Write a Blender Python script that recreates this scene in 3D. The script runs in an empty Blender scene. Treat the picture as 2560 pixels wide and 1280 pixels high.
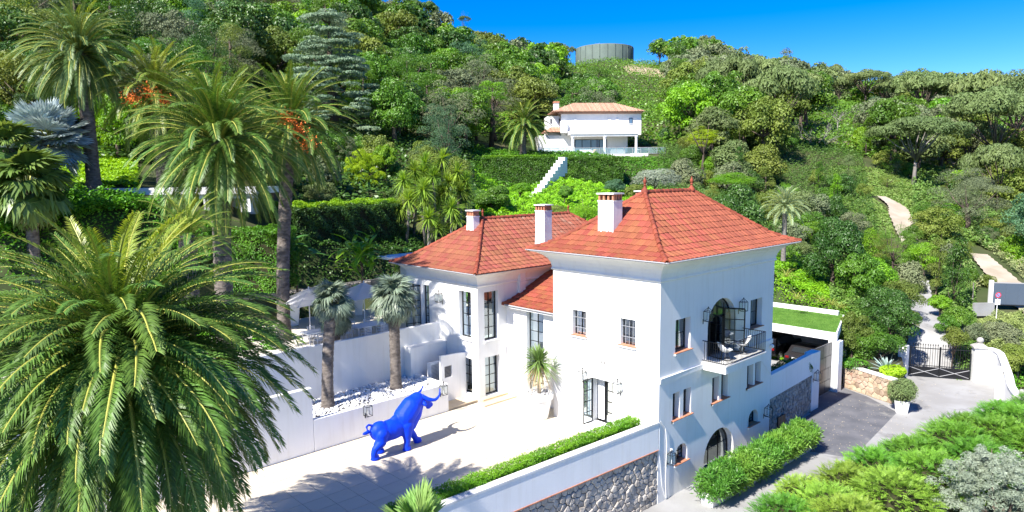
import bpy, bmesh, math, random
import numpy as np
from mathutils import Vector, Matrix
from mathutils.geometry import delaunay_2d_cdt

# ------------------------------------------------------------------ camera, sky, sun, exposure
# scene axes: X along the driveway front of the tower, Y along its terrace front, Z up, terrace floor z = 0
S = bpy.context.scene
COL = S.collection
R_ = math.radians
YAW, PITCH, ROLL, FPX = R_(43.15), R_(6.62), R_(-0.61), 1703.0
CAM = Vector((-25.99, -17.81, 12.9))
_f = Vector((math.sin(YAW) * math.cos(PITCH), math.cos(YAW) * math.cos(PITCH), -math.sin(PITCH)))
_r = Vector((math.cos(YAW), -math.sin(YAW), 0))
_u = _r.cross(_f)
RIGHT = _r * math.cos(ROLL) + _u * math.sin(ROLL)
UP = -_r * math.sin(ROLL) + _u * math.cos(ROLL)
FWD = _f
cd = bpy.data.cameras.new('camera'); cam = bpy.data.objects.new('camera', cd); COL.objects.link(cam)
cam.matrix_world = Matrix(((RIGHT.x, UP.x, -FWD.x, CAM.x), (RIGHT.y, UP.y, -FWD.y, CAM.y), (RIGHT.z, UP.z, -FWD.z, CAM.z), (0, 0, 0, 1)))
cd.sensor_width = 36; cd.lens = 36 * FPX / 2560; cd.clip_end = 3000
S.camera = cam
SUN = Vector((-1.0, -0.085, 1.06)).normalized()
EL = math.asin(SUN.z); AZ = math.atan2(SUN.x, SUN.y)
w = bpy.data.worlds.new('World'); S.world = w; w.use_nodes = True
nt = w.node_tree; nt.nodes.clear()
sky = nt.nodes.new('ShaderNodeTexSky'); sky.sky_type = 'NISHITA'; sky.sun_disc = False
sky.sun_elevation = EL; sky.sun_rotation = AZ; sky.altitude = 1800; sky.air_density = 1.0; sky.dust_density = 0.05; sky.ozone_density = 3.5
bg = nt.nodes.new('ShaderNodeBackground'); bg.inputs['Strength'].default_value = 0.10
hs = nt.nodes.new('ShaderNodeHueSaturation'); hs.inputs['Saturation'].default_value = 1.5; hs.inputs['Hue'].default_value = 0.516
wo = nt.nodes.new('ShaderNodeOutputWorld')
nt.links.new(sky.outputs[0], hs.inputs['Color']); nt.links.new(hs.outputs[0], bg.inputs['Color']); nt.links.new(bg.outputs[0], wo.inputs['Surface'])
sd = bpy.data.lights.new('sun', 'SUN'); sd.energy = 5.0; sd.angle = R_(0.53); sd.color = (1.0, 0.95, 0.88)
sun = bpy.data.objects.new('sun', sd); COL.objects.link(sun); sun.rotation_euler = SUN.to_track_quat('Z', 'Y').to_euler()
sun.location = (0, 0, 60)
S.view_settings.view_transform = 'Standard'; S.view_settings.look = 'None'; S.view_settings.gamma = 1; S.view_settings.use_curve_mapping = False
S.view_settings.exposure = 1.18
S.render.engine = 'CYCLES'
S.cycles.max_bounces = 6; S.cycles.diffuse_bounces = 3; S.cycles.glossy_bounces = 3; S.cycles.transmission_bounces = 4; S.cycles.transparent_max_bounces = 8
S.cycles.use_denoising = True

rnd = random.Random(7)
NR = np.random.RandomState(11)

def ray(px, py):
    return (FWD + RIGHT * ((px - 1280) / FPX) + UP * ((640 - py) / FPX))
def at(px, py, d):                      # the point seen at photo pixel (px, py), d metres deep
    return CAM + ray(px, py) * d
def on(px, py, ax, v):                  # the point of the plane axis = v seen at (px, py)
    r = ray(px, py); return CAM + r * ((v - CAM[ax]) / r[ax])
def proj(p):
    v = Vector(p) - CAM; z = v.dot(FWD)
    return 1280 + FPX * v.dot(RIGHT) / z, 640 - FPX * v.dot(UP) / z, z

# ------------------------------------------------------------------ mesh helpers
def mesh_np(name, V, F, mats=None, mi=None, smooth=False):
    me = bpy.data.meshes.new(name)
    V = np.asarray(V, dtype=np.float32).reshape(-1, 3); F = np.asarray(F, dtype=np.int32)
    n, k = F.shape
    me.vertices.add(len(V)); me.vertices.foreach_set('co', V.ravel())
    me.loops.add(n * k); me.loops.foreach_set('vertex_index', F.ravel())
    me.polygons.add(n); me.polygons.foreach_set('loop_start', np.arange(0, n * k, k, dtype=np.int32))
    try: me.polygons.foreach_set('loop_total', np.full(n, k, dtype=np.int32))
    except Exception: pass
    for m in (mats or []): me.materials.append(m)
    if mi is not None: me.polygons.foreach_set('material_index', np.asarray(mi, dtype=np.int32))
    me.polygons.foreach_set('use_smooth', np.full(n, smooth))
    me.update(calc_edges=True)
    return me
def link(name, data, parent=None, loc=None, rot=None, scale=None):
    o = bpy.data.objects.new(name, data); COL.objects.link(o)
    if parent is not None: o.parent = parent
    if loc is not None: o.location = loc
    if rot is not None: o.rotation_euler = rot
    if scale is not None: o.scale = scale if hasattr(scale, '__len__') else (scale,) * 3
    return o
def tag(o, label=None, cat=None, group=None, kind=None):
    if label: o['label'] = label
    if cat: o['category'] = cat
    if group: o['group'] = group
    if kind: o['kind'] = kind
    return o
def empty(name, loc=(0, 0, 0), rz=0.0, label=None, cat=None, group=None):
    o = bpy.data.objects.new(name, None); COL.objects.link(o); o.location = loc; o.rotation_euler = (0, 0, rz); o.empty_display_size = 0.2
    return tag(o, label, cat, group)
def copy_tree(o, parent=None):
    c = o.copy(); COL.objects.link(c)
    if parent is not None: c.parent = parent
    for ch in list(o.children): copy_tree(ch, c)
    return c

class MB:
    """collects shapes, then links them as one mesh object"""
    def __init__(s): s.v = []; s.f = []; s.m = []; s.mats = []
    def _mi(s, m):
        if m not in s.mats: s.mats.append(m)
        return s.mats.index(m)
    def add(s, vs, fs, m=None):
        b = len(s.v); s.v += [tuple(v) for v in vs]; mi = s._mi(m)
        for f in fs: s.f.append(tuple(i + b for i in f)); s.m.append(mi)
        return s
    def box(s, x0, x1, y0, y1, z0, z1, m=None, M=None):
        vs = [Vector(p) for p in ((x0, y0, z0), (x1, y0, z0), (x1, y1, z0), (x0, y1, z0), (x0, y0, z1), (x1, y0, z1), (x1, y1, z1), (x0, y1, z1))]
        if M is not None: vs = [M @ v for v in vs]
        return s.add(vs, [(0, 3, 2, 1), (4, 5, 6, 7), (0, 1, 5, 4), (1, 2, 6, 5), (2, 3, 7, 6), (3, 0, 4, 7)], m)
    def prism(s, pts, h, m=None, axis=2, z=0.0):           # polygon (2-D) pushed h along an axis
        n = len(pts)
        def p3(a, b, c): return {2: (a, b, c), 1: (a, c, b), 0: (c, a, b)}[axis]
        vs = [p3(a, b, z) for a, b in pts] + [p3(a, b, z + h) for a, b in pts]
        fs = [tuple(range(n))[::-1], tuple(range(n, 2 * n))] + [(i, (i + 1) % n, n + (i + 1) % n, n + i) for i in range(n)]
        return s.add(vs, fs, m)
    def tube(s, path, r, m=None, n=8, cap=True):
        path = [Vector(p) for p in path]; rs = r if hasattr(r, '__len__') else [r] * len(path)
        vs = []; fs = []; prev = None
        for i, p in enumerate(path):
            t = (path[min(i + 1, len(path) - 1)] - path[max(i - 1, 0)]).normalized()
            a = prev if prev is not None else (Vector((0, 0, 1)) if abs(t.z) < 0.9 else Vector((1, 0, 0)))
            x = t.cross(a).normalized(); y = x.cross(t).normalized(); prev = y
            for k in range(n):
                an = 2 * math.pi * k / n; vs.append(p + (x * math.cos(an) + y * math.sin(an)) * rs[i])
        for i in range(len(path) - 1):
            for k in range(n): fs.append((i * n + k, i * n + (k + 1) % n, (i + 1) * n + (k + 1) % n, (i + 1) * n + k))
        if cap: fs.append(tuple(range(n))[::-1]); fs.append(tuple(range((len(path) - 1) * n, len(path) * n)))
        return s.add(vs, fs, m)
    def bar(s, a, b, w, m=None, n=4): return s.tube([a, b], w * 0.7071 if n == 4 else w, m, n)
    def lathe(s, prof, m=None, n=20, c=(0, 0, 0)):
        vs = []; fs = []
        for r, z in prof:
            for k in range(n): an = 2 * math.pi * k / n; vs.append((c[0] + r * math.cos(an), c[1] + r * math.sin(an), c[2] + z))
        for i in range(len(prof) - 1):
            for k in range(n): fs.append((i * n + k, i * n + (k + 1) % n, (i + 1) * n + (k + 1) % n, (i + 1) * n + k))
        fs.append(tuple(range(n))[::-1]); fs.append(tuple(range((len(prof) - 1) * n, len(prof) * n)))
        return s.add(vs, fs, m)
    def sphere(s, c, r, m=None, n=12, k=8, M=None):
        r = r if hasattr(r, '__len__') else (r, r, r)
        vs = []; fs = []
        for i in range(k + 1):
            th = math.pi * i / k
            for j in range(n):
                ph = 2 * math.pi * j / n; v = Vector((r[0] * math.sin(th) * math.cos(ph), r[1] * math.sin(th) * math.sin(ph), r[2] * math.cos(th)))
                if M is not None: v = M @ v
                vs.append(v + Vector(c))
        for i in range(k):
            for j in range(n): fs.append((i * n + j, (i + 1) * n + j, (i + 1) * n + (j + 1) % n, i * n + (j + 1) % n))
        return s.add(vs, fs, m)
    def mesh(s, name, m=None, smooth=False, bevel=0):
        me = bpy.data.meshes.new(name); me.from_pydata(s.v, [], s.f)
        for q in s.mats: me.materials.append(q if q is not None else m)
        me.polygons.foreach_set('material_index', s.m)
        if bevel:
            bm = bmesh.new(); bm.from_mesh(me)
            bmesh.ops.bevel(bm, geom=[e for e in bm.edges if len(e.link_faces) == 2 and e.calc_face_angle(0) > 0.6], offset=bevel, segments=2, affect='EDGES', profile=0.6)
            bm.to_mesh(me); bm.free()
        if smooth:
            me.polygons.foreach_set('use_smooth', np.ones(len(me.polygons), dtype=bool))
            if smooth != 'all':
                try: me.set_sharp_from_angle(angle=R_(38))
                except Exception: pass
        me.update(); return me
    def build(s, name, m=None, parent=None, smooth=False, bevel=0, loc=None, rot=None):
        return link(name, s.mesh(name, m, smooth, bevel), parent, loc, rot)

def blob_mesh(name, balls, m, voxel=0.04, smooth=6):
    """joins ellipsoids and limbs into one continuous skin (voxel remesh)"""
    mb = MB()
    for b in balls:
        if b[0] == 's': mb.sphere(b[1], b[2], None, 16, 12, b[3] if len(b) > 3 else None)
        else:
            pts, rs = b[1], b[2]; P = []; Q = []
            pts = [Vector(p) for p in pts]
            for i in range(len(pts) - 1):
                for k in range(4):
                    t = k / 4; P.append(pts[i].lerp(pts[i + 1], t)); Q.append(rs[i] * (1 - t) + rs[i + 1] * t)
            P.append(pts[-1]); Q.append(rs[-1]); mb.tube(P, Q, None, 14)
            for p, q in ((P[0], Q[0]), (P[-1], Q[-1])): mb.sphere(p, q, None, 14, 10)
            for p, q in zip(pts[1:-1], rs[1:-1]): mb.sphere(p, q, None, 14, 10)
    o = mb.build('tmp_skin', m)
    md = o.modifiers.new('r', 'REMESH'); md.mode = 'VOXEL'; md.voxel_size = voxel; md.use_smooth_shade = True
    ms = o.modifiers.new('s', 'SMOOTH'); ms.factor = 0.6; ms.iterations = smooth
    dg = bpy.context.evaluated_depsgraph_get(); me = bpy.data.meshes.new_from_object(o.evaluated_get(dg))
    bpy.data.objects.remove(o); me.name = name
    me.materials.clear(); me.materials.append(m); me.polygons.foreach_set('use_smooth', np.ones(len(me.polygons), dtype=bool))
    return me

# ------------------------------------------------------------------ materials
def _n(nt, t, **kw):
    n = nt.nodes.new(t)
    for k, v in kw.items():
        if k.startswith('i_'): n.inputs[k[2:].replace('_', ' ')].default_value = v
        else: setattr(n, k, v)
    return n
def c4(c): return (c[0], c[1], c[2], 1.0)
MATS = {}
def mat(name, col, rough=0.6, col2=None, scale=3.0, detail=6.0, bump=0.0, bscale=None, metal=0.0, spec=0.4, stretch=None, contrast=(0.35, 0.65), rand=0.0, island=0.0, spots=None, coords='Object', huevar=0.0):
    if name in MATS: return MATS[name]
    m = bpy.data.materials.new(name); MATS[name] = m; m.use_nodes = True; nt = m.node_tree
    b = nt.nodes['Principled BSDF']; b.inputs['Roughness'].default_value = rough; b.inputs['Metallic'].default_value = metal
    b.inputs['Specular IOR Level'].default_value = spec
    tc = _n(nt, 'ShaderNodeTexCoord'); mp = _n(nt, 'ShaderNodeMapping'); nt.links.new(tc.outputs[coords], mp.inputs['Vector'])
    if stretch: mp.inputs['Scale'].default_value = stretch
    out = None
    rgb = _n(nt, 'ShaderNodeRGB'); rgb.outputs[0].default_value = c4(col); out = rgb.outputs[0]
    if col2 is not None:
        no = _n(nt, 'ShaderNodeTexNoise'); no.inputs['Scale'].default_value = scale; no.inputs['Detail'].default_value = detail
        nt.links.new(mp.outputs[0], no.inputs['Vector'])
        cr = _n(nt, 'ShaderNodeValToRGB'); cr.color_ramp.elements[0].position = contrast[0]; cr.color_ramp.elements[1].position = contrast[1]
        cr.color_ramp.elements[0].color = c4(col); cr.color_ramp.elements[1].color = c4(col2)
        nt.links.new(no.outputs['Fac'], cr.inputs['Fac']); out = cr.outputs[0]
    if spots:
        sc, th, cs = spots
        no = _n(nt, 'ShaderNodeTexNoise'); no.inputs['Scale'].default_value = sc; no.inputs['Detail'].default_value = 8; no.inputs['Roughness'].default_value = 0.65
        nt.links.new(mp.outputs[0], no.inputs['Vector'])
        mr = _n(nt, 'ShaderNodeMapRange'); mr.inputs['From Min'].default_value = th; mr.inputs['From Max'].default_value = th + 0.12
        nt.links.new(no.outputs['Fac'], mr.inputs['Value'])
        mx = _n(nt, 'ShaderNodeMix', data_type='RGBA'); nt.links.new(mr.outputs[0], mx.inputs['Factor']); nt.links.new(out, mx.inputs['A']); mx.inputs['B'].default_value = c4(cs); out = mx.outputs['Result']
    if rand or island or huevar:
        hv = _n(nt, 'ShaderNodeHueSaturation'); nt.links.new(out, hv.inputs['Color'])
        val = None
        def mul(sock, lo, hi):
            mr = _n(nt, 'ShaderNodeMapRange'); nt.links.new(sock, mr.inputs['Value']); mr.inputs['To Min'].default_value = lo; mr.inputs['To Max'].default_value = hi; return mr.outputs[0]
        oi = _n(nt, 'ShaderNodeObjectInfo')
        if rand: val = mul(oi.outputs['Random'], 1 - rand, 1 + rand)
        if island:
            ge = _n(nt, 'ShaderNodeNewGeometry'); v2 = mul(ge.outputs['Random Per Island'], 1 - island, 1 + island)
            if val is None: val = v2
            else:
                mm = _n(nt, 'ShaderNodeMath', operation='MULTIPLY'); nt.links.new(val, mm.inputs[0]); nt.links.new(v2, mm.inputs[1]); val = mm.outputs[0]
        if val is not None: nt.links.new(val, hv.inputs['Value'])
        if huevar:
            wn = _n(nt, 'ShaderNodeTexWhiteNoise', noise_dimensions='1D'); nt.links.new(oi.outputs['Random'], wn.inputs['W'])
            nt.links.new(mul(wn.outputs['Value'], 0.5 - huevar, 0.5 + huevar), hv.inputs['Hue'])
        out = hv.outputs[0]
    nt.links.new(out, b.inputs['Base Color'])
    if bump:
        nb = _n(nt, 'ShaderNodeTexNoise'); nb.inputs['Scale'].default_value = bscale or scale * 6; nb.inputs['Detail'].default_value = 6
        nt.links.new(mp.outputs[0], nb.inputs['Vector'])
        bp = _n(nt, 'ShaderNodeBump'); bp.inputs['Strength'].default_value = bump; bp.inputs['Distance'].default_value = 0.05
        nt.links.new(nb.outputs['Fac'], bp.inputs['Height']); nt.links.new(bp.outputs[0], b.inputs['Normal'])
    return m
def leafmat(name, col, col2=None, rough=0.5, trans=0.3, rand=0.18, huevar=0.012, island=0.25, spec=0.35, patch=0.8):
    """leaf: diffuse with light coming through; leaf-to-leaf, patch and plant-to-plant variation"""
    if name in MATS: return MATS[name]
    k_ = 1.22; col = tuple(min(.6, c * k_) for c in col); col2 = tuple(min(.7, c * k_) for c in col2) if col2 else None
    m = mat(name, col, rough, col2 or tuple(min(1, c * 1.5) for c in col), patch, 3.0, rand=rand, huevar=huevar, island=island, spec=spec)
    nt = m.node_tree; b = nt.nodes['Principled BSDF']
    for q in nt.nodes:
        if q.type == 'HUE_SAT': q.inputs['Saturation'].default_value = 1.0
    src = b.inputs['Base Color'].links[0].from_socket
    tl = _n(nt, 'ShaderNodeBsdfTranslucent'); hv = _n(nt, 'ShaderNodeHueSaturation'); hv.inputs['Hue'].default_value = 0.485; hv.inputs['Saturation'].default_value = 1.1; hv.inputs['Value'].default_value = 1.5
    nt.links.new(src, hv.inputs['Color']); nt.links.new(hv.outputs[0], tl.inputs['Color'])
    mx = _n(nt, 'ShaderNodeMixShader'); mx.inputs[0].default_value = trans
    nt.links.new(b.outputs[0], mx.inputs[1]); nt.links.new(tl.outputs[0], mx.inputs[2])
    nt.links.new(mx.outputs[0], nt.nodes['Material Output'].inputs['Surface'])
    return m
def glassmat(name, tint=(0.75, 0.85, 0.85), see=0.7, refl=(0.8, 0.9, 0.95)):
    if name in MATS: return MATS[name]
    m = bpy.data.materials.new(name); MATS[name] = m; m.use_nodes = True; nt = m.node_tree; nt.nodes.clear()
    o = _n(nt, 'ShaderNodeOutputMaterial'); tr = _n(nt, 'ShaderNodeBsdfTransparent'); tr.inputs[0].default_value = c4(tint)
    gl = _n(nt, 'ShaderNodeBsdfGlossy'); gl.inputs['Roughness'].default_value = 0.02; gl.inputs['Color'].default_value = c4(refl)
    lw = _n(nt, 'ShaderNodeLayerWeight'); lw.inputs['Blend'].default_value = 0.35
    mr = _n(nt, 'ShaderNodeMapRange'); mr.inputs['To Min'].default_value = 1 - see; mr.inputs['To Max'].default_value = 0.9 if see < .9 else .12; nt.links.new(lw.outputs['Fresnel'], mr.inputs['Value'])
    mx = _n(nt, 'ShaderNodeMixShader'); nt.links.new(mr.outputs[0], mx.inputs[0]); nt.links.new(tr.outputs[0], mx.inputs[1]); nt.links.new(gl.outputs[0], mx.inputs[2])
    nt.links.new(mx.outputs[0], o.inputs['Surface']); return m

PLASTER = mat('white_plaster', (0.80, 0.795, 0.78), 0.85, (0.73, 0.725, 0.71), 0.6, 8, bump=0.12, bscale=14, spec=0.15, contrast=(0.45, 0.85))
def streaks(m, amt=.91, sc=(2.2, 2.2, .18)):
    nt = m.node_tree; b = nt.nodes['Principled BSDF']; src = b.inputs['Base Color'].links[0].from_socket
    tc = _n(nt, 'ShaderNodeTexCoord'); mp = _n(nt, 'ShaderNodeMapping'); mp.inputs['Scale'].default_value = sc; nt.links.new(tc.outputs['Object'], mp.inputs['Vector'])
    no = _n(nt, 'ShaderNodeTexNoise'); no.inputs['Scale'].default_value = 1.6; no.inputs['Detail'].default_value = 9; no.inputs['Roughness'].default_value = .62; nt.links.new(mp.outputs[0], no.inputs['Vector'])
    mr = _n(nt, 'ShaderNodeMapRange'); mr.inputs['From Min'].default_value = .5; mr.inputs['From Max'].default_value = .78; nt.links.new(no.outputs['Fac'], mr.inputs['Value'])
    mx = _n(nt, 'ShaderNodeMix', data_type='RGBA', blend_type='MULTIPLY'); mx.inputs['B'].default_value = (amt, amt * .985, amt * .955, 1); nt.links.new(mr.outputs[0], mx.inputs['Factor']); nt.links.new(src, mx.inputs['A']); nt.links.new(mx.outputs['Result'], b.inputs['Base Color'])
streaks(PLASTER)
PAINT = mat('white_paint', (0.8, 0.8, 0.79), 0.6, (0.76, 0.76, 0.75), 2.0, spec=0.3)
COPING = mat('coping_stone', (0.74, 0.73, 0.70), 0.8, (0.58, 0.57, 0.54), 1.2, 8, bump=0.1, spec=0.2)
TILE = mat('terracotta_tile', (0.30, 0.088, 0.046), 0.75, (0.225, 0.062, 0.036), 1.6, 5, bump=0.15, bscale=30, rand=0.16, island=0.0, huevar=0.012, spec=0.25, spots=(2.2, 0.6, (0.17, 0.06, 0.042)))
TILE2 = mat('weathered_tile', (0.26, 0.08, 0.048), 0.8, (0.25, 0.095, 0.062), 1.1, 5, bump=0.15, bscale=30, rand=0.13, huevar=0.012, spec=0.2, spots=(1.5, 0.55, (0.27, 0.17, 0.12)))
RIDGE = mat('ridge_tile_clay', (0.30, 0.075, 0.038), 0.75, (0.22, 0.055, 0.035), 3, 5, bump=0.2, bscale=25, rand=0.25, spec=0.25)
BRICK = mat('sill_terracotta', (0.52, 0.24, 0.14), 0.7, (0.42, 0.17, 0.1), 4, 4, spec=0.3)
BLACK = mat('black_metal', (0.012, 0.013, 0.015), 0.4, metal=0.3, spec=0.5)
GUTTER = mat('grey_gutter', (0.33, 0.33, 0.34), 0.5, spec=0.5)
CREAM = mat('cream_limestone', (0.66, 0.61, 0.53), 0.75, (0.60, 0.55, 0.47), 0.8, 6, bump=0.05, rand=0.035, spec=0.3)
TANSTONE = mat('tan_stone_floor', (0.55, 0.43, 0.28), 0.7, (0.62, 0.5, 0.35), 1.5, 6, spec=0.3)
CURTAIN = mat('white_curtain', (0.72, 0.74, 0.76), 0.9, (0.6, 0.62, 0.64), 6, 2, stretch=(3, 3, 0.05), spec=0.1)
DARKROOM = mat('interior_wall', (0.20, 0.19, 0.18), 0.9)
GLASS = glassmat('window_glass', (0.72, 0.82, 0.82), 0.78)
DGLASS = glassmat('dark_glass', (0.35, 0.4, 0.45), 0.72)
# ------------------------------------------------------------------ terrain
HF = Vector((math.sin(YAW), math.cos(YAW), 0)); HR = Vector((math.cos(YAW), -math.sin(YAW), 0))
def rd(x, y):                                        # sideways and forward distance from the drone
    dx = np.asarray(x) - CAM.x; dy = np.asarray(y) - CAM.y
    return dx * HR.x + dy * HR.y, dx * HF.x + dy * HF.y
_g = [(235,475,45),(100,520,42),(0,600,36),(-300,600,36),(550,600,37),(700,660,44),(850,660,48),(1000,620,55),(1120,600,60),(1230,540,64),(1330,508,72),(1400,446,86),(1270,482,89),(1240,500,80),(1480,482,91),(1540,485,92),(1290,396,97),
 (1500,396,100),(1600,470,95),(1700,480,85),(1800,520,80),(1950,655,66),(2020,740,59),(1900,480,95),(2200,500,92),(2250,560,84),(2310,740,68),(2330,800,60),(2480,690,70),
 (2540,640,78),(2620,560,95),(2318,470,104),(2500,500,108),(2400,360,150),(2620,330,170),(2620,300,230),(2100,262,225),(1950,222,240),(1800,192,255),(1600,180,265),(1511,158,262),(1420,170,255),
 (1300,190,215),(1150,165,190),(1000,120,170),(870,90,155),(600,-20,140),(300,-90,130),(0,-140,120),(-400,-150,120),(300,250,75),(0,320,65),(-400,320,65),(600,260,85),(850,320,90),(1000,360,88),
 (1150,410,85),(1300,310,128),(1500,290,145),(1700,310,130),(1900,330,132),(2050,350,122),(1900,250,190),(2200,300,165),(1700,240,190),(1500,225,190),(1300,250,165),(1100,250,130),(2520,790,60),(2620,850,55),
 (1250,386,103),(1400,386,108),(1600,388,108),(1500,384,116)]
P_ = []
for px, py, d in _g:
    q = at(px, py, d); r0, d0 = rd(q.x, q.y); P_.append((float(r0), float(d0), q.z))
for r0, d0, z in ((-60,330,25),(60,340,30),(160,330,20),(-200,330,30),(330,300,10),(-160,60,30),(-120,20,15),(-60,10,2),(-40,25,4),(-60,-60,-5),(60,-60,-8),(130,0,-8),(160,60,2),(60,10,-5),(40,30,-4),(0,10,-4),
                 (0,40,-3),(20,45,-3),(-12,30,-2),(300,150,20),(-300,150,70),(300,-60,0),(-300,-60,10),(0,480,10),(300,480,0),(-300,480,10),(60,40,-3.5),(75,48,-2.5)):
    P_.append((r0, d0, z))
P_ = np.array(P_)
def _U(r2): return np.where(r2 > 1e-9, r2 * np.log(np.maximum(r2, 1e-9)) * 0.5, 0)
_X = P_[:, :2] / 50; _n_ = len(P_)
_K = _U(((_X[:, None] - _X[None]) ** 2).sum(-1)) + np.eye(_n_) * 0.004
_A = np.zeros((_n_ + 3, _n_ + 3)); _A[:_n_, :_n_] = _K; _A[:_n_, _n_] = 1; _A[:_n_, _n_ + 1:] = _X; _A[_n_, :_n_] = 1; _A[_n_ + 1:, :_n_] = _X.T
_W = np.linalg.solve(_A, np.concatenate([P_[:, 2], np.zeros(3)]))
def ground(x, y):
    x = np.atleast_1d(np.asarray(x, float)); y = np.atleast_1d(np.asarray(y, float))
    r0, d0 = rd(x, y); q = np.stack([r0, d0], -1) / 50
    h = np.empty(len(x))
    for i in range(0, len(x), 20000):
        s = q[i:i + 20000]; h[i:i + 20000] = _U(((s[:, None] - _X[None]) ** 2).sum(-1)) @ _W[:_n_] + _W[_n_] + s @ _W[_n_ + 1:]
    h += 0.35 * np.sin(x * .31 + 1.3 * np.sin(y * .21)) * np.clip((d0 - 60) / 60, 0, 1)
    # cut for the plot: forecourt, drive and garden terraces are level
    def edge(a, lo, hi, s): return np.clip(np.minimum(a - lo, hi - a) / s + 1, 0, 1)
    k = edge(x, -24, 33, 3) * edge(y, -12, 15, 3); k = np.where((x > 24) & (y > 1), 0, k)
    h = h * (1 - k) + (-3.3) * k
    k = edge(x, -24, 12, 2) * edge(y, 14, 26, 1.5); h = np.where(k > 0, np.minimum(h, 2.6 * k + h * (1 - k)), h)
    k = edge(x, 11, 31, 2) * edge(y, 0, 14, 1.5); h = np.where(k > 0, np.minimum(h, -1.6 * k + h * (1 - k)), h)
    return h
def gz(x, y): return float(ground(x, y)[0])
def gpt(px, d, dz=0.0):                              # ground point under photo column px at depth d
    r = ray(px, 640); p = CAM + r * d; return Vector((p.x, p.y, gz(p.x, p.y) + dz))
_ra = np.concatenate([np.linspace(-420, -110, 22), np.linspace(-105, 115, 110), np.linspace(120, 500, 26)])
_da = np.concatenate([np.linspace(-120, 15, 18), np.linspace(18, 130, 75), np.linspace(133, 300, 50), np.linspace(310, 900, 20)])
GR, GD = np.meshgrid(_ra, _da)
gx = CAM.x + GR * HR.x + GD * HF.x; gy = CAM.y + GR * HR.y + GD * HF.y
gzv = ground(gx.ravel(), gy.ravel())
nr, nd = len(_ra), len(_da)
ii = (np.arange(nd - 1)[:, None] * nr + np.arange(nr - 1)[None]).ravel()
SOIL = mat('hillside_soil', (0.035, 0.06, 0.018), 0.95, (0.10, 0.10, 0.05), 0.12, 10, bump=0.6, bscale=2.0, spec=0.1, coords='Object', spots=(0.05, 0.64, (0.30, 0.22, 0.13)))
tag(link('ground', mesh_np('ground', np.stack([gx.ravel(), gy.ravel(), gzv], -1), np.stack([ii, ii + 1, ii + 1 + nr, ii + nr], -1), [SOIL], smooth=True)), kind='structure')

def ribbon(name, pts, width, m, dz=0.05, n=60, lift=None, smooth=True):
    """a road sheet laid on the terrain along points (x, y), smooth curve, width per point"""
    pts = [Vector((p[0], p[1])) for p in pts]; ws = width if hasattr(width, '__len__') else [width] * len(pts)
    def cr(a, b, c, d, t): return 0.5 * ((2 * b) + (c - a) * t + (2 * a - 5 * b + 4 * c - d) * t * t + (3 * b - a - 3 * c + d) * t ** 3)
    Q = []; Wd = []
    for i in range(len(pts) - 1):
        a, b, c, d = pts[max(i - 1, 0)], pts[i], pts[i + 1], pts[min(i + 2, len(pts) - 1)]
        for k in range(n // (len(pts) - 1)):
            t = k / (n // (len(pts) - 1)); Q.append(cr(a, b, c, d, t)); Wd.append(ws[i] * (1 - t) + ws[i + 1] * t)
    Q.append(pts[-1]); Wd.append(ws[-1]); V = []; F = []; K = 5
    for i, q in enumerate(Q):
        t = (Q[min(i + 1, len(Q) - 1)] - Q[max(i - 1, 0)]).normalized(); nn = Vector((-t.y, t.x)); wv = Wd[i] * (1 + 0.06 * math.sin(i * 1.7))
        zc = gz(q.x, q.y)
        for k in range(K):
            s = (k / (K - 1) - 0.5) * wv; x, y = q.x + nn.x * s, q.y + nn.y * s
            V.append((x, y, max(gz(x, y), zc * 0.6 + gz(x, y) * 0.4) + dz))
    for i in range(len(Q) - 1):
        for k in range(K - 1): a = i * K + k; F.append((a, a + 1, a + 1 + K, a + K))
    return tag(link(name, mesh_np(name, V, F, [m], smooth=smooth)), kind='structure')
DIRT = mat('pale_dirt_track', (0.42, 0.36, 0.285), 0.95, (0.32, 0.27, 0.20), 0.5, 8, bump=0.3, bscale=6, spec=0.1, spots=(0.9, 0.62, (0.35, 0.33, 0.2)))
CONC = mat('pale_concrete_drive', (0.33, 0.33, 0.325), 0.9, (0.27, 0.265, 0.255), 0.5, 8, bump=0.2, bscale=20, spec=0.2, spots=(0.55, 0.58, (0.20, 0.195, 0.19)))
ASPH = mat('dark_asphalt', (0.10, 0.103, 0.115), 0.9, (0.15, 0.15, 0.16), 0.8, 9, bump=0.35, bscale=60, spec=0.25, spots=(0.6, 0.60, (0.24, 0.235, 0.22)))
EARTH = mat('bare_earth', (0.46, 0.36, 0.26), 0.95, (0.36, 0.27, 0.18), 0.3, 8, bump=0.4, bscale=3, spec=0.1, spots=(0.4, 0.6, (0.14, 0.16, 0.06)))
def gxy(px, d): p = gpt(px, d); return (p.x, p.y)
ribbon('dirt_track', [gxy(2275, 77), gxy(2262, 81), gxy(2245, 86), gxy(2235, 90), gxy(2195, 94)], [1.4, 2.2, 2.5, 2.2, 1.2], DIRT, 0.4)
ribbon('access_road', [gxy(2640, 58), gxy(2560, 64), gxy(2490, 71), gxy(2445, 76)], [3.2, 2.8, 2.3, 1.8], DIRT, 0.25)
p0 = on(2340, 935, 2, -2.6)
ribbon('drive_behind_gate', [(p0.x - 1, p0.y), gxy(2335, 56), gxy(2318, 62), gxy(2300, 70)], [4.2, 2.9, 2.0, 1.8], CONC, 0.4)
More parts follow.
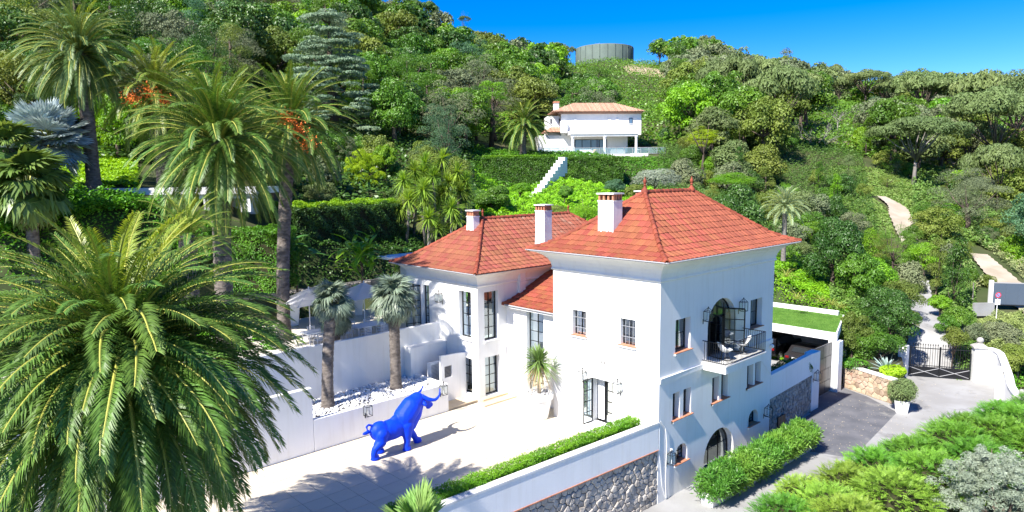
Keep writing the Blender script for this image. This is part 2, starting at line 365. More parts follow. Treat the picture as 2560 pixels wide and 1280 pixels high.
# forecourt: pale concrete with a darker asphalt patch in front of the garage
g = MB(); g.prism([(-16, -10), (26, -10.5), (33.6, -6.4), (33.6, -0.2), (31, 1.5), (24.6, 2.5), (24.2, 14), (11, 14), (11, 0.4), (0, .3), (-16, 1.1)], 0.4, CONC, 2, -3.0)
tag(g.build('forecourt', CONC), kind='structure')
g = MB(); g.prism([(12.0, -4.4), (21.6, -3.6), (23.6, -1.0), (24.6, 1.2), (18.0, 1.2), (17.4, 0.2), (11.3, 0.1), (11.2, -2.2)], 0.004, ASPH, 2, -2.6)
tag(g.build('asphalt_patch', ASPH), kind='structure')
# bare earth below the water tank and by the building site on the slope
def patch(name, px, d, rx, ry, m, dz=0.15):
    c = gpt(px, d); V = [(c.x, c.y, c.z + dz)]; F = []; K = 28; rings = 5
    for i in range(1, rings + 1):
        for k in range(K):
            a = 2 * math.pi * k / K; rr = i / rings * (1 + 0.16 * math.sin(3 * a + px) + 0.09 * math.sin(7 * a))
            x = c.x + (HR.x * math.cos(a) * rx + HF.x * math.sin(a) * ry) * rr; y = c.y + (HR.y * math.cos(a) * rx + HF.y * math.sin(a) * ry) * rr
            V.append((x, y, gz(x, y) + dz))
    me = bpy.data.meshes.new(name)
    for k in range(K): F.append((0, 1 + k, 1 + (k + 1) % K))
    for i in range(rings - 1):
        for k in range(K): a = 1 + i * K + k; b = 1 + i * K + (k + 1) % K; F.append((a, a + K, b + K, b))
    me.from_pydata(V, [], F); me.materials.append(m); return tag(link(name, me), kind='structure')
patch('bare_earth', 1600, 236, 6, 14, EARTH)
patch('bare_earth', 2140, 135, 5, 8, EARTH, 0.2)
patch('pale_yard', 2050, 128, 11, 5, DIRT, 0.25)
patch('pale_yard', 2340, 128, 13, 6, DIRT, 0.25)
patch('bare_earth', 2600, 84, 5, 6, EARTH, 0.2)
# ------------------------------------------------------------------ building helpers
def rect(s0, s1, t0, t1): return [(s0, t0), (s1, t0), (s1, t1), (s0, t1)]
def arch(s0, s1, t0, ts, tt, n=14):
    c = (s0 + s1) / 2; r = (s1 - s0) / 2
    return [(s0, t0), (s1, t0)] + [(c + r * math.cos(math.pi * k / n), ts + (tt - ts) * math.sin(math.pi * k / n)) for k in range(n + 1)]
def inside(p, poly):
    c = False; n = len(poly)
    for i in range(n):
        a, b = poly[i], poly[(i + 1) % n]
        if (a[1] > p[1]) != (b[1] > p[1]) and p[0] < (b[0] - a[0]) * (p[1] - a[1]) / (b[1] - a[1]) + a[0]: c = not c
    return c
def wall(name, P, outline, holes, depth, m, parent=None, thick=None):
    """wall with real openings: face, reveals and a back face `thick` behind it; P(s, t, n) -> point, n goes inwards"""
    vs = []; es = []
    for poly in [outline] + holes:
        b = len(vs); vs += [Vector(p) for p in poly]; es += [(b + i, b + (i + 1) % len(poly)) for i in range(len(poly))]
    r = delaunay_2d_cdt(vs, es, [], 0, 1e-5); v2, f2 = r[0], r[2]
    fs = []
    for f in f2:
        c = sum((v2[i] for i in f), Vector((0, 0))) / len(f)
        if inside(c, outline) and not any(inside(c, h) for h in holes): fs.append(tuple(f))
    mb = MB(); th = thick or depth
    mb.add([P(v.x, v.y, 0) for v in v2], fs, m)
    mb.add([P(v.x, v.y, th) for v in v2], [f[::-1] for f in fs], m)
    for poly in holes + [outline]:
        n = len(poly); mb.add([P(a, b, 0) for a, b in poly] + [P(a, b, th) for a, b in poly], [(i, (i + 1) % n, n + (i + 1) % n, n + i) for i in range(n)], m)
    o = mb.build(name, m, parent)
    bm = bmesh.new(); bm.from_mesh(o.data); bmesh.ops.remove_doubles(bm, verts=bm.verts, dist=1e-4); bmesh.ops.recalc_face_normals(bm, faces=bm.faces); bm.to_mesh(o.data); bm.free()
    return o
def win(P, s0, s1, t0, t1, nx, ny, parent, d=0.3, bw=0.055, glass=None, curtain=None, frame=None, name='window', bars=False, gaps=None):
    """steel window: frame > glazing bars in one mesh, panes a sub-part each"""
    glass = glass or GLASS; frame = frame or BLACK
    mb = MB()
    def q(a, b, c, e, n0, n1, m): mb.add([P(a, c, n0), P(b, c, n0), P(b, e, n0), P(a, e, n0), P(a, c, n1), P(b, c, n1), P(b, e, n1), P(a, e, n1)], [(0, 1, 2, 3), (7, 6, 5, 4), (0, 4, 5, 1), (1, 5, 6, 2), (2, 6, 7, 3), (3, 7, 4, 0)], m)
    q(s0, s0 + bw, t0, t1, d, d + .06, frame); q(s1 - bw, s1, t0, t1, d, d + .06, frame)
    q(s0 + bw, s1 - bw, t0, t0 + bw * 1.4, d, d + .06, frame); q(s0 + bw, s1 - bw, t1 - bw, t1, d, d + .06, frame)
    for i in range(1, nx):
        x = s0 + (s1 - s0) * i / nx; wd = bw * (0.9 if (nx == 2) else 0.5); q(x - wd / 2, x + wd / 2, t0 + bw * 1.4, t1 - bw, d + .003, d + .057, frame)
    for j in range(1, ny):
        y = t0 + (t1 - t0) * j / ny; q(s0 + bw, s1 - bw, y - .016, y + .016, d + .008, d + .052, frame)
    w = mb.build(name, frame, parent)
    g0 = bw * .6
    for i in range(nx):
        for j in range(ny):
            a = s0 + (s1 - s0) * i / nx + .02; b = s0 + (s1 - s0) * (i + 1) / nx - .02; c = t0 + (t1 - t0) * j / ny + .015; e = t0 + (t1 - t0) * (j + 1) / ny - .015
            g = MB(); g.add([P(a, c, d + .03), P(b, c, d + .03), P(b, e, d + .03), P(a, e, d + .03)], [(0, 1, 2, 3)], glass); g.build('pane', glass, w)
    if bars:
        g = MB()
        for k in range(3): x = s0 + (s1 - s0) * (k + 1) / 4; g.bar(P(x, t0, d - .1), P(x, t1, d - .1), .022, mat('grey_iron', (0.3, 0.31, 0.33), .5))
        for y in (t0 + (t1 - t0) * .3, t0 + (t1 - t0) * .7): g.bar(P(s0, y, d - .12), P(s1, y, d - .12), .022, MATS['grey_iron'])
        g.build('window_grille', MATS['grey_iron'], w)
    if curtain:
        n = 18
        for (a, b) in curtain:
            vs = []; fs = []
            for i in range(n + 1):
                s = a + (b - a) * i / n; o = .22 + .03 * math.sin(i * 1.9)
                vs += [P(s, t0 + .02, d + o), P(s, t1 - .02, d + o)]
            for i in range(n): fs.append((2 * i, 2 * i + 2, 2 * i + 3, 2 * i + 1))
            g = MB(); g.add(vs, fs, CURTAIN); g.build('curtain', CURTAIN, w)
    return w
def sill(P, s0, s1, t, parent, d=0.3, m=None, out=0.12, white=True):
    m = m or BRICK
    mb = MB()
    def q(a, b, c, e, n0, n1, mm): mb.add([P(a, c, n0), P(b, c, n0), P(b, e, n0), P(a, e, n0), P(a, c, n1), P(b, c, n1), P(b, e, n1), P(a, e, n1)], [(0, 1, 2, 3), (7, 6, 5, 4), (0, 4, 5, 1), (1, 5, 6, 2), (2, 6, 7, 3), (3, 7, 4, 0)], mm)
    q(s0 - .1, s1 + .1, t - .03, t + .004, -out, .002, m); q(s0 + .001, s1 - .001, t - .03, t + .004, .002, d, m)
    if white: q(s0 - .08, s1 + .08, t - .12, t - .031, -out + .02, -.001, PLASTER)
    return mb.build('window_sill', m, parent)

# ---- hip roof: eave rectangle, bell-cast profile, single clay tiles
def tile_mesh(wd, ln, m, prof=True):
    xs = [0, .1, .2, .34, .46, .6, .72, .86, 1.0]; hs = [0.0, .04, .042, .004, .03, .03, .003, .0, .0]
    V = []; F = []
    n = len(xs)
    for x, h in zip(xs, hs): V.append(((x - .5) * wd * .985, 0, h + .035))
    for x, h in zip(xs, hs): V.append(((x - .5) * wd * .985, ln, h + .005))
    for x, h in zip(xs, hs): V.append(((x - .5) * wd * .985, 0.004, h - .004))
    for i in range(n - 1): F.append((i, i + 1, n + i + 1, n + i)); F.append((2 * n + i, 2 * n + i + 1, i + 1, i))
    me = bpy.data.meshes.new('roof_tile'); me.from_pydata(V, [], F); me.materials.append(m); return me
class Hip:
    def __init__(s, x0, x1, y0, y1, ze, rz, flare=(1.15, 0.46)):
        s.x0, s.x1, s.y0, s.y1, s.ze, s.rz = x0, x1, y0, y1, ze, rz; s.half = (y1 - y0) / 2
        fd, fz = flare; s.k = [(0, 0), (fd * .5, fz * .42), (fd, fz), (fd * 1.6, fz + (rz - ze - fz) * (fd * .6) / (s.half - fd) * .93), (s.half, rz - ze)]
        s.arc = [0]
        for a, b in zip(s.k, s.k[1:]): s.arc.append(s.arc[-1] + math.hypot(b[0] - a[0], b[1] - a[1]))
    def prof(s, a):                       # arc length up the slope -> (plan distance, height, slope angle)
        for i in range(len(s.k) - 1):
            if a <= s.arc[i + 1] + 1e-6 or i == len(s.k) - 2:
                t = (a - s.arc[i]) / (s.arc[i + 1] - s.arc[i]); A, B = s.k[i], s.k[i + 1]
                return A[0] + (B[0] - A[0]) * t, A[1] + (B[1] - A[1]) * t, math.atan2(B[1] - A[1], B[0] - A[0])
    def P(s, face, u, d, h):
        if face == 'L': return Vector((s.x0 + d, u, s.ze + h))
        if face == 'R': return Vector((s.x1 - d, u, s.ze + h))
        if face == 'F': return Vector((u, s.y0 + d, s.ze + h))
        return Vector((u, s.y1 - d, s.ze + h))
    def frame(s, face, ang):
        d = {'L': Vector((1, 0, 0)), 'R': Vector((-1, 0, 0)), 'F': Vector((0, 1, 0)), 'B': Vector((0, -1, 0))}[face]
        up = d * math.cos(ang) + Vector((0, 0, math.sin(ang))); side = d.cross(Vector((0, 0, 1))).normalized(); nrm = side.cross(up)
        return side, up, nrm
    def build(s, parent, m, courses, wd, nparts, hidden='BR', skip=None):
        deck = MB(); A = s.k
        for face, ua, ub in (('L', s.y0, s.y1), ('F', s.x0, s.x1), ('R', s.y0, s.y1), ('B', s.x0, s.x1)):
            for (d0, h0), (d1, h1) in zip(A, A[1:]):
                vs = [s.P(face, ua + d0, d0, h0 - .01), s.P(face, ub - d0, d0, h0 - .01), s.P(face, ub - d1, d1, h1 - .01), s.P(face, ua + d1, d1, h1 - .01)]
                if vs[2] == vs[3]: vs = vs[:3]
                deck.add(vs, [tuple(range(len(vs)))], m)
        deck.add([(s.x0, s.y0, s.ze - .03), (s.x1, s.y0, s.ze - .03), (s.x1, s.y1, s.ze - .03), (s.x0, s.y1, s.ze - .03)], [(0, 3, 2, 1)], PLASTER)
        roof = deck.build('roof', m, parent)
        full = s.arc[-1] / courses; me = tile_mesh(wd, full * 1.06, m); T = []
        for face, ua, ub in (('L', s.y0, s.y1), ('F', s.x0, s.x1), ('R', s.y0, s.y1), ('B', s.x0, s.x1)):
            n = int((ub - ua) / wd) + 1
            for c in range(courses):
                a0 = c * full; d, h, ang = s.prof(a0); d1, h1, ang1 = s.prof(min(a0 + full * .98, s.arc[-1]))
                ang = math.atan2(h1 - h, max(d1 - d, 1e-4)); side, up, nrm = s.frame(face, ang)
                lo, hi = ua + d, ub - d; off = 0.5 * wd * (c % 2) * 0
                for k in range(n):
                    u = ua + off + (k + .5) * wd
                    if u < lo - wd * .3 or u > hi + wd * .3: continue
                    sgn = 1 if abs(side.x + side.y - 1) < .01 else -1
                    p = s.P(face, u, d, h); T.append((face, p, side, up, nrm, (u - lo) , (hi - u), d1 - d, sgn))
        parts = []; stuffV = []; stuffF = []
        base = [v.co.copy() for v in me.vertices]; faces = [tuple(p.vertices) for p in me.polygons]
        vis = [t for t in T if t[0] not in hidden and not (skip and skip(t[1]))]; vis.sort(key=lambda t: (t[1] - CAM).length)
        keep = set(id(t) for t in vis[:nparts])
        for t in T:
            face, p, side, up, nrm, ulo, uhi, dd, sgn = t
            jit = rnd.uniform(-.012, .012); lift = rnd.uniform(0, .008)
            edge = ulo < wd * .6 + dd or uhi < wd * .6 + dd
            def pos(v):
                x = v.x; uu = x * sgn
                f = v.y / full * dd
                uu = max(-(ulo) + f, min(uhi - f, uu)); return uu * sgn
            if id(t) in keep:
                if edge:
                    vs = [(pos(v), v.y, v.z) for v in base]; q = bpy.data.meshes.new('roof_tile'); q.from_pydata(vs, [], faces); q.materials.append(m)
                else: q = me
                o = link('roof_tile', q, roof)
                M = Matrix((side, up, nrm)).transposed().to_4x4(); M.translation = p + nrm * lift + up * jit; o.matrix_world = M
            else:
                b = len(stuffV)
                for v in base: w = p + side * pos(v) + up * (v.y + jit) + nrm * (v.z + lift); stuffV.append(tuple(w))
                stuffF += [tuple(i + b for i in f) for f in faces]
        if stuffF:
            q = bpy.data.meshes.new('roof_tiles'); q.from_pydata(stuffV, [], stuffF); mm = mat(m.name + '_far', *_tileargs(m)) ; q.materials.append(mm)
            tag(link('roof_tiles', q, roof), kind='stuff')
        # ridge and hip caps
        cap = MB(); K = 7; L = .42
        ring = [(-.115, -.03), (-.1, .04), (-.055, .09), (0, .105), (.055, .09), (.1, .04), (.115, -.03)]
        vs = [(x, 0, z * 1.12 + .01) for x, z in ring] + [(x * .86, L, z * .9) for x, z in ring] + [(x * .8, 0, z * .8 - .01) for x, z in ring]
        cap.add(vs, [(i, i + 1, K + i + 1, K + i) for i in range(K - 1)] + [(2 * K + i, 2 * K + i + 1, i + 1, i) for i in range(K - 1)], RIDGE)
        cme = cap.mesh('ridge_tile', RIDGE, smooth=True)
        def line(pts):
            path = []; 
            tot = sum((b - a).length for a, b in zip(pts, pts[1:])); n = max(2, int(tot / (L * .93)))
            for i in range(n):
                def pt(dist):
                    for a, b in zip(pts, pts[1:]):
                        l = (b - a).length
                        if dist <= l + 1e-6: return a + (b - a) * (dist / l), (b - a).normalized()
                        dist -= l
                    return pts[-1], (pts[-1] - pts[-2]).normalized()
                p, t = pt(tot * i / n); x = t.cross(Vector((0, 0, 1))).normalized(); z = x.cross(t)
                o = link('ridge_tile', cme, roof); M = Matrix((x, t, z)).transposed().to_4x4(); M.translation = p + z * (.035 + rnd.uniform(0, .01)); o.matrix_world = M
        for sx, sy in ((0, 0), (0, 1), (1, 0), (1, 1)):
            if skip and skip(Vector(((s.x1, s.x0)[1 - sx], (s.y0, s.y1)[sy], 0))): continue
            line([Vector(((s.x0 + d) if not sx else (s.x1 - d), (s.y0 + d) if not sy else (s.y1 - d), s.ze + h)) for d, h in s.k])
        line([Vector((s.x0 + s.half, s.y0 + s.half, s.rz)), Vector((s.x1 - s.half, s.y0 + s.half, s.rz))])
        return roof
def _tileargs(m):
    if m is TILE: return ((0.30, 0.088, 0.046), 0.75, (0.225, 0.062, 0.036), 1.6, 5, 0.15, 30, 0.0, 0.25, None, (0.35, 0.65), 0.0, 0.13, (2.2, 0.6, (0.17, 0.06, 0.042)))
    return ((0.26, 0.08, 0.048), 0.8, (0.25, 0.095, 0.062), 1.1, 5, 0.15, 30, 0.0, 0.2, None, (0.35, 0.65), 0.0, 0.13, (1.5, 0.55, (0.27, 0.17, 0.12)))
def cove(name, x0, x1, y0, y1, prof, m, parent):
    """moulding swept round four walls; prof = (outward, z)"""
    V = []; F = []
    for o, z in prof: V += [(x0 - o, y0 - o, z), (x1 + o, y0 - o, z), (x1 + o, y1 + o, z), (x0 - o, y1 + o, z)]
    for i in range(len(prof) - 1):
        for k in range(4): F.append((i * 4 + k, i * 4 + (k + 1) % 4, i * 4 + 4 + (k + 1) % 4, i * 4 + 4 + k))
    mb = MB(); mb.add(V, F, m); return mb.build(name, m, parent)
def finial(p, parent, s=1.0):
    mb = MB(); mb.lathe([(r * s, z * s) for r, z in ((.2, -.1), (.19, .02), (.12, .1), (.07, .17), (.05, .24), (.09, .28), (.05, .33), (.075, .4), (.1, .47), (.075, .55), (.03, .62), (.035, .66), (.01, .72))], RIDGE, 14, p)
    return mb.build('finial', RIDGE, parent, smooth=True)
def chimney(parent, x, y, z0, z1, wx, wy, label, flare=.12):
    mb = MB(); hx, hy = wx / 2, wy / 2
    V = []; F = []
    for o, z in ((flare, z0), (flare * .45, z0 + .3), (0, z0 + .8), (0, z1)): V += [(x - hx - o, y - hy - o, z), (x + hx + o, y - hy - o, z), (x + hx + o, y + hy + o, z), (x - hx - o, y + hy + o, z)]
    for i in range(3):
        for k in range(4): F.append((i * 4 + k, i * 4 + (k + 1) % 4, i * 4 + 4 + (k + 1) % 4, i * 4 + 4 + k))
    F.append((12, 13, 14, 15)); mb.add(V, F, PLASTER); mb.box(x - hx - .03, x + hx + .03, y - hy - .03, y + hy + .03, z1 + .001, z1 + .06, PLASTER)
    c = mb.build('chimney', PLASTER, parent); tag(c, label)
    n = 4; hgt = .3
    for i in range(n):
        for j in range(n):
            if 0 < i < n - 1 and 0 < j < n - 1: continue
            if (i + j) % 1: continue
            px = x - hx + .06 + (wx - .12) * i / (n - 1); py = y - hy + .06 + (wy - .12) * j / (n - 1)
            b = MB(); b.box(px - .05, px + .05, py - .05, py + .05, z1 + .06, z1 + .06 + hgt, BRICK); b.build('brick', mat('chimney_brick', (0.40, 0.15, 0.08), .8, (0.3, 0.1, 0.06), 8, rand=.3), c)
            b.m = b.m
    b = MB(); b.box(x - hx * .55, x + hx * .55, y - hy * .55, y + hy * .55, z1 + .06, z1 + .3, mat('soot', (0.02, 0.015, 0.012), .95)); b.build('flue', MATS['soot'], c)
    b = MB(); b.box(x - hx - .07, x + hx + .07, y - hy - .07, y + hy + .07, z1 + .36, z1 + .43, COPING); b.build('cap', COPING, c)
    return c

# ------------------------------------------------------------------ the tower
XL, YL = 11.15, 6.74
PL = lambda s, t, n: Vector((0.0 + n, s, t)); PR = lambda s, t, n: Vector((s, 0.0 + n, t))
tower = empty('villa_tower', (0, 0, -2.65), 0, 'tall square white tower house with orange tiled hip roof beside the blue bull terrace', 'house')
def child(o, p): o.parent = p; o.matrix_parent_inverse = p.matrix_world.inverted(); return o
bpy.context.view_layer.update()
TW = Matrix.Translation((0, 0, -2.65))
class _Shift:                               # parts are modelled in scene coordinates; this keeps them there under a moved parent
    pass
def adopt(root):
    inv = root.matrix_basis.inverted()
    for c in root.children: c.matrix_parent_inverse = inv
W1 = [(1.39, 2.27), (4.47, 5.36)]
holesL = [rect(a, b, 4.78, 6.06) for a, b in W1] + [rect(2.74, 4.04, 0.42, 2.73)]
wall('wall', PL, [(0, -2.9), (YL, -2.9), (YL, 8.25), (0, 8.25)], holesL, 0.32, PLASTER, tower, 0.4)
WA = (1.27, 2.56); WB = (8.52, 9.83); pairs = [((1.14, 1.75), (2.05, 2.73)), ((4.72, 5.38), (5.62, 6.28)), ((8.35, 9.05), (9.26, 9.93))]
holesR = [rect(WA[0], WA[1], 4.5, 6.08), rect(WB[0], WB[1], 4.5, 6.08), arch(4.15, 6.95, 3.62, 5.25, 6.6), arch(4.05, 7.05, -2.5, -1.75, -0.36), arch(1.44, 2.48, -1.1, -0.65, -0.18), arch(8.66, 9.76, -1.1, -0.75, -0.26)]
for a, b in pairs: holesR += [rect(a[0], a[1], 1.2, 2.53), rect(b[0], b[1], 1.2, 2.53)]
wall('wall', PR, [(0.4, -2.9), (XL, -2.9), (XL, 8.25), (0.4, 8.25)], holesR, 0.32, PLASTER, tower, 0.4)
# the butt end where the two walls meet
g = MB(); g.box(0.0005, 0.3995, -0.0, -0.0005, -2.9, 8.25, PLASTER); 
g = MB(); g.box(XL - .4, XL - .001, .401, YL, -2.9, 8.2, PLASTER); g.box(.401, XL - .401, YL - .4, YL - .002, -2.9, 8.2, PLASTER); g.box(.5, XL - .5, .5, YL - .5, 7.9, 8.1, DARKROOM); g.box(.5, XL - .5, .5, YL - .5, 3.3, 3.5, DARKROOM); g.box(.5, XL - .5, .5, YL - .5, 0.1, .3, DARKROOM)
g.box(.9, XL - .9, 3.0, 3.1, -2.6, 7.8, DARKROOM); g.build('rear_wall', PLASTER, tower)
g = MB(); g.box(0.0, 0.4, -0.001, 0.0005, -2.9, 8.25, PLASTER); g.build('corner_plaster', PLASTER, tower)
cove('cornice', 0, XL, 0, YL, [(0.0, 8.02), (0.05, 8.03), (0.09, 8.07), (0.09, 8.12), (0.05, 8.16), (0.06, 8.25), (0.1, 8.42), (0.2, 8.62), (0.38, 8.80), (0.62, 8.94), (0.96, 9.03), (0.96, 9.08)], PLASTER, tower)
TR = Hip(-1, XL + 1, -1, YL + 1, 9.1, 12.02)
TR.build(tower, TILE, 12, 0.37, 300)
g = MB(); 
for a, b in (((-1.03, -1.03), (-1.03, YL + 1.03)), ((-1.03, -1.03), (XL + 1.03, -1.03))): g.bar((a[0], a[1], 9.09), (b[0], b[1], 9.09), .05, GUTTER)
g.build('gutter', GUTTER, tower)
for x in (-1 + TR.half, XL + 1 - TR.half): finial((x, -1 + TR.half, 12.12), tower, 1.0)
chimney(tower, 1.25, 3.95, 9.35, 11.62, .72, .98, 'tall white chimney on the near roof face with a brick crown')
chimney(tower, 6.5, 5.6, 10.3, 11.62, .8, .8, 'white chimney just behind the tower ridge')
chimney(tower, 3.0, 7.0, 9.3, 11.3, .7, .8, 'second white chimney') if False else None
# string course and balcony
def band(P, s0, s1, t0, t1, out, m, name, parent): 
    mb = MB(); mb.add([P(s0, t0, -out * .75), P(s1, t0, -out * .75), P(s1, t1, -out * .75), P(s0, t1, -out), P(s0, t0, .001), P(s1, t0, .001), P(s1, t1, .001), P(s0, t1, .001)], [(0, 1, 2, 3), (0, 4, 5, 1), (1, 5, 6, 2), (2, 6, 7, 3), (3, 7, 4, 0)], m); return mb.build(name, m, parent)
band(PR, 0.0, 3.69, 3.26, 3.5, .1, PLASTER, 'string_course', tower); band(PR, 7.72, XL, 3.26, 3.5, .1, PLASTER, 'string_course', tower)
BX0, BX1, BD = 3.7, 7.7, 1.3
g = MB(); g.box(BX0, BX1, -BD, -.001, 3.2, 3.55, PLASTER); g.box(BX0 - .05, BX1 + .05, -BD - .05, -.0015, 3.551, 3.61, COPING); g.build('balcony_slab', PLASTER, tower)
g = MB(); rz0, rz1 = 3.66, 4.68
for a, b in (((BX0, 0), (BX0, -BD)), ((BX0, -BD), (BX1, -BD)), ((BX1, -BD), (BX1, 0))):
    for z in (rz0 + .03, rz1): g.bar((a[0], a[1], z), (b[0], b[1], z), .035, BLACK)
rail = g.build('balcony_railing', BLACK, tower)
bm_ = MB(); bm_.box(-.01, .01, -.01, .01, 0, rz1 - rz0, BLACK); bme = bm_.mesh('baluster', BLACK)
n = 32
for k in range(n + 1): link('baluster', bme, rail, (BX0 + (BX1 - BX0) * k / n, -BD, rz0))
for x in (BX0, BX1):
    for k in range(1, 11): link('baluster', bme, rail, (x, -BD + BD * k / 11, rz0))
# windows of the tower
for a, b in W1:
    win(PL, a, b, 4.78, 6.06, 2, 3, tower, .22, .04, DGLASS, bars=True); sill(PL, a, b, 4.78, tower, .22, white=True)
win(PR, WA[0], WA[1], 4.5, 6.08, 2, 2, tower, .3, .06, GLASS, curtain=[(1.5, 2.45)]); sill(PR, *WA, 4.5, tower)
win(PR, WB[0], WB[1], 4.5, 6.08, 2, 2, tower, .3, .06, GLASS, curtain=[(8.6, 9.75)]); sill(PR, *WB, 4.5, tower)
for pa in pairs:
    for a, b in pa: win(PR, a, b, 1.2, 2.53, 1, 2, tower, .3, .05, DGLASS)
    sill(PR, pa[0][0], pa[0][1], 1.2, tower, .3, out=.1); 
    mb = MB(); mb.box(pa[0][0] - .1, pa[1][1] + .1, -.125, -.101, 1.17, 1.207, BRICK); mb.box(pa[0][0]-.1, pa[1][1]+.1, -.1, -.001, 1.17, 1.2035, BRICK); mb.box(pa[0][0] - .08, pa[1][1] + .08, -.1, -.001, 1.08, 1.169, PLASTER); mb.build('window_sill', BRICK, tower)
    sill(PR, pa[1][0], pa[1][1], 1.2, tower, .3, out=.1)
def archwin(s0, s1, t0, ts, tt, parent, d=.3, nx=4, ny=4, glass=None, bw=.05, name='window', openleaf=False):
    poly = arch(s0, s1, t0, ts, tt, 16); mb = MB(); c = (s0 + s1) / 2; r = (s1 - s0) / 2
    inner = [(c + (a - c) * (1 - bw / r), t0 + (b - t0) * (1 - bw / (tt - t0))) for a, b in poly]
    n = len(poly); mb.add([PR(a, b, d) for a, b in poly] + [PR(a, b, d) for a, b in inner] + [PR(a, b, d + .05) for a, b in inner], [(i, (i + 1) % n, n + (i + 1) % n, n + i) for i in range(n)] + [(n + i, n + (i + 1) % n, 2 * n + (i + 1) % n, 2 * n + i) for i in range(n)], BLACK)
    def top(x): q = max(0, 1 - ((x - c) / r) ** 2); return ts + (tt - ts) * math.sqrt(q)
    for i in range(1, nx): x = s0 + (s1 - s0) * i / nx; mb.bar(PR(x, t0, d + .02), PR(x, top(x), d + .02), .035, BLACK)
    for j in range(1, ny):
        y = t0 + (tt - t0) * j / ny; h = r if y <= ts else r * math.sqrt(max(0, 1 - ((y - ts) / (tt - ts)) ** 2)); mb.bar(PR(c - h, y, d + .02), PR(c + h, y, d + .02), .03, BLACK)
    w = mb.build(name, BLACK, parent)
    g = MB(); g.add([PR(a, b, d + .03) for a, b in inner], [tuple(range(n))], glass or DGLASS); g.build('pane', glass or DGLASS, w)
    return w
archwin(1.44, 2.48, -1.1, -0.65, -0.18, tower, .28, 3, 4); sill(PR, 1.44, 2.48, -1.1, tower, .28)
archwin(8.66, 9.76, -1.1, -0.75, -0.26, tower, .28, 3, 4); sill(PR, 8.66, 9.76, -1.1, tower, .28)
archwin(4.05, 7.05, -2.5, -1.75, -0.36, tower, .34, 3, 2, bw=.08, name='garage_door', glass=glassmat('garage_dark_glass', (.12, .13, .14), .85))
# arched balcony door: fixed fanlight, left leaf folded in, right leaf swung out
def leaf(p, ang, wdt, hgt, parent, nx, ny, archtop=0.0, glass=None, label=None):
    mb = MB(); c, s_ = math.cos(ang), math.sin(ang); q = lambda a, z, o=0: Vector((p[0] + c * a - s_ * o, p[1] + s_ * a + c * o, p[2] + z))
    pts = [q(0, 0), q(wdt, 0), q(wdt, hgt - archtop), q(0, hgt)]
    for a, b in zip(pts, pts[1:] + pts[:1]): mb.bar(a, b, .055, BLACK)
    for i in range(1, nx): mb.bar(q(wdt * i / nx, 0), q(wdt * i / nx, hgt - archtop * i / nx), .03, BLACK)
    for j in range(1, ny): mb.bar(q(0, (hgt - archtop) * j / ny), q(wdt, (hgt - archtop) * j / ny), .035, BLACK)
    w = mb.build('door_leaf', BLACK, parent); tag(w, label)
    g = MB(); g.add([q(0.02, 0.02), q(wdt - .02, 0.02), q(wdt - .02, hgt - archtop - .02), q(.02, hgt - .02)], [(0, 1, 2, 3)], glass or GLASS); g.build('pane', glass or GLASS, w); return w
mb = MB(); poly = arch(4.15, 6.95, 3.62, 5.25, 6.6, 16); inner = [(5.55 + (a - 5.55) * .955, 3.62 + (b - 3.62) * .98) for a, b in poly]; n = len(poly)
mb.add([PR(a, b, .3) for a, b in poly] + [PR(a, b, .3) for a, b in inner] + [PR(a, b, .36) for a, b in inner], [(i, (i + 1) % n, n + (i + 1) % n, n + i) for i in range(n)] + [(n + i, n + (i + 1) % n, 2 * n + (i + 1) % n, 2 * n + i) for i in range(n)], BLACK)
mb.bar(PR(4.2, 5.6, .33), PR(6.9, 5.6, .33), .05, BLACK)
for x in (4.85, 5.55, 6.25): mb.bar(PR(x, 5.6, .33), PR(x, 6.58 - (x - 5.55) ** 2 * .7, .33), .035, BLACK)
mb.bar(PR(4.85, 3.62, .33), PR(4.85, 5.6, .33), .05, BLACK); mb.bar(PR(6.3, 3.62, .33), PR(6.3, 5.6, .33), .05, BLACK)
ad = mb.build('arched_door', BLACK, tower)
g = MB(); g.add([PR(a, b, .335) for a, b in [(6.9, 5.62)] + [q for q in inner if q[1] > 5.62] + [(4.2, 5.62)]], [tuple(range(2 + len([q for q in inner if q[1] > 5.62])))], DGLASS); g.build('pane', DGLASS, ad)
g = MB(); g.add([PR(6.32, 3.65, .335), PR(6.88, 3.65, .335), PR(6.88, 5.58, .335), PR(6.32, 5.58, .335)], [(0, 1, 2, 3)], GLASS); g.build('pane', GLASS, ad)
leaf((6.28, .28, 3.63), math.radians(-62), 1.0, 2.3, tower, 2, 4, label='right glazed leaf of the arched balcony door swung open')
leaf((4.82, .28, 3.63), math.radians(-100), .8, 2.2, tower, 2, 5, glass=DGLASS, label='left glazed leaf of the arched balcony door swung open')
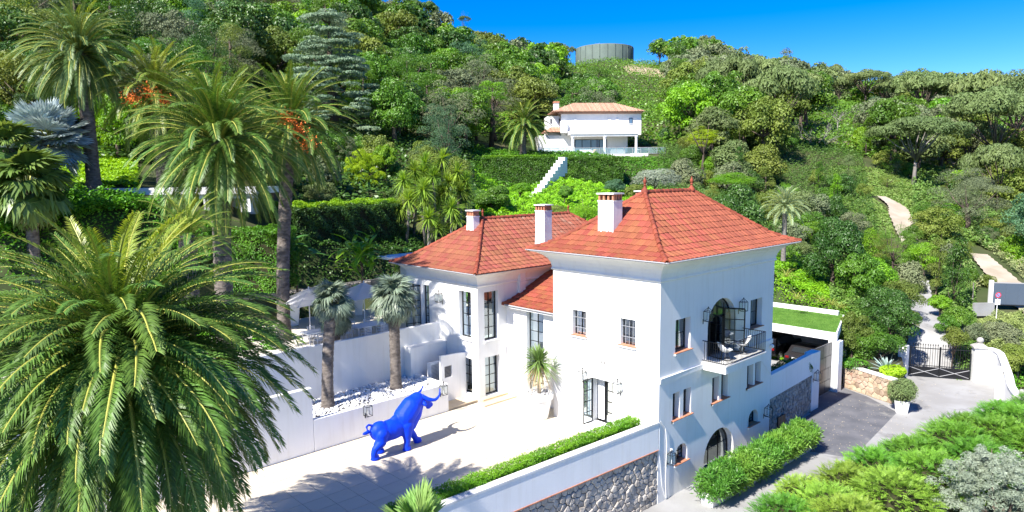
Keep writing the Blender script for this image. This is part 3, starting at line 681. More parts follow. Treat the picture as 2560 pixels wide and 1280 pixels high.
# terrace door of the tower
win(PL, 2.74, 3.38, .44, 2.71, 1, 4, tower, .26, .055, GLASS, curtain=[(2.76, 3.45), (3.62, 4.75)], name='glazed_door')
leaf((-.0, 4.02, .45), math.radians(178), .66, 2.24, tower, 1, 4, label='open glazed leaf of the terrace door')
g = MB(); g.bar((.28, 3.38, .46), (.28, 4.02, .46), .04, BLACK); g.bar((.28, 3.38, 2.70), (.28, 4.02, 2.70), .05, BLACK); g.build('door_frame', BLACK, tower)
g = MB(); g.box(-.55, -.002, 2.5, 4.3, -.01, .2, PLASTER); g.box(-.3, -.002, 2.6, 4.2, .201, .41, PLASTER); g.build('door_step', PLASTER, tower)
g = MB()
for k in range(3): g.box(-.006, -.001, 3.22 + .1 * k, 3.27 + .1 * k, 3.55, 3.7, BLACK)
g.build('air_vent', BLACK, tower)
g = MB(); g.tube([(0.12, -.03, 1.45), (0.5, -.05, 1.0), (0.62, -.05, .2), (.55, -.05, -1.6), (.62, -.06, -2.5)], .018, PAINT, 6); g.tube([(0.04, -.025, 1.4), (.03, -.025, 0), (.3, -.03, -1.8), (.6, -.03, -2.5)], .012, PAINT, 6); g.build('wall_cable', PAINT, tower)
g = MB(); g.tube([(9.95, -.03, 2.4), (11.1, -.03, 1.4)], .012, PAINT, 6); g.sphere((10.98, -.1, 3.1), .12, PAINT); g.sphere((1.0, -.06, -.2), .08, PAINT); g.build('wall_fitting', PAINT, tower)
adopt(tower)

# ------------------------------------------------------------------ the wing
wing = empty('villa_wing', (-1.36, 11.36, 0), 0, 'lower white wing with tall black steel windows and weathered orange hip roof', 'house')
X0, Y0, Y1, X1 = -1.36, 11.36, 18.2, 13.5
Wl = lambda s, t, n: Vector((X0 + n, s, t)); Wr = lambda s, t, n: Vector((s, Y0 + n, t)); Wc = lambda s, t, n: Vector((0.85 + n, s, t))
UW = (11.95, 13.05); LW = (11.95, 13.05)
wall('wall', Wl, [(Y0, -.3), (Y1, -.3), (Y1, 6.85), (Y0, 6.85)], [rect(UW[0], UW[1], 3.6, 6.35), rect(LW[0], LW[1], .28, 2.42), rect(16.0, 16.55, 3.38, 6.3), rect(16.9, 18.05, 3.38, 6.25)], .3, PLASTER, wing, .35)
wall('wall', Wr, [(X0 + .35, -.3), (.85, -.3), (.85, 5.4), (7.5, 5.4), (7.5, 6.85), (X0 + .35, 6.85)], [rect(-.87, .2, 3.5, 6.35), rect(-.87, .24, .22, 2.52)], .3, PLASTER, wing, .35)
g = MB(); g.box(X0, X0 + .35, Y0 - .001, Y0 + .0005, -.3, 6.85, PLASTER); g.build('corner_plaster', PLASTER, wing)
TW0, TW1 = 8.3, 9.65
wall('wall', Wc, [(6.2, -.3), (Y0 - .001, -.3), (Y0 - .001, 5.42), (6.2, 5.42)], [rect(TW0, TW1, .55, 5.32)], .3, PLASTER, wing, .35)
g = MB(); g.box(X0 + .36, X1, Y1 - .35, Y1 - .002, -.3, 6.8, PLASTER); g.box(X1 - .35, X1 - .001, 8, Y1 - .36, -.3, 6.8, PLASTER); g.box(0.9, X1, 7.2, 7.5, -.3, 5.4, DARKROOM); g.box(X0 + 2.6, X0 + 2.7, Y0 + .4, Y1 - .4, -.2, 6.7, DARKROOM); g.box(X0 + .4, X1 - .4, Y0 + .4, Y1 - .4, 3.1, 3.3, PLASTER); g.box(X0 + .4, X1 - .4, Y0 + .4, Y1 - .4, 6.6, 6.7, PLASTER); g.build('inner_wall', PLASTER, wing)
g = MB(); g.box(1.8, 2.25, Y0 - .22, Y0 - .001, 5.5, 7.4, PLASTER); g.box(1.74, 2.31, Y0 - .28, Y0 - .001, 6.6, 6.7, PLASTER); g.build('pilaster', PLASTER, wing)
cove('cornice', X0, X1, Y0, Y1, [(0.0, 6.68), (0.05, 6.69), (0.08, 6.73), (0.08, 6.78), (0.04, 6.82), (0.05, 6.9), (0.1, 7.04), (0.2, 7.2), (0.38, 7.36), (0.58, 7.46), (0.8, 7.52), (0.8, 7.57)], PLASTER, wing)
WR = Hip(X0 - .84, X1 + .84, Y0 - .84, Y1 + .84, 7.58, 10.28, (1.05, .42))
WR.build(wing, TILE2, 12, 0.38, 300)
g = MB()
for a, b in (((X0 - .87, Y0 - .87), (X0 - .87, Y1 + .87)),): g.bar((a[0], a[1], 7.57), (b[0], b[1], 7.57), .05, GUTTER)
g.build('gutter', GUTTER, wing)
finial((WR.x0 + WR.half, WR.y0 + WR.half, 10.36), wing, .8); finial((WR.x1 - WR.half, WR.y0 + WR.half, 10.36), wing, .8)
c_ = on(1185, 572, 0, 1.0)
chimney(wing, 1.35, WR.y0 + WR.half + .1, 9.35, 10.45, .5, .62, 'small white chimney at the left end of the wing roof', .05)
chimney(wing, 4.6, 11.9, 8.6, 10.75, .66, .8, 'white chimney rising from the wing roof beside the tower roof', .03)
# lean-to roof between wing and tower
ly0, ly1, lx0 = 6.76, Y0 - .02, .45
pr = [(0, 5.56), (.5, 5.66), (1.0, 5.82), (1.6, 6.06), (5.2, 7.6)]
lr = MB()
for (a, za), (b, zb) in zip(pr, pr[1:]): lr.add([(lx0 + a, ly0, za), (lx0 + a, ly1, za), (lx0 + b, ly1, zb), (lx0 + b, ly0, zb), (lx0 + a, ly0, za - .1), (lx0 + a, ly1, za - .1), (lx0 + b, ly1, zb - .1), (lx0 + b, ly0, zb - .1)], [(0, 3, 2, 1), (4, 5, 6, 7), (0, 1, 5, 4), (1, 2, 6, 5), (0, 4, 7, 3)], TILE)
lroof = lr.build('lean_to_roof', TILE, wing)
arc = [0]
for a, b in zip(pr, pr[1:]): arc.append(arc[-1] + math.hypot(b[0] - a[0], b[1] - a[1]))
tw, tl = .38, .42; tme = tile_mesh(tw, tl * 1.06, TILE)
for c in range(int(arc[-1] / tl)):
    a = c * tl
    for i in range(4):
        if arc[i] <= a < arc[i + 1] + 1e-6: break
    t = (a - arc[i]) / (arc[i + 1] - arc[i]); A, B = pr[i], pr[i + 1]; x = lx0 + A[0] + (B[0] - A[0]) * t; z = A[1] + (B[1] - A[1]) * t; ang = math.atan2(B[1] - A[1], B[0] - A[0])
    for k in range(int((ly1 - ly0) / tw)):
        up = Vector((math.cos(ang), 0, math.sin(ang))); side = Vector((0, -1, 0)); nr_ = side.cross(up)
        o = link('roof_tile', tme, lroof); M = Matrix((side, up, nr_)).transposed().to_4x4(); M.translation = Vector((x, ly0 + tw * (k + .5), z)) + nr_ * rnd.uniform(0, .01) + up * rnd.uniform(-.01, .01); o.matrix_world = M
g = MB(); g.bar((lx0 - .04, ly0, 5.5), (lx0 - .04, ly1 - .3, 5.5), .07, GUTTER); g.box(lx0 + .02, .849, ly0, ly1 - .3, 5.36, 5.44, PLASTER); g.build('gutter', GUTTER, wing)
cur = [(11.96, 12.2), (12.8, 13.04)]
win(Wl, *UW, 3.6, 6.35, 2, 4, wing, .24, .06, curtain=[(11.8, 12.4), (12.9, 13.8)]); sill(Wl, *UW, 3.6, wing, .24, PLASTER)
win(Wl, *LW, .28, 2.42, 2, 4, wing, .24, .06, curtain=[(11.8, 13.8)], name='glazed_door')
win(Wr, -.87, .2, 3.5, 6.35, 2, 4, wing, .24, .06, curtain=[(-.8, -.5), (.1, 1.0)]); sill(Wr, -.87, .2, 3.5, wing, .24, PLASTER)
win(Wr, -.87, .24, .22, 2.52, 2, 4, wing, .24, .06, curtain=[(-.9, 1.0)], name='glazed_door')
win(Wc, TW0, TW1, .55, 5.32, 2, 8, wing, .24, .05, curtain=[(TW0, TW1 + .8)])
win(Wl, 16.0, 16.55, 3.38, 6.3, 1, 6, wing, .1, .06); win(Wl, 16.9, 18.05, 3.38, 6.25, 1, 1, wing, .2, .08, DGLASS)
leaf((X0, 16.92, 3.4), math.radians(180 - 12), .95, 2.8, wing, 2, 6, label='open glazed leaf at the far end of the wing wall')
g = MB(); g.box(-1.75, .75, Y0 - .95, Y0 - .36, -.01, .1, TANSTONE); g.box(-1.35, .6, Y0 - .36, Y0 - .002, -.01, .2, TANSTONE); g.build('door_step', TANSTONE, wing)
g = MB(); g.box(X0 - 2.25, X0 - .002, Y0 + .1, 13.3, -.01, .12, TANSTONE); g.build('door_landing', TANSTONE, wing)
g = MB(); g.box(-.2, 8, Y1 + .002, Y1 + 2.6, 2, 7.55, PLASTER); g.box(-1.5, 8.2, Y1 + .9, Y1 + 3.4, 7.56, 7.72, PAINT); g.build('flat_roofed_annexe', PLASTER, wing)
g = MB(); g.box(.82, .849, 10.05, 10.25, 2.9, 3.0, GUTTER); g.box(.8, .849, 9.95, 10.1, 1.2, 1.5, PAINT); g.build('wall_fitting', PAINT, wing)
adopt(wing)
# ------------------------------------------------------------------ leaf and stone helpers
def unit(v): return v / np.maximum(np.linalg.norm(v, axis=-1, keepdims=True), 1e-9)
def leaf_quads(C, N, L, Wd, rs=None, up=None, fold=0.0):
    """diamond leaves at C, facing N, length L, width Wd"""
    rs = rs or NR; n = len(C); t = rs.normal(size=(n, 3))
    if up is not None: t = t * 0.45 + np.asarray(up)
    t = unit(t - N * (t * N).sum(-1, keepdims=True)); b = np.cross(N, t)
    L = np.broadcast_to(L, (n,))[:, None] * rs.uniform(.7, 1.3, (n, 1)); Wd = np.broadcast_to(Wd, (n,))[:, None] * rs.uniform(.8, 1.2, (n, 1))
    V = np.stack([C - t * L / 2, C + b * Wd / 2 - t * L * .05, C + t * L / 2 - N * L * fold, C - b * Wd / 2 - t * L * .05], 1).reshape(-1, 3)
    return V, np.arange(n * 4).reshape(-1, 4)
def join(parts):
    V = []; F = []; I = []; b = 0
    for v, f, i in parts: V.append(v); F.append(f + b); I.append(np.full(len(f), i)); b += len(v)
    return np.concatenate(V), np.concatenate(F), np.concatenate(I)
def boxquads(x0, x1, y0, y1, z0, z1):
    V = np.array([(x0, y0, z0), (x1, y0, z0), (x1, y1, z0), (x0, y1, z0), (x0, y0, z1), (x1, y0, z1), (x1, y1, z1), (x0, y1, z1)], float)
    return V, np.array([(0, 3, 2, 1), (4, 5, 6, 7), (0, 1, 5, 4), (1, 2, 6, 5), (2, 3, 7, 6), (3, 0, 4, 7)])
def hedge(name, Lx, Ly, Lz, leaf, density, m, label, cat='hedge', origin=(0, 0, 0), rz=0.0, lump=.12, aspect=.45, sprout=0.0, group=None, mcore=None, depth=.18, spiky=0.0):
    """clipped hedge: dark twiggy core and leaves through a shell with uneven surface; local box 0..Lx, 0..Ly, 0..Lz"""
    rs = np.random.RandomState(int(abs(origin[0] * 13 + origin[1] * 7 + Lx * 3)) % 9999)
    C = []; N = []
    faces = [((0, 0, Lz), (Lx, 0, 0), (0, Ly, 0), (0, 0, 1), 1.3), ((0, 0, 0), (Lx, 0, 0), (0, 0, Lz), (0, -1, 0), 1), ((0, Ly, 0), (Lx, 0, 0), (0, 0, Lz), (0, 1, 0), .5), ((0, 0, 0), (0, Ly, 0), (0, 0, Lz), (-1, 0, 0), 1), ((Lx, 0, 0), (0, Ly, 0), (0, 0, Lz), (1, 0, 0), 1)]
    for o, a, b, nn, k in faces:
        o, a, b, nn = map(np.array, (o, a, b, nn)); n = int(np.linalg.norm(a) * np.linalg.norm(b) * density * k) + 1
        u = rs.rand(n, 1); v = rs.rand(n, 1); p = o + a * u + b * v
        lumpy = np.sin(p[:, :1] * 2.1 + p[:, 2:] * 1.7 + 1) * np.sin(p[:, 1:2] * 2.3 + p[:, 2:] * 2.9) * lump + np.sin(p[:, :1] * 5.3 + p[:, 2:] * 4.1) * lump * .5
        dd = -np.abs(rs.normal(0, 1, (n, 1))) * depth * .6 + lumpy
        if nn[2] == 1 and sprout: dd = dd + rs.exponential(sprout, (n, 1))
        C.append(p + nn * dd); N.append(unit(nn + rs.normal(0, .55, (n, 3)) + np.array([0, 0, .25])))
    C = np.concatenate(C); N = np.concatenate(N)
    up = np.array([0, 0, 1.2]) if spiky else None
    V, F = leaf_quads(C, N, leaf, leaf * aspect, rs, up, .15)
    e = .12 + depth * .5
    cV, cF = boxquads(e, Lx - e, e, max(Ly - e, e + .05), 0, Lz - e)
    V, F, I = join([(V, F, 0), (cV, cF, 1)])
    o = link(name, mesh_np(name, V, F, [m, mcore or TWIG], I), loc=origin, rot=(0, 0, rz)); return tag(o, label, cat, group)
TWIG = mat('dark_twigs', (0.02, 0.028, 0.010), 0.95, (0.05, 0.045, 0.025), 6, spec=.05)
BARK = mat('bark', (0.14, 0.11, 0.085), 0.95, (0.07, 0.055, 0.045), 5, 8, bump=.7, bscale=14, spec=.1, stretch=(1, 1, .3))
GBARK = mat('grey_bark', (0.24, 0.22, 0.2), 0.95, (0.14, 0.125, 0.11), 5, 8, bump=.6, bscale=14, spec=.1)
PALMBARK = mat('palm_bark', (0.22, 0.19, 0.165), 0.95, (0.10, 0.085, 0.075), 3, 8, bump=1.0, bscale=10, spec=.1, stretch=(1, 1, 2.5))
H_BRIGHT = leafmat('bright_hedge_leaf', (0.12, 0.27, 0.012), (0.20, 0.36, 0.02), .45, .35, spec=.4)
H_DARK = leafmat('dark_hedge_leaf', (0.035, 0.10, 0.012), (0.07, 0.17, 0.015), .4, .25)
H_MID = leafmat('mid_hedge_leaf', (0.06, 0.17, 0.012), (0.12, 0.26, 0.02), .42, .3)
H_GREY = leafmat('grey_green_leaf', (0.13, 0.17, 0.11), (0.19, 0.24, 0.16), .6, .2)
CONIF = leafmat('juniper_spray', (0.07, 0.20, 0.022), (0.15, 0.31, 0.03), .5, .3)
OLEAN = leafmat('oleander_leaf', (0.08, 0.20, 0.025), (0.14, 0.27, 0.04), .4, .25)
IVY = leafmat('ivy_leaf', (0.10, 0.27, 0.010), (0.19, 0.40, 0.015), .45, .3)

def voronoi_stones(w, h, size, seed, keep=None):
    rs = random.Random(seed); pts = []
    ny = max(1, round(h / (size * .72))); nx = max(1, round(w / size))
    for j in range(-1, ny + 1):
        for i in range(-1, nx + 1): pts.append(((i + .5 + .5 * (j % 2) + rs.uniform(-.33, .33)) * w / nx, (j + .5 + rs.uniform(-.3, .3)) * h / ny))
    cells = []
    for a, p in enumerate(pts):
        poly = [(max(0, p[0] - 2 * size), max(0, p[1] - 2 * size)), (min(w, p[0] + 2 * size), max(0, p[1] - 2 * size)), (min(w, p[0] + 2 * size), min(h, p[1] + 2 * size)), (max(0, p[0] - 2 * size), min(h, p[1] + 2 * size))]
        if poly[0][0] >= poly[1][0] or poly[0][1] >= poly[2][1]: continue
        for b, q in enumerate(pts):
            if a == b or abs(q[0] - p[0]) > 3 * size or abs(q[1] - p[1]) > 3 * size: continue
            mx, my = (p[0] + q[0]) / 2, (p[1] + q[1]) / 2; nx_, ny_ = q[0] - p[0], q[1] - p[1]; out = []
            for k in range(len(poly)):
                A, B = poly[k], poly[(k + 1) % len(poly)]; da = (A[0] - mx) * nx_ + (A[1] - my) * ny_; db = (B[0] - mx) * nx_ + (B[1] - my) * ny_
                if da <= 0: out.append(A)
                if da * db < 0: t = da / (da - db); out.append((A[0] + (B[0] - A[0]) * t, A[1] + (B[1] - A[1]) * t))
            poly = out
            if len(poly) < 3: break
        if len(poly) >= 3:
            c = (sum(x for x, y in poly) / len(poly), sum(y for x, y in poly) / len(poly))
            if not keep or keep(c): cells.append((c, poly))
    return cells
def stone_face(parent, P, w, h, size, m, seed, gap=.03, proud=.07, keep=None, limit=300):
    cells = voronoi_stones(w, h, size, seed, keep); rs = random.Random(seed + 1)
    cells.sort(key=lambda c: (P(c[0][0], c[0][1], 0) - CAM).length)
    sv = []; sf = []
    for idx, (c, poly) in enumerate(cells):
        R0 = max(math.hypot(x - c[0], y - c[1]) for x, y in poly); k = max(.5, 1 - gap / max(R0, .01)); pr = proud * rs.uniform(.5, 1.2); tx, ty = rs.uniform(-.12, .12), rs.uniform(-.12, .12)
        n = len(poly); vs = []
        for s, d in ((k, 0), (k * .95, -pr * .8), (k * .72, -pr)):
            for x, y in poly: dx, dy = (x - c[0]) * s, (y - c[1]) * s; vs.append(P(c[0] + dx, c[1] + dy, d + (dx * tx + dy * ty) * (d != 0)))
        vs.append(P(c[0], c[1], -pr * 1.05))
        fs = []
        for r in range(2):
            for i in range(n): fs.append((r * n + i, r * n + (i + 1) % n, (r + 1) * n + (i + 1) % n, (r + 1) * n + i))
        for i in range(n): fs.append((2 * n + i, 2 * n + (i + 1) % n, 3 * n))
        if idx < limit:
            mb = MB(); mb.add(vs, fs, m); mb.build('stone', m, parent)
        else: b = len(sv); sv += vs; sf += [tuple(i + b for i in f) for f in fs]
    if sf: mb = MB(); mb.add(sv, sf, m); tag(mb.build('stones', m, parent), kind='stuff')
GSTONE = mat('grey_rubble_stone', (0.43, 0.395, 0.345), .9, (0.26, 0.235, 0.205), 2.5, 8, bump=.9, bscale=12, rand=.22, spec=.15)
TSTONE = mat('tan_rubble_stone', (0.50, 0.40, 0.29), .9, (0.36, 0.26, 0.18), 2.0, 8, bump=.6, bscale=10, rand=.25, huevar=.015, spec=.15, spots=(1.2, .62, (.34, .16, .1)))
MORTAR = mat('mortar', (0.20, 0.19, 0.18), .95, (0.12, 0.115, 0.11), 6, bump=.6, bscale=20)

# ------------------------------------------------------------------ bull terrace
tb = MB(); tb.prism([(-24, 1.72), (-.02, .5), (-.02, 6.7), (.85, 6.7), (.85, 11.359), (-24, 11.359)], 3.18, MORTAR, 2, -3.2); terr = tag(tb.build('terrace', MORTAR), kind='structure')
SLABM = mat('pale_paving_slab', (0.60, 0.53, 0.42), .7, (0.54, 0.47, 0.365), .7, 6, rand=.03, spec=.3)
sw, sl = 1.02, .9; mb = MB(); mb.box(.009, sw - .009, .009, sl - .009, -.03, .012, SLABM); pme = mb.mesh('paving_slab', SLABM)
for i in range(-23, 1):
    for j in range(0, 12):
        x, y = i * sw - .2, .55 + j * sl
        if y + sl > 11.36 or x + sw > (.84): continue
        if x > -.2 and y < 6.6: continue
        if y < .35 - .05 * x: continue
        link('paving_slab', pme, terr, (x, y, 0))
# parapet over the rubble retaining wall
ANG = math.pi - math.radians(2.8); WLN = 17.0
par = empty('terrace_parapet', (0, 0, -3.2), 0, 'long white rendered parapet on grey rubble wall below the clipped terrace hedge', 'wall')
dxp = Vector((math.cos(ANG), math.sin(ANG), 0)); dnp = Vector((-dxp.y, dxp.x, 0)); dnp = dnp if dnp.y > 0 else -dnp
PP = lambda s, t, n: dxp * s + dnp * (n - .03) + Vector((0, 0, t))
def slabP(mb, P, s0, s1, t0, t1, n0, n1, m): mb.add([P(s0, t0, n0), P(s1, t0, n0), P(s1, t1, n0), P(s0, t1, n0), P(s0, t0, n1), P(s1, t0, n1), P(s1, t1, n1), P(s0, t1, n1)], [(0, 1, 2, 3), (7, 6, 5, 4), (0, 4, 5, 1), (1, 5, 6, 2), (2, 6, 7, 3), (3, 7, 4, 0)], m); return mb
slabP(MB(), PP, .03, WLN, .10, 1.36, 0, .3, PLASTER).build('parapet_wall', PLASTER, par)
slabP(MB(), PP, .03, WLN, 1.361, 1.44, -.03, .34, COPING).build('coping', COPING, par)
slabP(MB(), PP, .03, WLN, .055, .099, -.03, .3, BRICK).build('tile_edging', BRICK, par)
slabP(MB(), PP, .03, WLN, -5.0, .054, .12, .5, MORTAR).build('backing_wall', MORTAR, par)
stone_face(par, lambda s, t, n: PP(s + .05, t - 4.2, n + .125), WLN - .1, 4.24, .36, GSTONE, 5, proud=.1, gap=.014)
par.location = (0, 0, -3.2); adopt(par)
hedge('clipped_hedge', 13.2, .75, 1.62, .11, 950, H_BRIGHT, 'long low bright green hedge clipped behind the white terrace parapet', origin=(-13.9, .95, .0), rz=math.radians(-2.0), lump=.05, sprout=.03, spiky=1, aspect=.33)
# ---- pebble planter and walls on the far side of the terrace
def wbox(name, x0, x1, y0, y1, z0, z1, label, cat='wall', m=None, cap=True, parent=None):
    mb = MB(); mb.box(x0, x1, y0, y1, z0, z1, m or PLASTER)
    o = mb.build(name, m or PLASTER, parent, bevel=.025)
    return tag(o, label, cat) if label else o
pl = empty('pebble_planter', (-7.6, 13.2, 0), 0, 'white rendered planter filled with white pebbles around two palms', 'planter')
wbox('front_wall', -11.6, -3.55, 11.4, 11.65, -.01, 1.57, None, parent=pl); wbox('end_wall', -3.8, -3.55, 11.651, 14.99, -.01, 1.56, None, parent=pl); wbox('planter_bed', -11.6, -3.8, 11.66, 14.99, -.01, 1.28, None, m=mat('dark_soil', (.12, .11, .10), .95), parent=pl)
PEB = mat('white_pebble', (0.74, 0.74, 0.73), .7, (0.6, 0.6, 0.6), 5, 4, rand=.12, spec=.3)
pms = []
for k in range(4):
    mb = MB(); mb.sphere((0, 0, 0), (1, rnd.uniform(.65, .9), rnd.uniform(.5, .7)), PEB, 7, 4); pms.append(mb.mesh('pebble', PEB, smooth='all'))
peb = []
for _ in range(5200):
    x, y = rnd.uniform(-11.5, -3.85), rnd.uniform(11.72, 14.9)
    r = rnd.uniform(.07, .13)
    if all((x - a) ** 2 + (y - b) ** 2 > ((r + c) * .62) ** 2 for a, b, c in peb): peb.append((x, y, r))
peb.sort(key=lambda p: (Vector((p[0], p[1], 1.3)) - CAM).length - p[2] * 25)
sv = []; sf = []
for i, (x, y, r) in enumerate(peb):
    me = pms[i % 4]; z = 1.28 + r * .45 + .1 * math.exp(-((y - 13) ** 2)) 
    if i < 300: link('pebble', me, pl, (x, y, z), (rnd.uniform(-.3, .3), rnd.uniform(-.3, .3), rnd.uniform(0, 6)), r)
    else:
        M = Matrix.Translation((x, y, z)) @ Matrix.Rotation(rnd.uniform(0, 6), 4, 'Z') @ Matrix.Scale(r, 4); b = len(sv)
        sv += [tuple(M @ v.co) for v in me.vertices]; sf += [tuple(q + b for q in p.vertices) for p in me.polygons]
mb = MB(); mb.add(sv, sf, mat('white_pebble_far', (0.74, 0.74, 0.73), .7, island=.12, spec=.3)); tag(mb.build('pebbles', None, pl, smooth='all'), kind='stuff'); adopt(pl)
wbox('terrace_wall', -24, -11.61, 11.4, 11.7, -.01, 3.13, 'high plain white wall left of the pebble planter striped with palm shadows')
wbox('terrace_wall', -24, -1.37, 15.0, 15.3, -.01, 4.15, 'white retaining wall of the upper terrace behind the pebble planter')
wbox('wall_buttress', -4.0, -1.37, 14.3, 14.999, -.01, 3.13, 'low white wall block at the corner between planter and wing')
vw = empty('screen_wall', (-2.3, 12.5, 0), 0, 'thin white screen wall with a black louvre hiding the air conditioner', 'wall')
wall('wall_panel', lambda s, t, n: Vector((s, 12.5 + n, t)), [(-3.2, .1), (-1.37, .1), (-1.37, 2.74), (-3.2, 2.84)], [rect(-2.95, -2.42, 1.5, 2.18)], .15, PLASTER, vw)
mb = MB(); 
for k in range(9): mb.box(-2.95, -2.42, 12.55, 12.6, 1.52 + k * .073, 1.54 + k * .073, GUTTER)
mb.box(-2.94, -2.43, 12.62, 12.64, 1.51, 2.17, BLACK); mb.build('louvre', BLACK, vw); adopt(vw)
ac = empty('air_conditioner', (-2.9, 13.5, 1.3), 0, 'white air conditioner unit behind the screen wall next to the planter', 'air conditioner')
mb = MB(); mb.box(-.4, .45, -.15, .2, 0, .95, PAINT); mb.build('casing', PAINT, ac, bevel=.03); mb = MB()
for k in range(10): mb.box(-.36, .1, -.165, -.152, .08 + k * .08, .115 + k * .08, GUTTER)
mb.build('grille', GUTTER, ac); mb = MB(); mb.box(-.35, -.25, -.1, .1, -1.28, -.001, PAINT); mb.box(.3, .4, -.1, .1, -1.28, -.001, PAINT); mb.build('bracket', PAINT, ac)

# ---- upper terrace
ut = MB(); ut.box(-24, -1.37, 15.3, 26.5, 2.2, 3.3, CREAM); ut.box(-1.36, 8, 18.25, 26.5, 2.2, 3.29, CREAM); tag(ut.build('upper_terrace', CREAM), kind='structure')
mb = MB()
bwl = empty('garden_wall', (-10, 26.5, 2.6), 0, 'dark rubble stone wall under the ivy at the back of the upper terrace', 'wall')
mb.box(-22, 9, 26.6, 27.1, 2.6, 5.3, MORTAR); mb.build('backing_wall', MORTAR, bwl)
stone_face(bwl, lambda s, t, n: Vector((-14 + s, 26.6 + n, 3.3 + t)), 15, 1.95, .42, GSTONE, 9, limit=200); adopt(bwl)
def umbrella(x, y, label, first=[None], half=1.45, ztop=6.35):
    if first[0] is None:
        u = empty('garden_umbrella', (x, y, 3.3), 0, label, 'umbrella', 'white square umbrellas on the upper terrace'); FAB = mat('white_canvas', (.78, .78, .78), .9, bump=.05, bscale=5)
        m1 = leafmat('white_canvas_cloth', (.78, .79, .8), (.76, .77, .78), .9, .5, rand=0, huevar=0, island=0)
        mb = MB(); h = half; V = [(0, 0, 3.05)]; n = 4
        pts = [(-h, -h), (0, -h), (h, -h), (h, 0), (h, h), (0, h), (-h, h), (-h, 0)]
        for k in (.5, 1.0):
            for i, (a, b) in enumerate(pts): V.append((a * k, b * k, 3.05 - (.42 if k < 1 else .82) - (0 if i % 2 == 0 else -.07 * k)))
        F = [(0, 1 + i, 1 + (i + 1) % 8) for i in range(8)] + [(1 + i, 9 + i, 9 + (i + 1) % 8, 1 + (i + 1) % 8) for i in range(8)]
        mb.add(V, F, m1); mb.build('canopy', m1, u)
        mb = MB(); mb.tube([(0, 0, 0), (0, 0, 3.1)], .035, PAINT, 10); mb.build('pole', PAINT, u); mb = MB(); mb.box(-.35, .35, -.35, .35, 0, .08, GUTTER); mb.build('base', GUTTER, u)
        for i in range(8):
            mb = MB(); a, b = pts[i]; mb.bar((0, 0, 2.95), (a, b, 2.2 + .05 * (i % 2)), .025, PAINT); mb.build('rib', PAINT, u)
        mb = MB(); mb.lathe([(.03, 3.06), (.05, 3.1), (.01, 3.16)], PAINT, 8); mb.build('finial', PAINT, u)
        first[0] = u; return u
    c = copy_tree(first[0]); c.location = (x, y, 3.3); c['label'] = label; return c
umbrella(-3.6, 19.9, 'white square umbrella nearest the wing, over the white dining table')
umbrella(-7.15, 20.3, 'white square umbrella beside the tall palm trunk')
umbrella(-4.6, 23.4, 'white square umbrella half hidden behind the other two').scale = (.95, .95, .9)
def table(x, y, label, first=[None]):
    if first[0] is None:
        t = empty('dining_table', (x, y, 3.3), 0, label, 'table', 'white tables on the upper terrace'); mb = MB(); mb.box(-1.0, 1.0, -.55, .55, .7, .76, PAINT); mb.build('tabletop', PAINT, t, bevel=.01)
        for a in (-.88, .88):
            for b in (-.45, .45): mb = MB(); mb.box(a - .03, a + .03, b - .03, b + .03, 0, .7, PAINT); mb.build('leg', PAINT, t)
        first[0] = t; return t
    c = copy_tree(first[0]); c.location = (x, y, 3.3); c['label'] = label; return c
table(-4.5, 18.1, 'long white outdoor table under the umbrella beside the wing'); table(-7.4, 18.6, 'white outdoor table behind the left planter palm crown')
def chair(x, y, rz, label, first=[None]):
    if first[0] is None:
        t = empty('garden_chair', (x, y, 3.3), rz, label, 'chair', 'white slatted chairs round the upper terrace tables')
        mb = MB(); mb.box(-.24, .24, -.24, .24, .42, .45, PAINT); mb.build('seat', PAINT, t)
        for a in (-.22, .22):
            for b in (-.22, .22): mb = MB(); mb.box(a - .018, a + .018, b - .018, b + .018, 0, .42 if b < 0 else .85, PAINT); mb.build('leg', PAINT, t)
        for k in range(4): mb = MB(); mb.box(-.2, .2, .21, .23, .52 + k * .09, .57 + k * .09, PAINT); mb.build('back_slat', PAINT, t)
        mb = MB(); 
        for a in (-.23, .23): mb.box(a - .02, a + .02, -.22, .22, .62, .65, PAINT)
        mb.build('armrest', PAINT, t); first[0] = t; return t
    c = copy_tree(first[0]); c.location = (x, y, 3.3); c.rotation_euler = (0, 0, rz); c['label'] = label; return c
for i, (x, y, r, l) in enumerate(((-5.1, 17.25, math.pi, 'left white chair on the near side of the table by the wing'), (-4.0, 17.25, math.pi, 'right white chair on the near side of the table by the wing'), (-5.0, 18.95, 0, 'white chair at the far left side of the table by the wing'), (-3.9, 18.95, 0, 'white chair at the far side nearest the umbrella pole'),
        (-5.9, 18.1, math.pi / 2, 'white chair at the left end of the table by the wing'), (-7.9, 17.75, math.pi, 'left white chair on the near side of the table behind the palm'), (-6.9, 17.75, math.pi, 'right white chair on the near side of the table behind the palm'), (-7.4, 19.5, 0, 'white chair on the far side of the table behind the palm'))): chair(x, y, r, l)
def pot_mesh(h, r0, r1, square=False):
    mb = MB(); mb.lathe([(r0, 0), (r0 * 1.02, .02), (r1 * .9, h * .78), (r1 * 1.0, h * .79), (r1 * 1.03, h * .99), (r1 * .97, h), (r1 * .86, h * .99), (r1 * .82, h * .9)], PAINT, 4 if square else 32); return mb
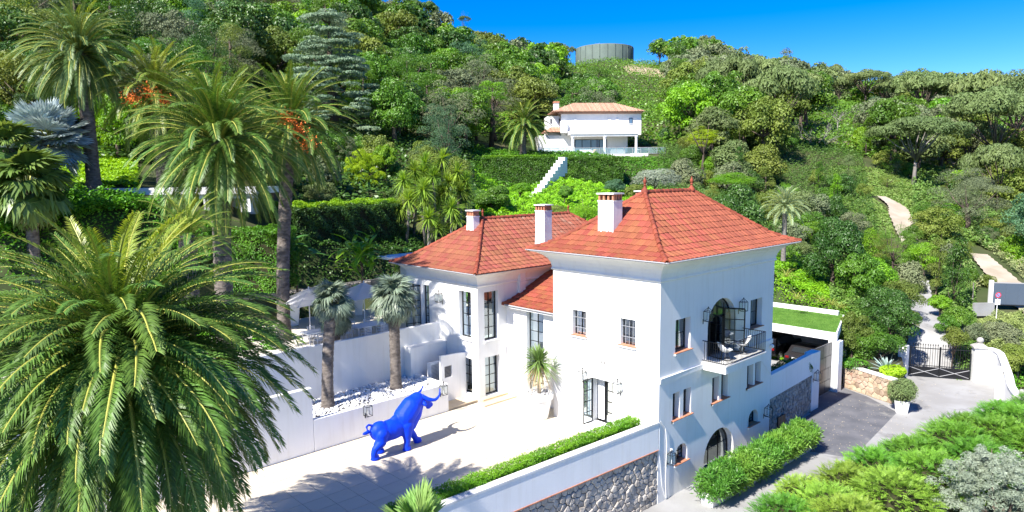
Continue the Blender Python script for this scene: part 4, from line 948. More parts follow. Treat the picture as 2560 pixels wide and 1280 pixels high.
def tall_pot(x, y, label):
    t = empty('tall_planter', (x, y, 3.3), 0.3, label, 'plant pot', 'tall tapered white planters on the upper terrace'); pot_mesh(1.5, .32, .55, True).build('pot', PAINT, t)
    n = 240; a = NR.uniform(0, 6.28, n); C = np.stack([np.cos(a) * NR.uniform(0, .5, n), np.sin(a) * NR.uniform(0, .5, n), NR.uniform(1.45, 2.1, n)], -1); V, F = leaf_quads(C, unit(NR.normal(size=(n, 3)) + [0, 0, .6]), .3, .09)
    link('foliage', mesh_np('foliage', V, F, [H_DARK]), t); return t
tall_pot(-6.2, 24.4, 'tall tapered white planter just right of the tall palm trunk'); tall_pot(-1.4, 24.4, 'tall tapered white planter behind the umbrella pole by the wing'); 
# ---- lanterns
def lantern(p, ang, label, first=[None], s=1.0, cat='lantern'):
    if first[0] is None:
        t = empty('wall_lantern', p, ang, label, cat, 'black glazed wall lanterns'); h, a = .48, .16
        mb = MB()
        for sx in (-a, a):
            for sy in (-a, a): mb.bar((sx, sy - .28, 0), (sx, sy - .28, h), .02, BLACK); mb.bar((sx, sy - .28, h), (0, -.28, h + .2), .018, BLACK)
        for z in (0, h):
            for q in (((-a, -a), (a, -a)), ((a, -a), (a, a)), ((a, a), (-a, a)), ((-a, a), (-a, -a))): mb.bar((q[0][0], q[0][1] - .28, z), (q[1][0], q[1][1] - .28, z), .02, BLACK)
        mb.lathe([(.02, 0), (.03, .03), (.01, .07)], BLACK, 8, (0, -.28, h + .18)); mb.build('lantern_frame', BLACK, t)
        mb = MB()
        for q in (((-a, -a), (a, -a)), ((a, -a), (a, a)), ((a, a), (-a, a)), ((-a, a), (-a, -a))): mb.add([(q[0][0] * .97, q[0][1] * .97 - .28, .02), (q[1][0] * .97, q[1][1] * .97 - .28, .02), (q[1][0] * .97, q[1][1] * .97 - .28, h - .02), (q[0][0] * .97, q[0][1] * .97 - .28, h - .02)], [(0, 1, 2, 3)], None)
        CG = glassmat('clear_glass', (.93, .95, .95), .95); mb.build('lantern_glass', CG, t)
        mb = MB(); mb.bar((0, 0, -.03), (0, -.3, -.03), .025, BLACK); mb.box(-.03, .03, -.012, .0, -.2, .06, BLACK); mb.build('bracket', BLACK, t)
        mb = MB(); mb.lathe([(.022, 0), (.022, .16), (.008, .2)], PAINT, 8, (0, -.28, .02)); mb.build('candle', PAINT, t)
        first[0] = t; return t
    c = copy_tree(first[0]); c.location = p; c.rotation_euler = (0, 0, ang); c.scale = (s, s, s); c['label'] = label; return c
FL = -math.pi / 2
lantern((0, 4.46, 2.5), FL, 'black lantern left of the tower terrace door'); lantern((0, 2.22, 2.4), FL, 'black lantern right of the tower terrace door')
lantern((3.69, 0, 5.72), 0, 'black lantern left of the arched balcony door'); lantern((7.2, 0, 5.72), 0, 'black lantern right of the arched balcony door')
lantern((.7, 0, -.75), 0, 'black lantern beside the small left arched window low on the tower'); lantern((10.44, 0, -.87), 0, 'black lantern at the right corner of the tower base')
lantern((X0, 14.64, 5.5), FL, 'black lantern on the wing wall above the planter palms'); lantern((-8.82, 11.4, 1.15), 0, 'black lantern on the planter wall behind the bull tail'); lantern((-4.1, 11.4, 1.15), 0, 'black lantern on the planter wall behind the bull horns')
# ---- the blue bull
BLUE = mat('blue_bull_paint', (0.002, 0.048, 0.68), .55, (0.002, 0.040, 0.60), 3, 4, bump=.2, bscale=9, spec=.22)
bull = empty('bull_statue', (-8.8, 8.75, .012), 0, 'life-size bright blue bull statue standing on the pale terrace', 'statue')
s_ = 's'; t_ = 't'
balls = [(s_, (-.86, 0, 1.22), (.5, .40, .46)), (s_, (-.2, 0, 1.12), (.9, .46, .5)), (s_, (.5, 0, 1.2), (.62, .45, .58)), (s_, (.62, 0, 1.5), (.5, .36, .45)), (s_, (.35, 0, 1.45), (.7, .28, .36)),
 (t_, [(.55, 0, 1.55), (.95, .02, 1.95), (1.32, .06, 2.2)], [.54, .5, .37]), (t_, [(.75, 0, 1.2), (1.15, .03, 1.55), (1.42, .07, 1.9)], [.44, .36, .26]),
 (t_, [(1.4, .07, 2.2), (1.72, .08, 2.02), (2.08, .09, 1.76)], [.28, .23, .155]), (s_, (2.12, .09, 1.75), (.15, .16, .14)), (s_, (2.02, .09, 1.64), (.14, .11, .09)), (s_, (1.42, .07, 2.38), (.17, .2, .12)),
 (s_, (1.62, -.09, 2.2), (.07, .05, .06)), (s_, (1.62, .25, 2.2), (.07, .05, .06)), (s_, (1.5, -.3, 2.05), (.11, .2, .1), Matrix.Rotation(.6, 3, 'X')), (s_, (1.5, .44, 2.05), (.11, .2, .1), Matrix.Rotation(-.6, 3, 'X')),
 (t_, [(-.88, -.2, 1.1), (-.95, -.27, .78), (-1.28, -.25, .52), (-1.34, -.22, .28), (-1.3, -.2, .08)], [.35, .25, .16, .145, .15]), (t_, [(-.8, .2, 1.1), (-.6, .26, .72), (-.86, .3, .46), (-.8, .32, .26), (-.7, .32, .08)], [.33, .23, .15, .135, .14]),
 (t_, [(.5, -.22, 1.2), (.46, -.28, .8), (.46, -.3, .45), (.4, -.3, .22), (.38, -.3, .08)], [.34, .25, .165, .14, .15]), (t_, [(.62, .2, 1.1), (.92, .22, .7), (1.16, .18, .42), (1.24, .16, .24), (1.32, .15, .09)], [.31, .23, .16, .14, .145])]
for x, y in ((-1.26, -.2), (-.66, .32), (.43, -.3), (1.36, .15)): balls += [(s_, (x, y, .06), (.235, .19, .095)), (s_, (x + .02, y, .14), (.18, .16, .13))]
for x, y in ((.45, -.3), (1.16, .18)): balls += [(s_, (x, y, .43), (.15, .15, .13))]
balls += [(s_, (-.35, -.02, .72), (.28, .1, .12)), (t_, [(-.2, 0, .74), (-.42, 0, .62), (-.5, 0, .58)], [.08, .05, .03]), (t_, [(-1.2, 0, 1.55), (-1.42, 0, 1.66), (-1.56, -.02, 1.6), (-1.52, -.04, 1.46), (-1.4, -.06, 1.34)], [.07, .05, .045, .04, .04]), (s_, (-1.6, -.06, 1.33), (.2, .08, .085)), (s_, (-1.45, -.06, 1.34), (.1, .06, .06)),
 (s_, (.9, 0, .95), (.2, .12, .25))]
link('body', blob_mesh('bull_body', balls, BLUE, .032, 4), bull)
for sy, tip in ((-1, [(1.5, -.10, 2.36), (1.74, -.32, 2.2), (2.04, -.45, 2.14), (2.3, -.45, 2.3), (2.4, -.38, 2.62)]), (1, [(1.48, .24, 2.36), (1.62, .48, 2.26), (1.88, .68, 2.26), (2.1, .74, 2.38), (2.2, .7, 2.64)])):
    P = [Vector(p) for p in tip]; path = []; rr = []
    for i in range(len(P) - 1):
        for k in range(4): t = k / 4; a, b, c, d = P[max(i - 1, 0)], P[i], P[i + 1], P[min(i + 2, len(P) - 1)]; path.append(.5 * ((2 * b) + (c - a) * t + (2 * a - 5 * b + 4 * c - d) * t * t + (3 * b - a - 3 * c + d) * t ** 3)); u = (i + t) / (len(P) - 1); rr.append(.112 * (1 - u) ** .7 + .006)
    path.append(P[-1]); rr.append(.004); mb = MB(); mb.tube(path, rr, BLUE, 12); mb.build('horn', BLUE, bull, smooth='all')
for y in (-.15, .31): mb = MB(); mb.sphere((1.72, y, 2.13), .03, mat('bull_eye', (.002, .02, .3), .2)); mb.build('eye', MATS['bull_eye'], bull, smooth='all')
# ---- potted dracaena
dp = empty('potted_dracaena', (-.78, 7.08, .012), 0, 'spiky dracaena tree in a huge white pot between tower and tall window', 'potted plant')
pot_mesh(1.42, .46, .76).build('pot', mat('cream_pot', (.60, .57, .52), .6), dp, smooth=True)
for i in range(60): r = rnd.uniform(0, .6); a = rnd.uniform(0, 6.28); link('pebble', pms[i % 4], dp, (r * math.cos(a), r * math.sin(a), 1.32 + rnd.uniform(0, .05)), (0, 0, a), rnd.uniform(.07, .11))
mb = MB(); mb.tube([(0, 0, 1.1), (.03, .02, 1.8), (-.02, 0, 2.5), (0, 0, 3.1)], [.1, .085, .075, .09], GBARK, 10); mb.build('trunk', GBARK, dp, smooth='all')
def blades(n, L, Wd, droop, elmin, elmax, rs=NR, seg=5, cen=(0, 0, 0)):
    V = []; F = []; 
    for i in range(n):
        az = rs.uniform(0, 2 * math.pi); el = rs.uniform(elmin, elmax); l = L * rs.uniform(.75, 1.15); d = np.array([math.cos(az) * math.cos(el), math.sin(az) * math.cos(el), math.sin(el)]); s = np.array([-math.sin(az), math.cos(az), 0]); b = len(V)
        for k in range(seg + 1):
            t = k / seg; p = np.array(cen) + d * l * t - np.array([0, 0, 1]) * droop * l * t * t; wv = Wd * (1 - t) ** .6 * (.6 + .4 * min(1, t * 4)); V += [p - s * wv / 2, p + s * wv / 2]
        for k in range(seg): F.append((b + 2 * k, b + 2 * k + 1, b + 2 * k + 3, b + 2 * k + 2))
    return np.array(V), np.array(F)
DRAC = leafmat('dracaena_leaf', (0.10, 0.19, 0.045), (0.17, 0.26, 0.08), .45, .2); DRY = leafmat('dry_leaf', (0.36, 0.28, 0.15), (0.42, 0.34, 0.2), .8, .2, huevar=.01)
V1, F1 = blades(340, 1.5, .075, .35, -.3, 1.45, cen=(0, 0, 3.05)); V2, F2 = blades(100, 1.4, .05, .5, -1.1, -.2, cen=(0, 0, 3.0))
V, F, I = join([(V1, F1, 0), (V2, F2, 1)]); link('foliage', mesh_np('foliage', V, F, [DRAC, DRY], I), dp)
# ---- balcony chairs (white shells on wire rockers)
def rocker(p, rz, label, first=[None]):
    if first[0] is None:
        t = empty('rocking_chair', p, rz, label, 'chair', 'white shell chairs on the balcony'); V = []; F = []; n = 18; m_ = 7
        for j in range(m_ + 1):
            v = j / m_
            for i in range(n):
                a = 2 * math.pi * i / n; r = .12 + .2 * v; bk = max(0, math.sin(a)); x = math.cos(a) * (r + .04 * v); y = math.sin(a) * (r * .95) ; z = .36 + (v ** 1.8) * (.12 + .34 * bk ** 1.2) 
                V.append((x, y + .06 * v * bk, z))
        c = len(V); V.append((0, 0, .35))
        for j in range(m_):
            for i in range(n): F.append((j * n + i, j * n + (i + 1) % n, (j + 1) * n + (i + 1) % n, (j + 1) * n + i))
        for i in range(n): F.append((i, c, (i + 1) % n))
        mb = MB(); mb.add(V, F, PAINT); o = mb.build('seat_shell', PAINT, t, smooth='all'); md = o.modifiers.new('thick', 'SOLIDIFY'); md.thickness = .014
        for sx in (-.2, .2):
            mb = MB(); mb.tube([(sx, -.34, .06), (sx, -.15, .015), (sx, .1, .015), (sx, .34, .07)], .014, BLACK, 6); mb.build('rocker', BLACK, t, smooth='all')
        mb = MB()
        for sx in (-.2, .2):
            for sy in (-.15, .12): mb.bar((sx, sy, .02), (sx * .4, sy * .3, .35), .014, BLACK); mb.bar((sx, sy, .02), (-sx * .4, sy * .3, .35), .01, BLACK)
        mb.build('wire_base', BLACK, t); first[0] = t; return t
    c = copy_tree(first[0]); c.location = p; c.rotation_euler = (0, 0, rz); c['label'] = label; return c
rocker((4.75, -.65, 3.62), math.radians(60), 'left white shell rocking chair on the balcony').scale = (1.15,) * 3
rocker((6.55, -.65, 3.62), math.radians(-140), 'right white shell rocking chair on the balcony').scale = (1.15,) * 3
# two cars are placed with the garage
# ------------------------------------------------------------------ right of the tower: court, gate leaf, garage, cars
tag(MB().prism([(11.16, .45), (17.7, .6), (17.7, 1.4), (29, 1.4), (29, 15), (11.16, 15)], 1.24, CONC, 2, -2.59).build('courtyard', CONC), kind='structure')
cw = empty('court_wall', (14.5, .2, -2.6), 0, 'white rendered wall on grey rubble base between the tower and the garage gate', 'wall')
CP = lambda s, t, n: Vector((11.16 + s, s * .055 + n, t))
slabP(MB(), CP, 0, 6.6, -.12, 1.32, 0, .3, PLASTER).build('wall_panel', PLASTER, cw)
slabP(MB(), CP, 0, 6.6, -2.7, -.121, .12, .4, MORTAR).build('backing_wall', MORTAR, cw)
stone_face(cw, lambda s, t, n: CP(s + .02, t - 2.65, n + .125), 6.6, 2.52, .3, GSTONE, 15, proud=.09, gap=.02)
mb = MB(); mb.box(12.4, 13.35, .04, .1, -2.6, -1.55, BLACK); mb.box(12.86, 12.88, .03, .039, -2.6, -1.55, GUTTER); mb.build('hatch_door', mat('dark_wood', (.03, .028, .025), .6), cw)
adopt(cw)
wbox('gate_pier', 17.77, 18.9, .36, .95, -2.61, 1.28, 'white square pier at the near end of the dark sliding gate', 'pier')
wbox('gate_pier', 22.97, 23.7, .75, 1.5, -2.61, 1.08, 'white square pier in front of the garage roof corner', 'pier')
gl = empty('sliding_gate', (20.9, 1.2, -2.6), 0, 'tall dark grey panelled metal gate between the two white piers', 'gate')
GM = mat('dark_grey_gate', (.045, .047, .05), .28, (.06, .062, .066), 2, metal=.35, spec=.6)
MB().box(18.9, 22.96, 1.24, 1.3, -2.5, 1.0, GM).build('gate_leaf', GM, gl)
for r in range(4):
    x = 18.92 + (0 if r % 2 == 0 else -.5)
    while x < 22.9:
        a, b = max(x, 18.92), min(x + 1.0, 22.94)
        if b - a > .1: MB().box(a + .015, b - .015, 1.2, 1.239, -2.48 + r * .87, -2.48 + (r + 1) * .87 - .03, GM).build('gate_panel', GM, gl, bevel=.006)
        x += 1.0
adopt(gl)
GRASS = leafmat('lawn_turf', (.07, .16, .02), (.10, .2, .03), .8, .1, rand=0, huevar=0, patch=1.5)
ga = empty('garage', (26, 6, -1.35), 0, 'open white garage with a flat green turf roof and cars parked inside', 'garage')
rp = [(23.0, .92), (29.85, 3.05), (29.2, 9.0), (28.4, 15), (23.0, 15)]
mb = MB(); mb.prism(rp, .58, PLASTER, 2, 1.1); mb.build('roof', PLASTER, ga)
mb = MB(); mb.prism([(23.1, 1.05), (29.7, 3.12), (29.05, 9.0), (28.25, 14.9), (23.1, 14.9)], .02, GRASS, 2, 1.681); tf = mb.build('turf', GRASS, ga)
n = 45000; X = NR.uniform(23.15, 29.6, n); Y = NR.uniform(1.1, 14.8, n); k = Y > 1.1 + (X - 23.1) * .31 + .05; X, Y = X[k], Y[k]
V, F = leaf_quads(np.stack([X, Y, np.full(len(X), 1.71)], -1), unit(NR.normal(size=(len(X), 3)) * [1, 1, .3]), .09, .02, up=np.array([0, 0, 1])); tag(link('grass_blades', mesh_np('grass', V, F, [GRASS]), ga), kind='stuff')
mb = MB(); mb.box(28.6, 28.9, 3.2, 15, -1.4, 1.09, PLASTER); mb.prism([(23.71, 1.5), (29.6, 3.2), (29.6, 3.45), (23.71, 1.75)], 2.44, PLASTER, 2, -1.35); mb.box(23.3, 28.6, 14.6, 14.9, -1.4, 1.09, PLASTER); mb.build('rear_wall', PLASTER, ga)
adopt(ga)
wbox('kerb_wall', 29.2, 29.45, 3.3, 10, 1.5, 2.05, 'low white kerb wall at the back of the turf roof', 'wall')
CARP = {}
def car(p, rz, col, label, kind='saloon', scale=1.0):
    m = mat('car_paint_' + kind, col, .18, metal=.3, spec=.6); c = empty('parked_car', p, rz, label, 'car', 'cars under the garage roof')
    W = .86
    if kind == 'saloon': pr = [(-2.2, .35), (-2.25, .62), (-2.18, .88), (-1.7, .97), (-1.15, 1.38), (-.2, 1.46), (.5, 1.38), (1.05, .98), (2.0, .85), (2.2, .6), (2.2, .35)]
    else: pr = [(-2.2, .4), (-2.25, .7), (-2.2, 1.05), (-2.05, 1.65), (-1.7, 1.78), (.3, 1.78), (.95, 1.15), (2.0, 1.05), (2.2, .75), (2.2, .4)]
    mb = MB(); n = len(pr); V = []
    for y in (-1, -.86, .86, 1):
        for x, z in pr: t = max(0, (z - .95)) * (.28 if abs(y) > .9 else .3); V.append((x * (.985 if abs(y) > .9 else 1), y * W * (1 - t * .45), z))
    F = [(j * n + i, j * n + i + 1, (j + 1) * n + i + 1, (j + 1) * n + i) for j in range(3) for i in range(n - 1)] + [tuple(range(n)), tuple(range(3 * n, 4 * n))[::-1]] + [(j * n + n - 1, j * n, (j + 1) * n, (j + 1) * n + n - 1) for j in range(3)]
    mb.add(V, F, m); mb.build('body', m, c, smooth=True, bevel=.02)
    g = MB(); a, b = (pr[3], pr[4]) if kind == 'saloon' else (pr[2], pr[3])
    q = lambda u: (a[0] + (b[0] - a[0]) * u, a[1] + (b[1] - a[1]) * u); (x0, z0), (x1, z1) = q(.15), q(.85); g.add([(x0 - .02, -.6, z0 + .02), (x0 - .02, .6, z0 + .02), (x1 - .02, .52, z1 + .02), (x1 - .02, -.52, z1 + .02)], [(0, 3, 2, 1)], None); g.build('rear_window', mat('car_glass', (.02, .025, .03), .05, spec=.8), c)
    for s in (-1, 1):
        z = .74 if kind == 'saloon' else .9
        MB().box(-2.27, -2.18, s * .62 - .13, s * .62 + .13, z - .07, z + .08, None).build('tail_light', mat('tail_light_red', (.2, .008, .008), .3), c, bevel=.01)
        g = MB(); w0, w1 = (-1.0, .75); h = 1.36 if kind == 'saloon' else 1.66
        g.add([(-1.35 if kind == 'saloon' else -1.9, s * .84, 1.0 + .1 * (kind != 'saloon')), (.9, s * .84, 1.0 + .1 * (kind != 'saloon')), (.45, s * .79, h), (-1.05 if kind == 'saloon' else -1.8, s * .79, h)], [(0, 1, 2, 3)], None); g.build('side_window', MATS['car_glass'], c)
        for x in (-1.35, 1.35):
            g = MB(); M = Matrix.Translation((x, s * .78, .33)) @ Matrix.Rotation(math.pi / 2, 4, 'X'); prof = [(.2, -.1), (.32, -.1), (.335, -.06), (.335, .06), (.32, .1), (.2, .1)]
            k = MB(); k.lathe(prof, BLACK, 20); w_ = link('wheel', k.mesh('wheel', mat('tyre', (.02, .02, .02), .8)), c); w_.matrix_local = M
            k = MB(); k.lathe([(.19, -.09), (.19, .104), (.15, .108), (.05, .11)], None, 12); link('rim', k.mesh('rim', mat('alloy', (.6, .6, .62), .3, metal=.9)), w_)
    zp = .72 if kind == 'saloon' else .85
    MB().box(-2.275, -2.262, -.25, .25, zp - .06, zp + .055, None).build('number_plate', mat('plate_white', (.8, .8, .78), .5), c)
    c.scale = (scale,) * 3; return c
car((25.0, 3.75, -1.35), 0, (.03, .028, .03), 'dark saloon car showing its rear light and white number plate')
car((25.6, 6.4, -1.35), 0, (.006, .006, .007), 'black off-road car in the shade of the garage', 'suv', 1.04)
car((24.0, 9.3, -1.35), math.radians(4), (.012, .012, .014), 'black car half hidden behind the tower edge', 'suv', 1.0)
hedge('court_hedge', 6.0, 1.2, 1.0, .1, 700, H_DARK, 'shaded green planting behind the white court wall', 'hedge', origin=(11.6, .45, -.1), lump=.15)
lantern((17.9, .36, -.45), 0, 'black lantern on the white pier at the near end of the gate')
lantern((23.7, .95, -.1), math.radians(60), 'old lantern behind the garage pier', s=.9)
n = 900; X = NR.uniform(11.5, 30, n); Y = NR.uniform(-9, 1, n); k = (Y > -6 - (X - 12) * .2) & (Y < .3 + (X > 18) * .5 - (X > 22.5) * 3.4); X, Y = X[k], Y[k]
V, F = leaf_quads(np.stack([X, Y, np.full(len(X), -2.585)], -1), unit(NR.normal(size=(len(X), 3)) * .15 + [0, 0, 1]), .09, .05); tag(link('leaf_litter', mesh_np('leaf_litter', V, F, [mat('dry_litter', (.42, .36, .26), .9, island=.5)])), kind='stuff')
# ---- tan stone retaining wall with planting bed
bed = [(25.0, .9), (23.55, -2.6), (26.5, -2.5), (30.6, -1.0), (31.0, 2.6)]
mb = MB(); mb.prism(bed, 1.55, mat('bed_soil', (.05, .05, .025), .95), 2, -2.65); tag(mb.build('planting_bed', None), kind='structure')
sw_ = empty('stone_wall', (23.8, -.9, -2.6), 0, 'low tan rubble stone wall beside the asphalt under the agave', 'wall')
a_, b_ = Vector((24.6, 1.0, 0)), Vector((23.05, -2.8, 0)); dd_ = (b_ - a_).normalized(); nn_ = Vector((-dd_.y, dd_.x, 0)); nn_ = nn_ if nn_.x > 0 else -nn_
SP = lambda s, t, n: a_ + dd_ * s + nn_ * n + Vector((0, 0, t))
slabP(MB(), SP, 0, 4.1, -2.62, -.98, .06, .4, MORTAR).build('backing_wall', MORTAR, sw_)
stone_face(sw_, lambda s, t, n: SP(s, t - 2.6, n + .06), 4.1, 1.66, .42, TSTONE, 21, proud=.07, gap=.015)
slabP(MB(), SP, -.02, 4.14, -.979, -.86, -.03, .42, COPING).build('coping', TSTONE, sw_); adopt(sw_)
ag = empty('agave', (25.6, -1.5, -1.05), 0, 'big blue-grey agave with broad pointed leaves above the tan stone wall', 'plant')
AGM = leafmat('agave_leaf', (.24, .33, .29), (.30, .38, .33), .5, .05, rand=.1, huevar=0)
for i in range(26):
    L = rnd.uniform(1.0, 1.4); V = []; F = []; el = .2 + 1.2 * (i / 26)
    for k in range(7):
        t = k / 6; wv = .19 * (1 - t) ** .7 * (.7 + .8 * math.sin(min(1, t * 2) * 1.57)) if t < 1 else .004
        x = L * t * math.cos(el) ; z = L * t * math.sin(el) - .12 * t * t; V += [(x, -wv / 2, z + .03), (x, 0, z), (x, wv / 2, z + .03)]
    for k in range(6): b = 3 * k; F += [(b, b + 1, b + 4, b + 3), (b + 1, b + 2, b + 5, b + 4)]
    mb = MB(); mb.add(V, F, AGM); o = mb.build('leaf', AGM, ag, smooth='all'); o.rotation_euler = (0, 0, i * 2.4)
def bush(name, p, rx, ry, rz, n, L, asp, m, label, cat='shrub', group=None, lumps=9, seed=1, core=True, depth=.25, up=None, base=0.0, mats2=None, frac2=0):
    rs = np.random.RandomState(seed); C = []; N = []; R3 = np.array([rx, ry, rz])
    cen = [(np.array([0, 0, 0.]), 1.0)]
    for i in range(lumps):
        d = unit(rs.normal(size=3) * [1, 1, .8] + [0, 0, .35]); cen.append((d * .52, .55))
    per = n // len(cen)
    for c, r in cen:
        d = unit(rs.normal(size=(per, 3))); q = c + d * r * (1 - np.abs(rs.normal(0, depth * .5, (per, 1)))); C.append(q); N.append(unit(d + rs.normal(0, .5, (per, 3))))
    C = np.concatenate(C); N = np.concatenate(N); k = C[:, 2] > -.95; C = C[k]; N = N[k]
    C = C * R3; V, F = leaf_quads(C, N, L, L * asp, rs, up, .15); I = np.zeros(len(F)); 
    if mats2 is not None: I[rs.rand(len(F)) < frac2] = 2
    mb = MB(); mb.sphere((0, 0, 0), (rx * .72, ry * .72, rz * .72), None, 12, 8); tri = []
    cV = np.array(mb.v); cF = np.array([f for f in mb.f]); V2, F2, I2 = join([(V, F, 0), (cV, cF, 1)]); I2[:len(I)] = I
    o = link(name, mesh_np(name, V2, F2, [m, TWIG] + ([mats2] if mats2 is not None else []), I2), loc=(p[0], p[1], p[2] + rz * .9 + base)); return tag(o, label, cat, group)
bush('ground_cover', (24.9, -2.2, -1.2), 1.3, .8, .42, 5000, .12, .7, leafmat('lime_leaf', (.24, .42, .012), (.30, .48, .02), .5, .3), 'lime green creeper spilling over the end of the tan stone wall', 'shrub', seed=3)
bush('ground_cover', (24.9, .3, -1.2), 1.0, 1.2, .4, 3500, .12, .6, H_MID, 'mid green creeper along the top of the tan stone wall', 'shrub', seed=4)
cp = empty('potted_shrub', (21.9, -3.75, -2.6), .35, 'grey-green shrub in a white cube planter standing on the forecourt', 'potted plant')
mb = MB(); mb.add([(-.33, -.33, 0), (.33, -.33, 0), (.33, .33, 0), (-.33, .33, 0), (-.44, -.44, .8), (.44, -.44, .8), (.44, .44, .8), (-.44, .44, .8)], [(0, 3, 2, 1), (4, 5, 6, 7), (0, 1, 5, 4), (1, 2, 6, 5), (2, 3, 7, 6), (3, 0, 4, 7)], PAINT); mb.build('pot', PAINT, cp, bevel=.015)
b_ = bush('foliage', (0, 0, .6), .95, .95, .85, 5500, .15, .3, leafmat('sage_leaf', (.15, .21, .07), (.22, .28, .1), .5, .2), None, None, seed=8, up=np.array([0, 0, .8])); b_.parent = cp
# ---- wrought iron gate, piers, curving white wall
gt = empty('driveway_gate', (31.9, -3.2, -2.6), 0, 'black wrought iron double gate with spear tips across the drive', 'gate')
A, B = Vector((30.96, -1.49, -2.55)), Vector((32.8, -5.0, -2.55)); D = (B - A); Ln = D.length; D.normalize(); Nn = Vector((-D.y, D.x, 0))
GP = lambda s, t, n: A + D * s + Nn * n + Vector((0, 0, t))
slabP(MB(), GP, .02, Ln / 2 - .02, .06, .72, -.012, .012, BLACK).build('lower_panel', BLACK, gt); slabP(MB(), GP, Ln / 2 + .02, Ln - .02, .06, .72, -.012, .012, BLACK).build('lower_panel', BLACK, gt)
mb = MB()
for s0, s1 in ((.02, Ln / 2 - .02), (Ln / 2 + .02, Ln - .02)):
    for t in (.06, .74, .86, 2.2): mb.bar(GP(s0, t, 0), GP(s1, t, 0), .045, BLACK)
    for s in (s0, s1): mb.bar(GP(s, 0, 0), GP(s, 2.35, 0), .06, BLACK)
    for t0, t1 in ((.08, .7), (.7, .08)): mb.bar(GP(s0, t0, -.02), GP(s1, t1, -.02), .03, GUTTER)
mb.build('gate_frame', BLACK, gt)
mb = MB(); mb.bar((0, 0, .78), (0, 0, 2.42), .022, BLACK); mb.lathe([(.012, 2.4), (.04, 2.46), (.005, 2.58)], BLACK, 6); bar_me = mb.mesh('gate_bar', BLACK)
nb = 24
for i in range(1, nb):
    if i != nb // 2: link('gate_bar', bar_me, gt, GP(Ln * i / nb, 0, 0))
adopt(gt)
def ballpier(p, label, s=1.0, h=2.6):
    t = empty('wall_pier', p, math.radians(-62), label, 'pier'); MB().box(-.42 * s, .42 * s, -.42 * s, .42 * s, 0, h, PLASTER).build('pier', PLASTER, t, bevel=.02)
    mb = MB(); mb.add([(-.52 * s, -.52 * s, h), (.52 * s, -.52 * s, h), (.52 * s, .52 * s, h), (-.52 * s, .52 * s, h), (-.52 * s, -.52 * s, h + .1), (.52 * s, -.52 * s, h + .1), (.52 * s, .52 * s, h + .1), (-.52 * s, .52 * s, h + .1), (-.15 * s, -.15 * s, h + .35), (.15 * s, -.15 * s, h + .35), (.15 * s, .15 * s, h + .35), (-.15 * s, .15 * s, h + .35)], [(0, 1, 5, 4), (1, 2, 6, 5), (2, 3, 7, 6), (3, 0, 4, 7), (4, 5, 9, 8), (5, 6, 10, 9), (6, 7, 11, 10), (7, 4, 8, 11), (8, 9, 10, 11), (0, 3, 2, 1)], mat('aged_stone_cap', (.42, .4, .37), .9, (.3, .29, .27), 4, bump=.3)); mb.build('cap', None, t)
    mb = MB(); mb.sphere((0, 0, h + .55), .25 * s, MATS['aged_stone_cap'], 18, 12); mb.build('ball_finial', MATS['aged_stone_cap'], t, smooth='all'); return t
ballpier((33.15, -5.45, -2.62), 'white pier with stone ball at the right side of the iron gate', .95, 2.55); ballpier((25.1, -9.5, -2.62), 'white pier with stone ball at the near end of the curved wall', .8, 1.35)
wbox('gate_pier', 30.4, 31.0, -1.4, -.8, -2.62, -.2, 'half hidden white pier at the left side of the iron gate', 'pier')
cv = [(33.0, -5.9, -.02), (32.75, -6.35, -.05), (32.2, -6.75, -.12), (31.2, -7.1, -.25), (29.6, -7.6, -.42), (28.8, -7.95, -.8), (28.0, -8.25, -1.25), (27.0, -8.65, -1.35), (25.6, -9.2, -1.3)]
V = []; F = []; 
for x, y, z in cv: V += [(x, y, -2.62), (x, y, z), (x + .12, y - .3, z), (x + .12, y - .3, -2.62), (x - .04, y + .05, z + .001), (x - .04, y + .05, z + .09), (x + .17, y - .36, z + .09), (x + .17, y - .36, z + .001)]
for i in range(len(cv) - 1):
    a = i * 8; b = a + 8
    for q in ((0, 1), (1, 2), (2, 3), (4, 5), (5, 6), (6, 7), (7, 4)): F.append((a + q[0], b + q[0], b + q[1], a + q[1]))
mb = MB(); mb.add(V, F, PLASTER); tag(mb.build('curved_wall', PLASTER), 'curving white wall with sweeping top round the forecourt', 'wall')
wbox('wall_pilaster', 29.2, 29.6, -7.66, -7.3, -2.62, -.38, 'white pilaster half way along the curving forecourt wall', 'pier')
lp = empty('lamp_post', (33.4, -4.2, -2.5), 0, 'black lamp post with lantern head behind the iron gate', 'lamp post')
mb = MB(); mb.lathe([(.1, 0), (.08, .2), (.035, .35), (.03, 3.0)], BLACK, 10); mb.build('post', BLACK, lp); mb = MB(); mb.lathe([(.06, 3.0), (.16, 3.35), (.19, 3.37), (.04, 3.6), (.01, 3.7)], BLACK, 6); mb.build('lantern_head', BLACK, lp)
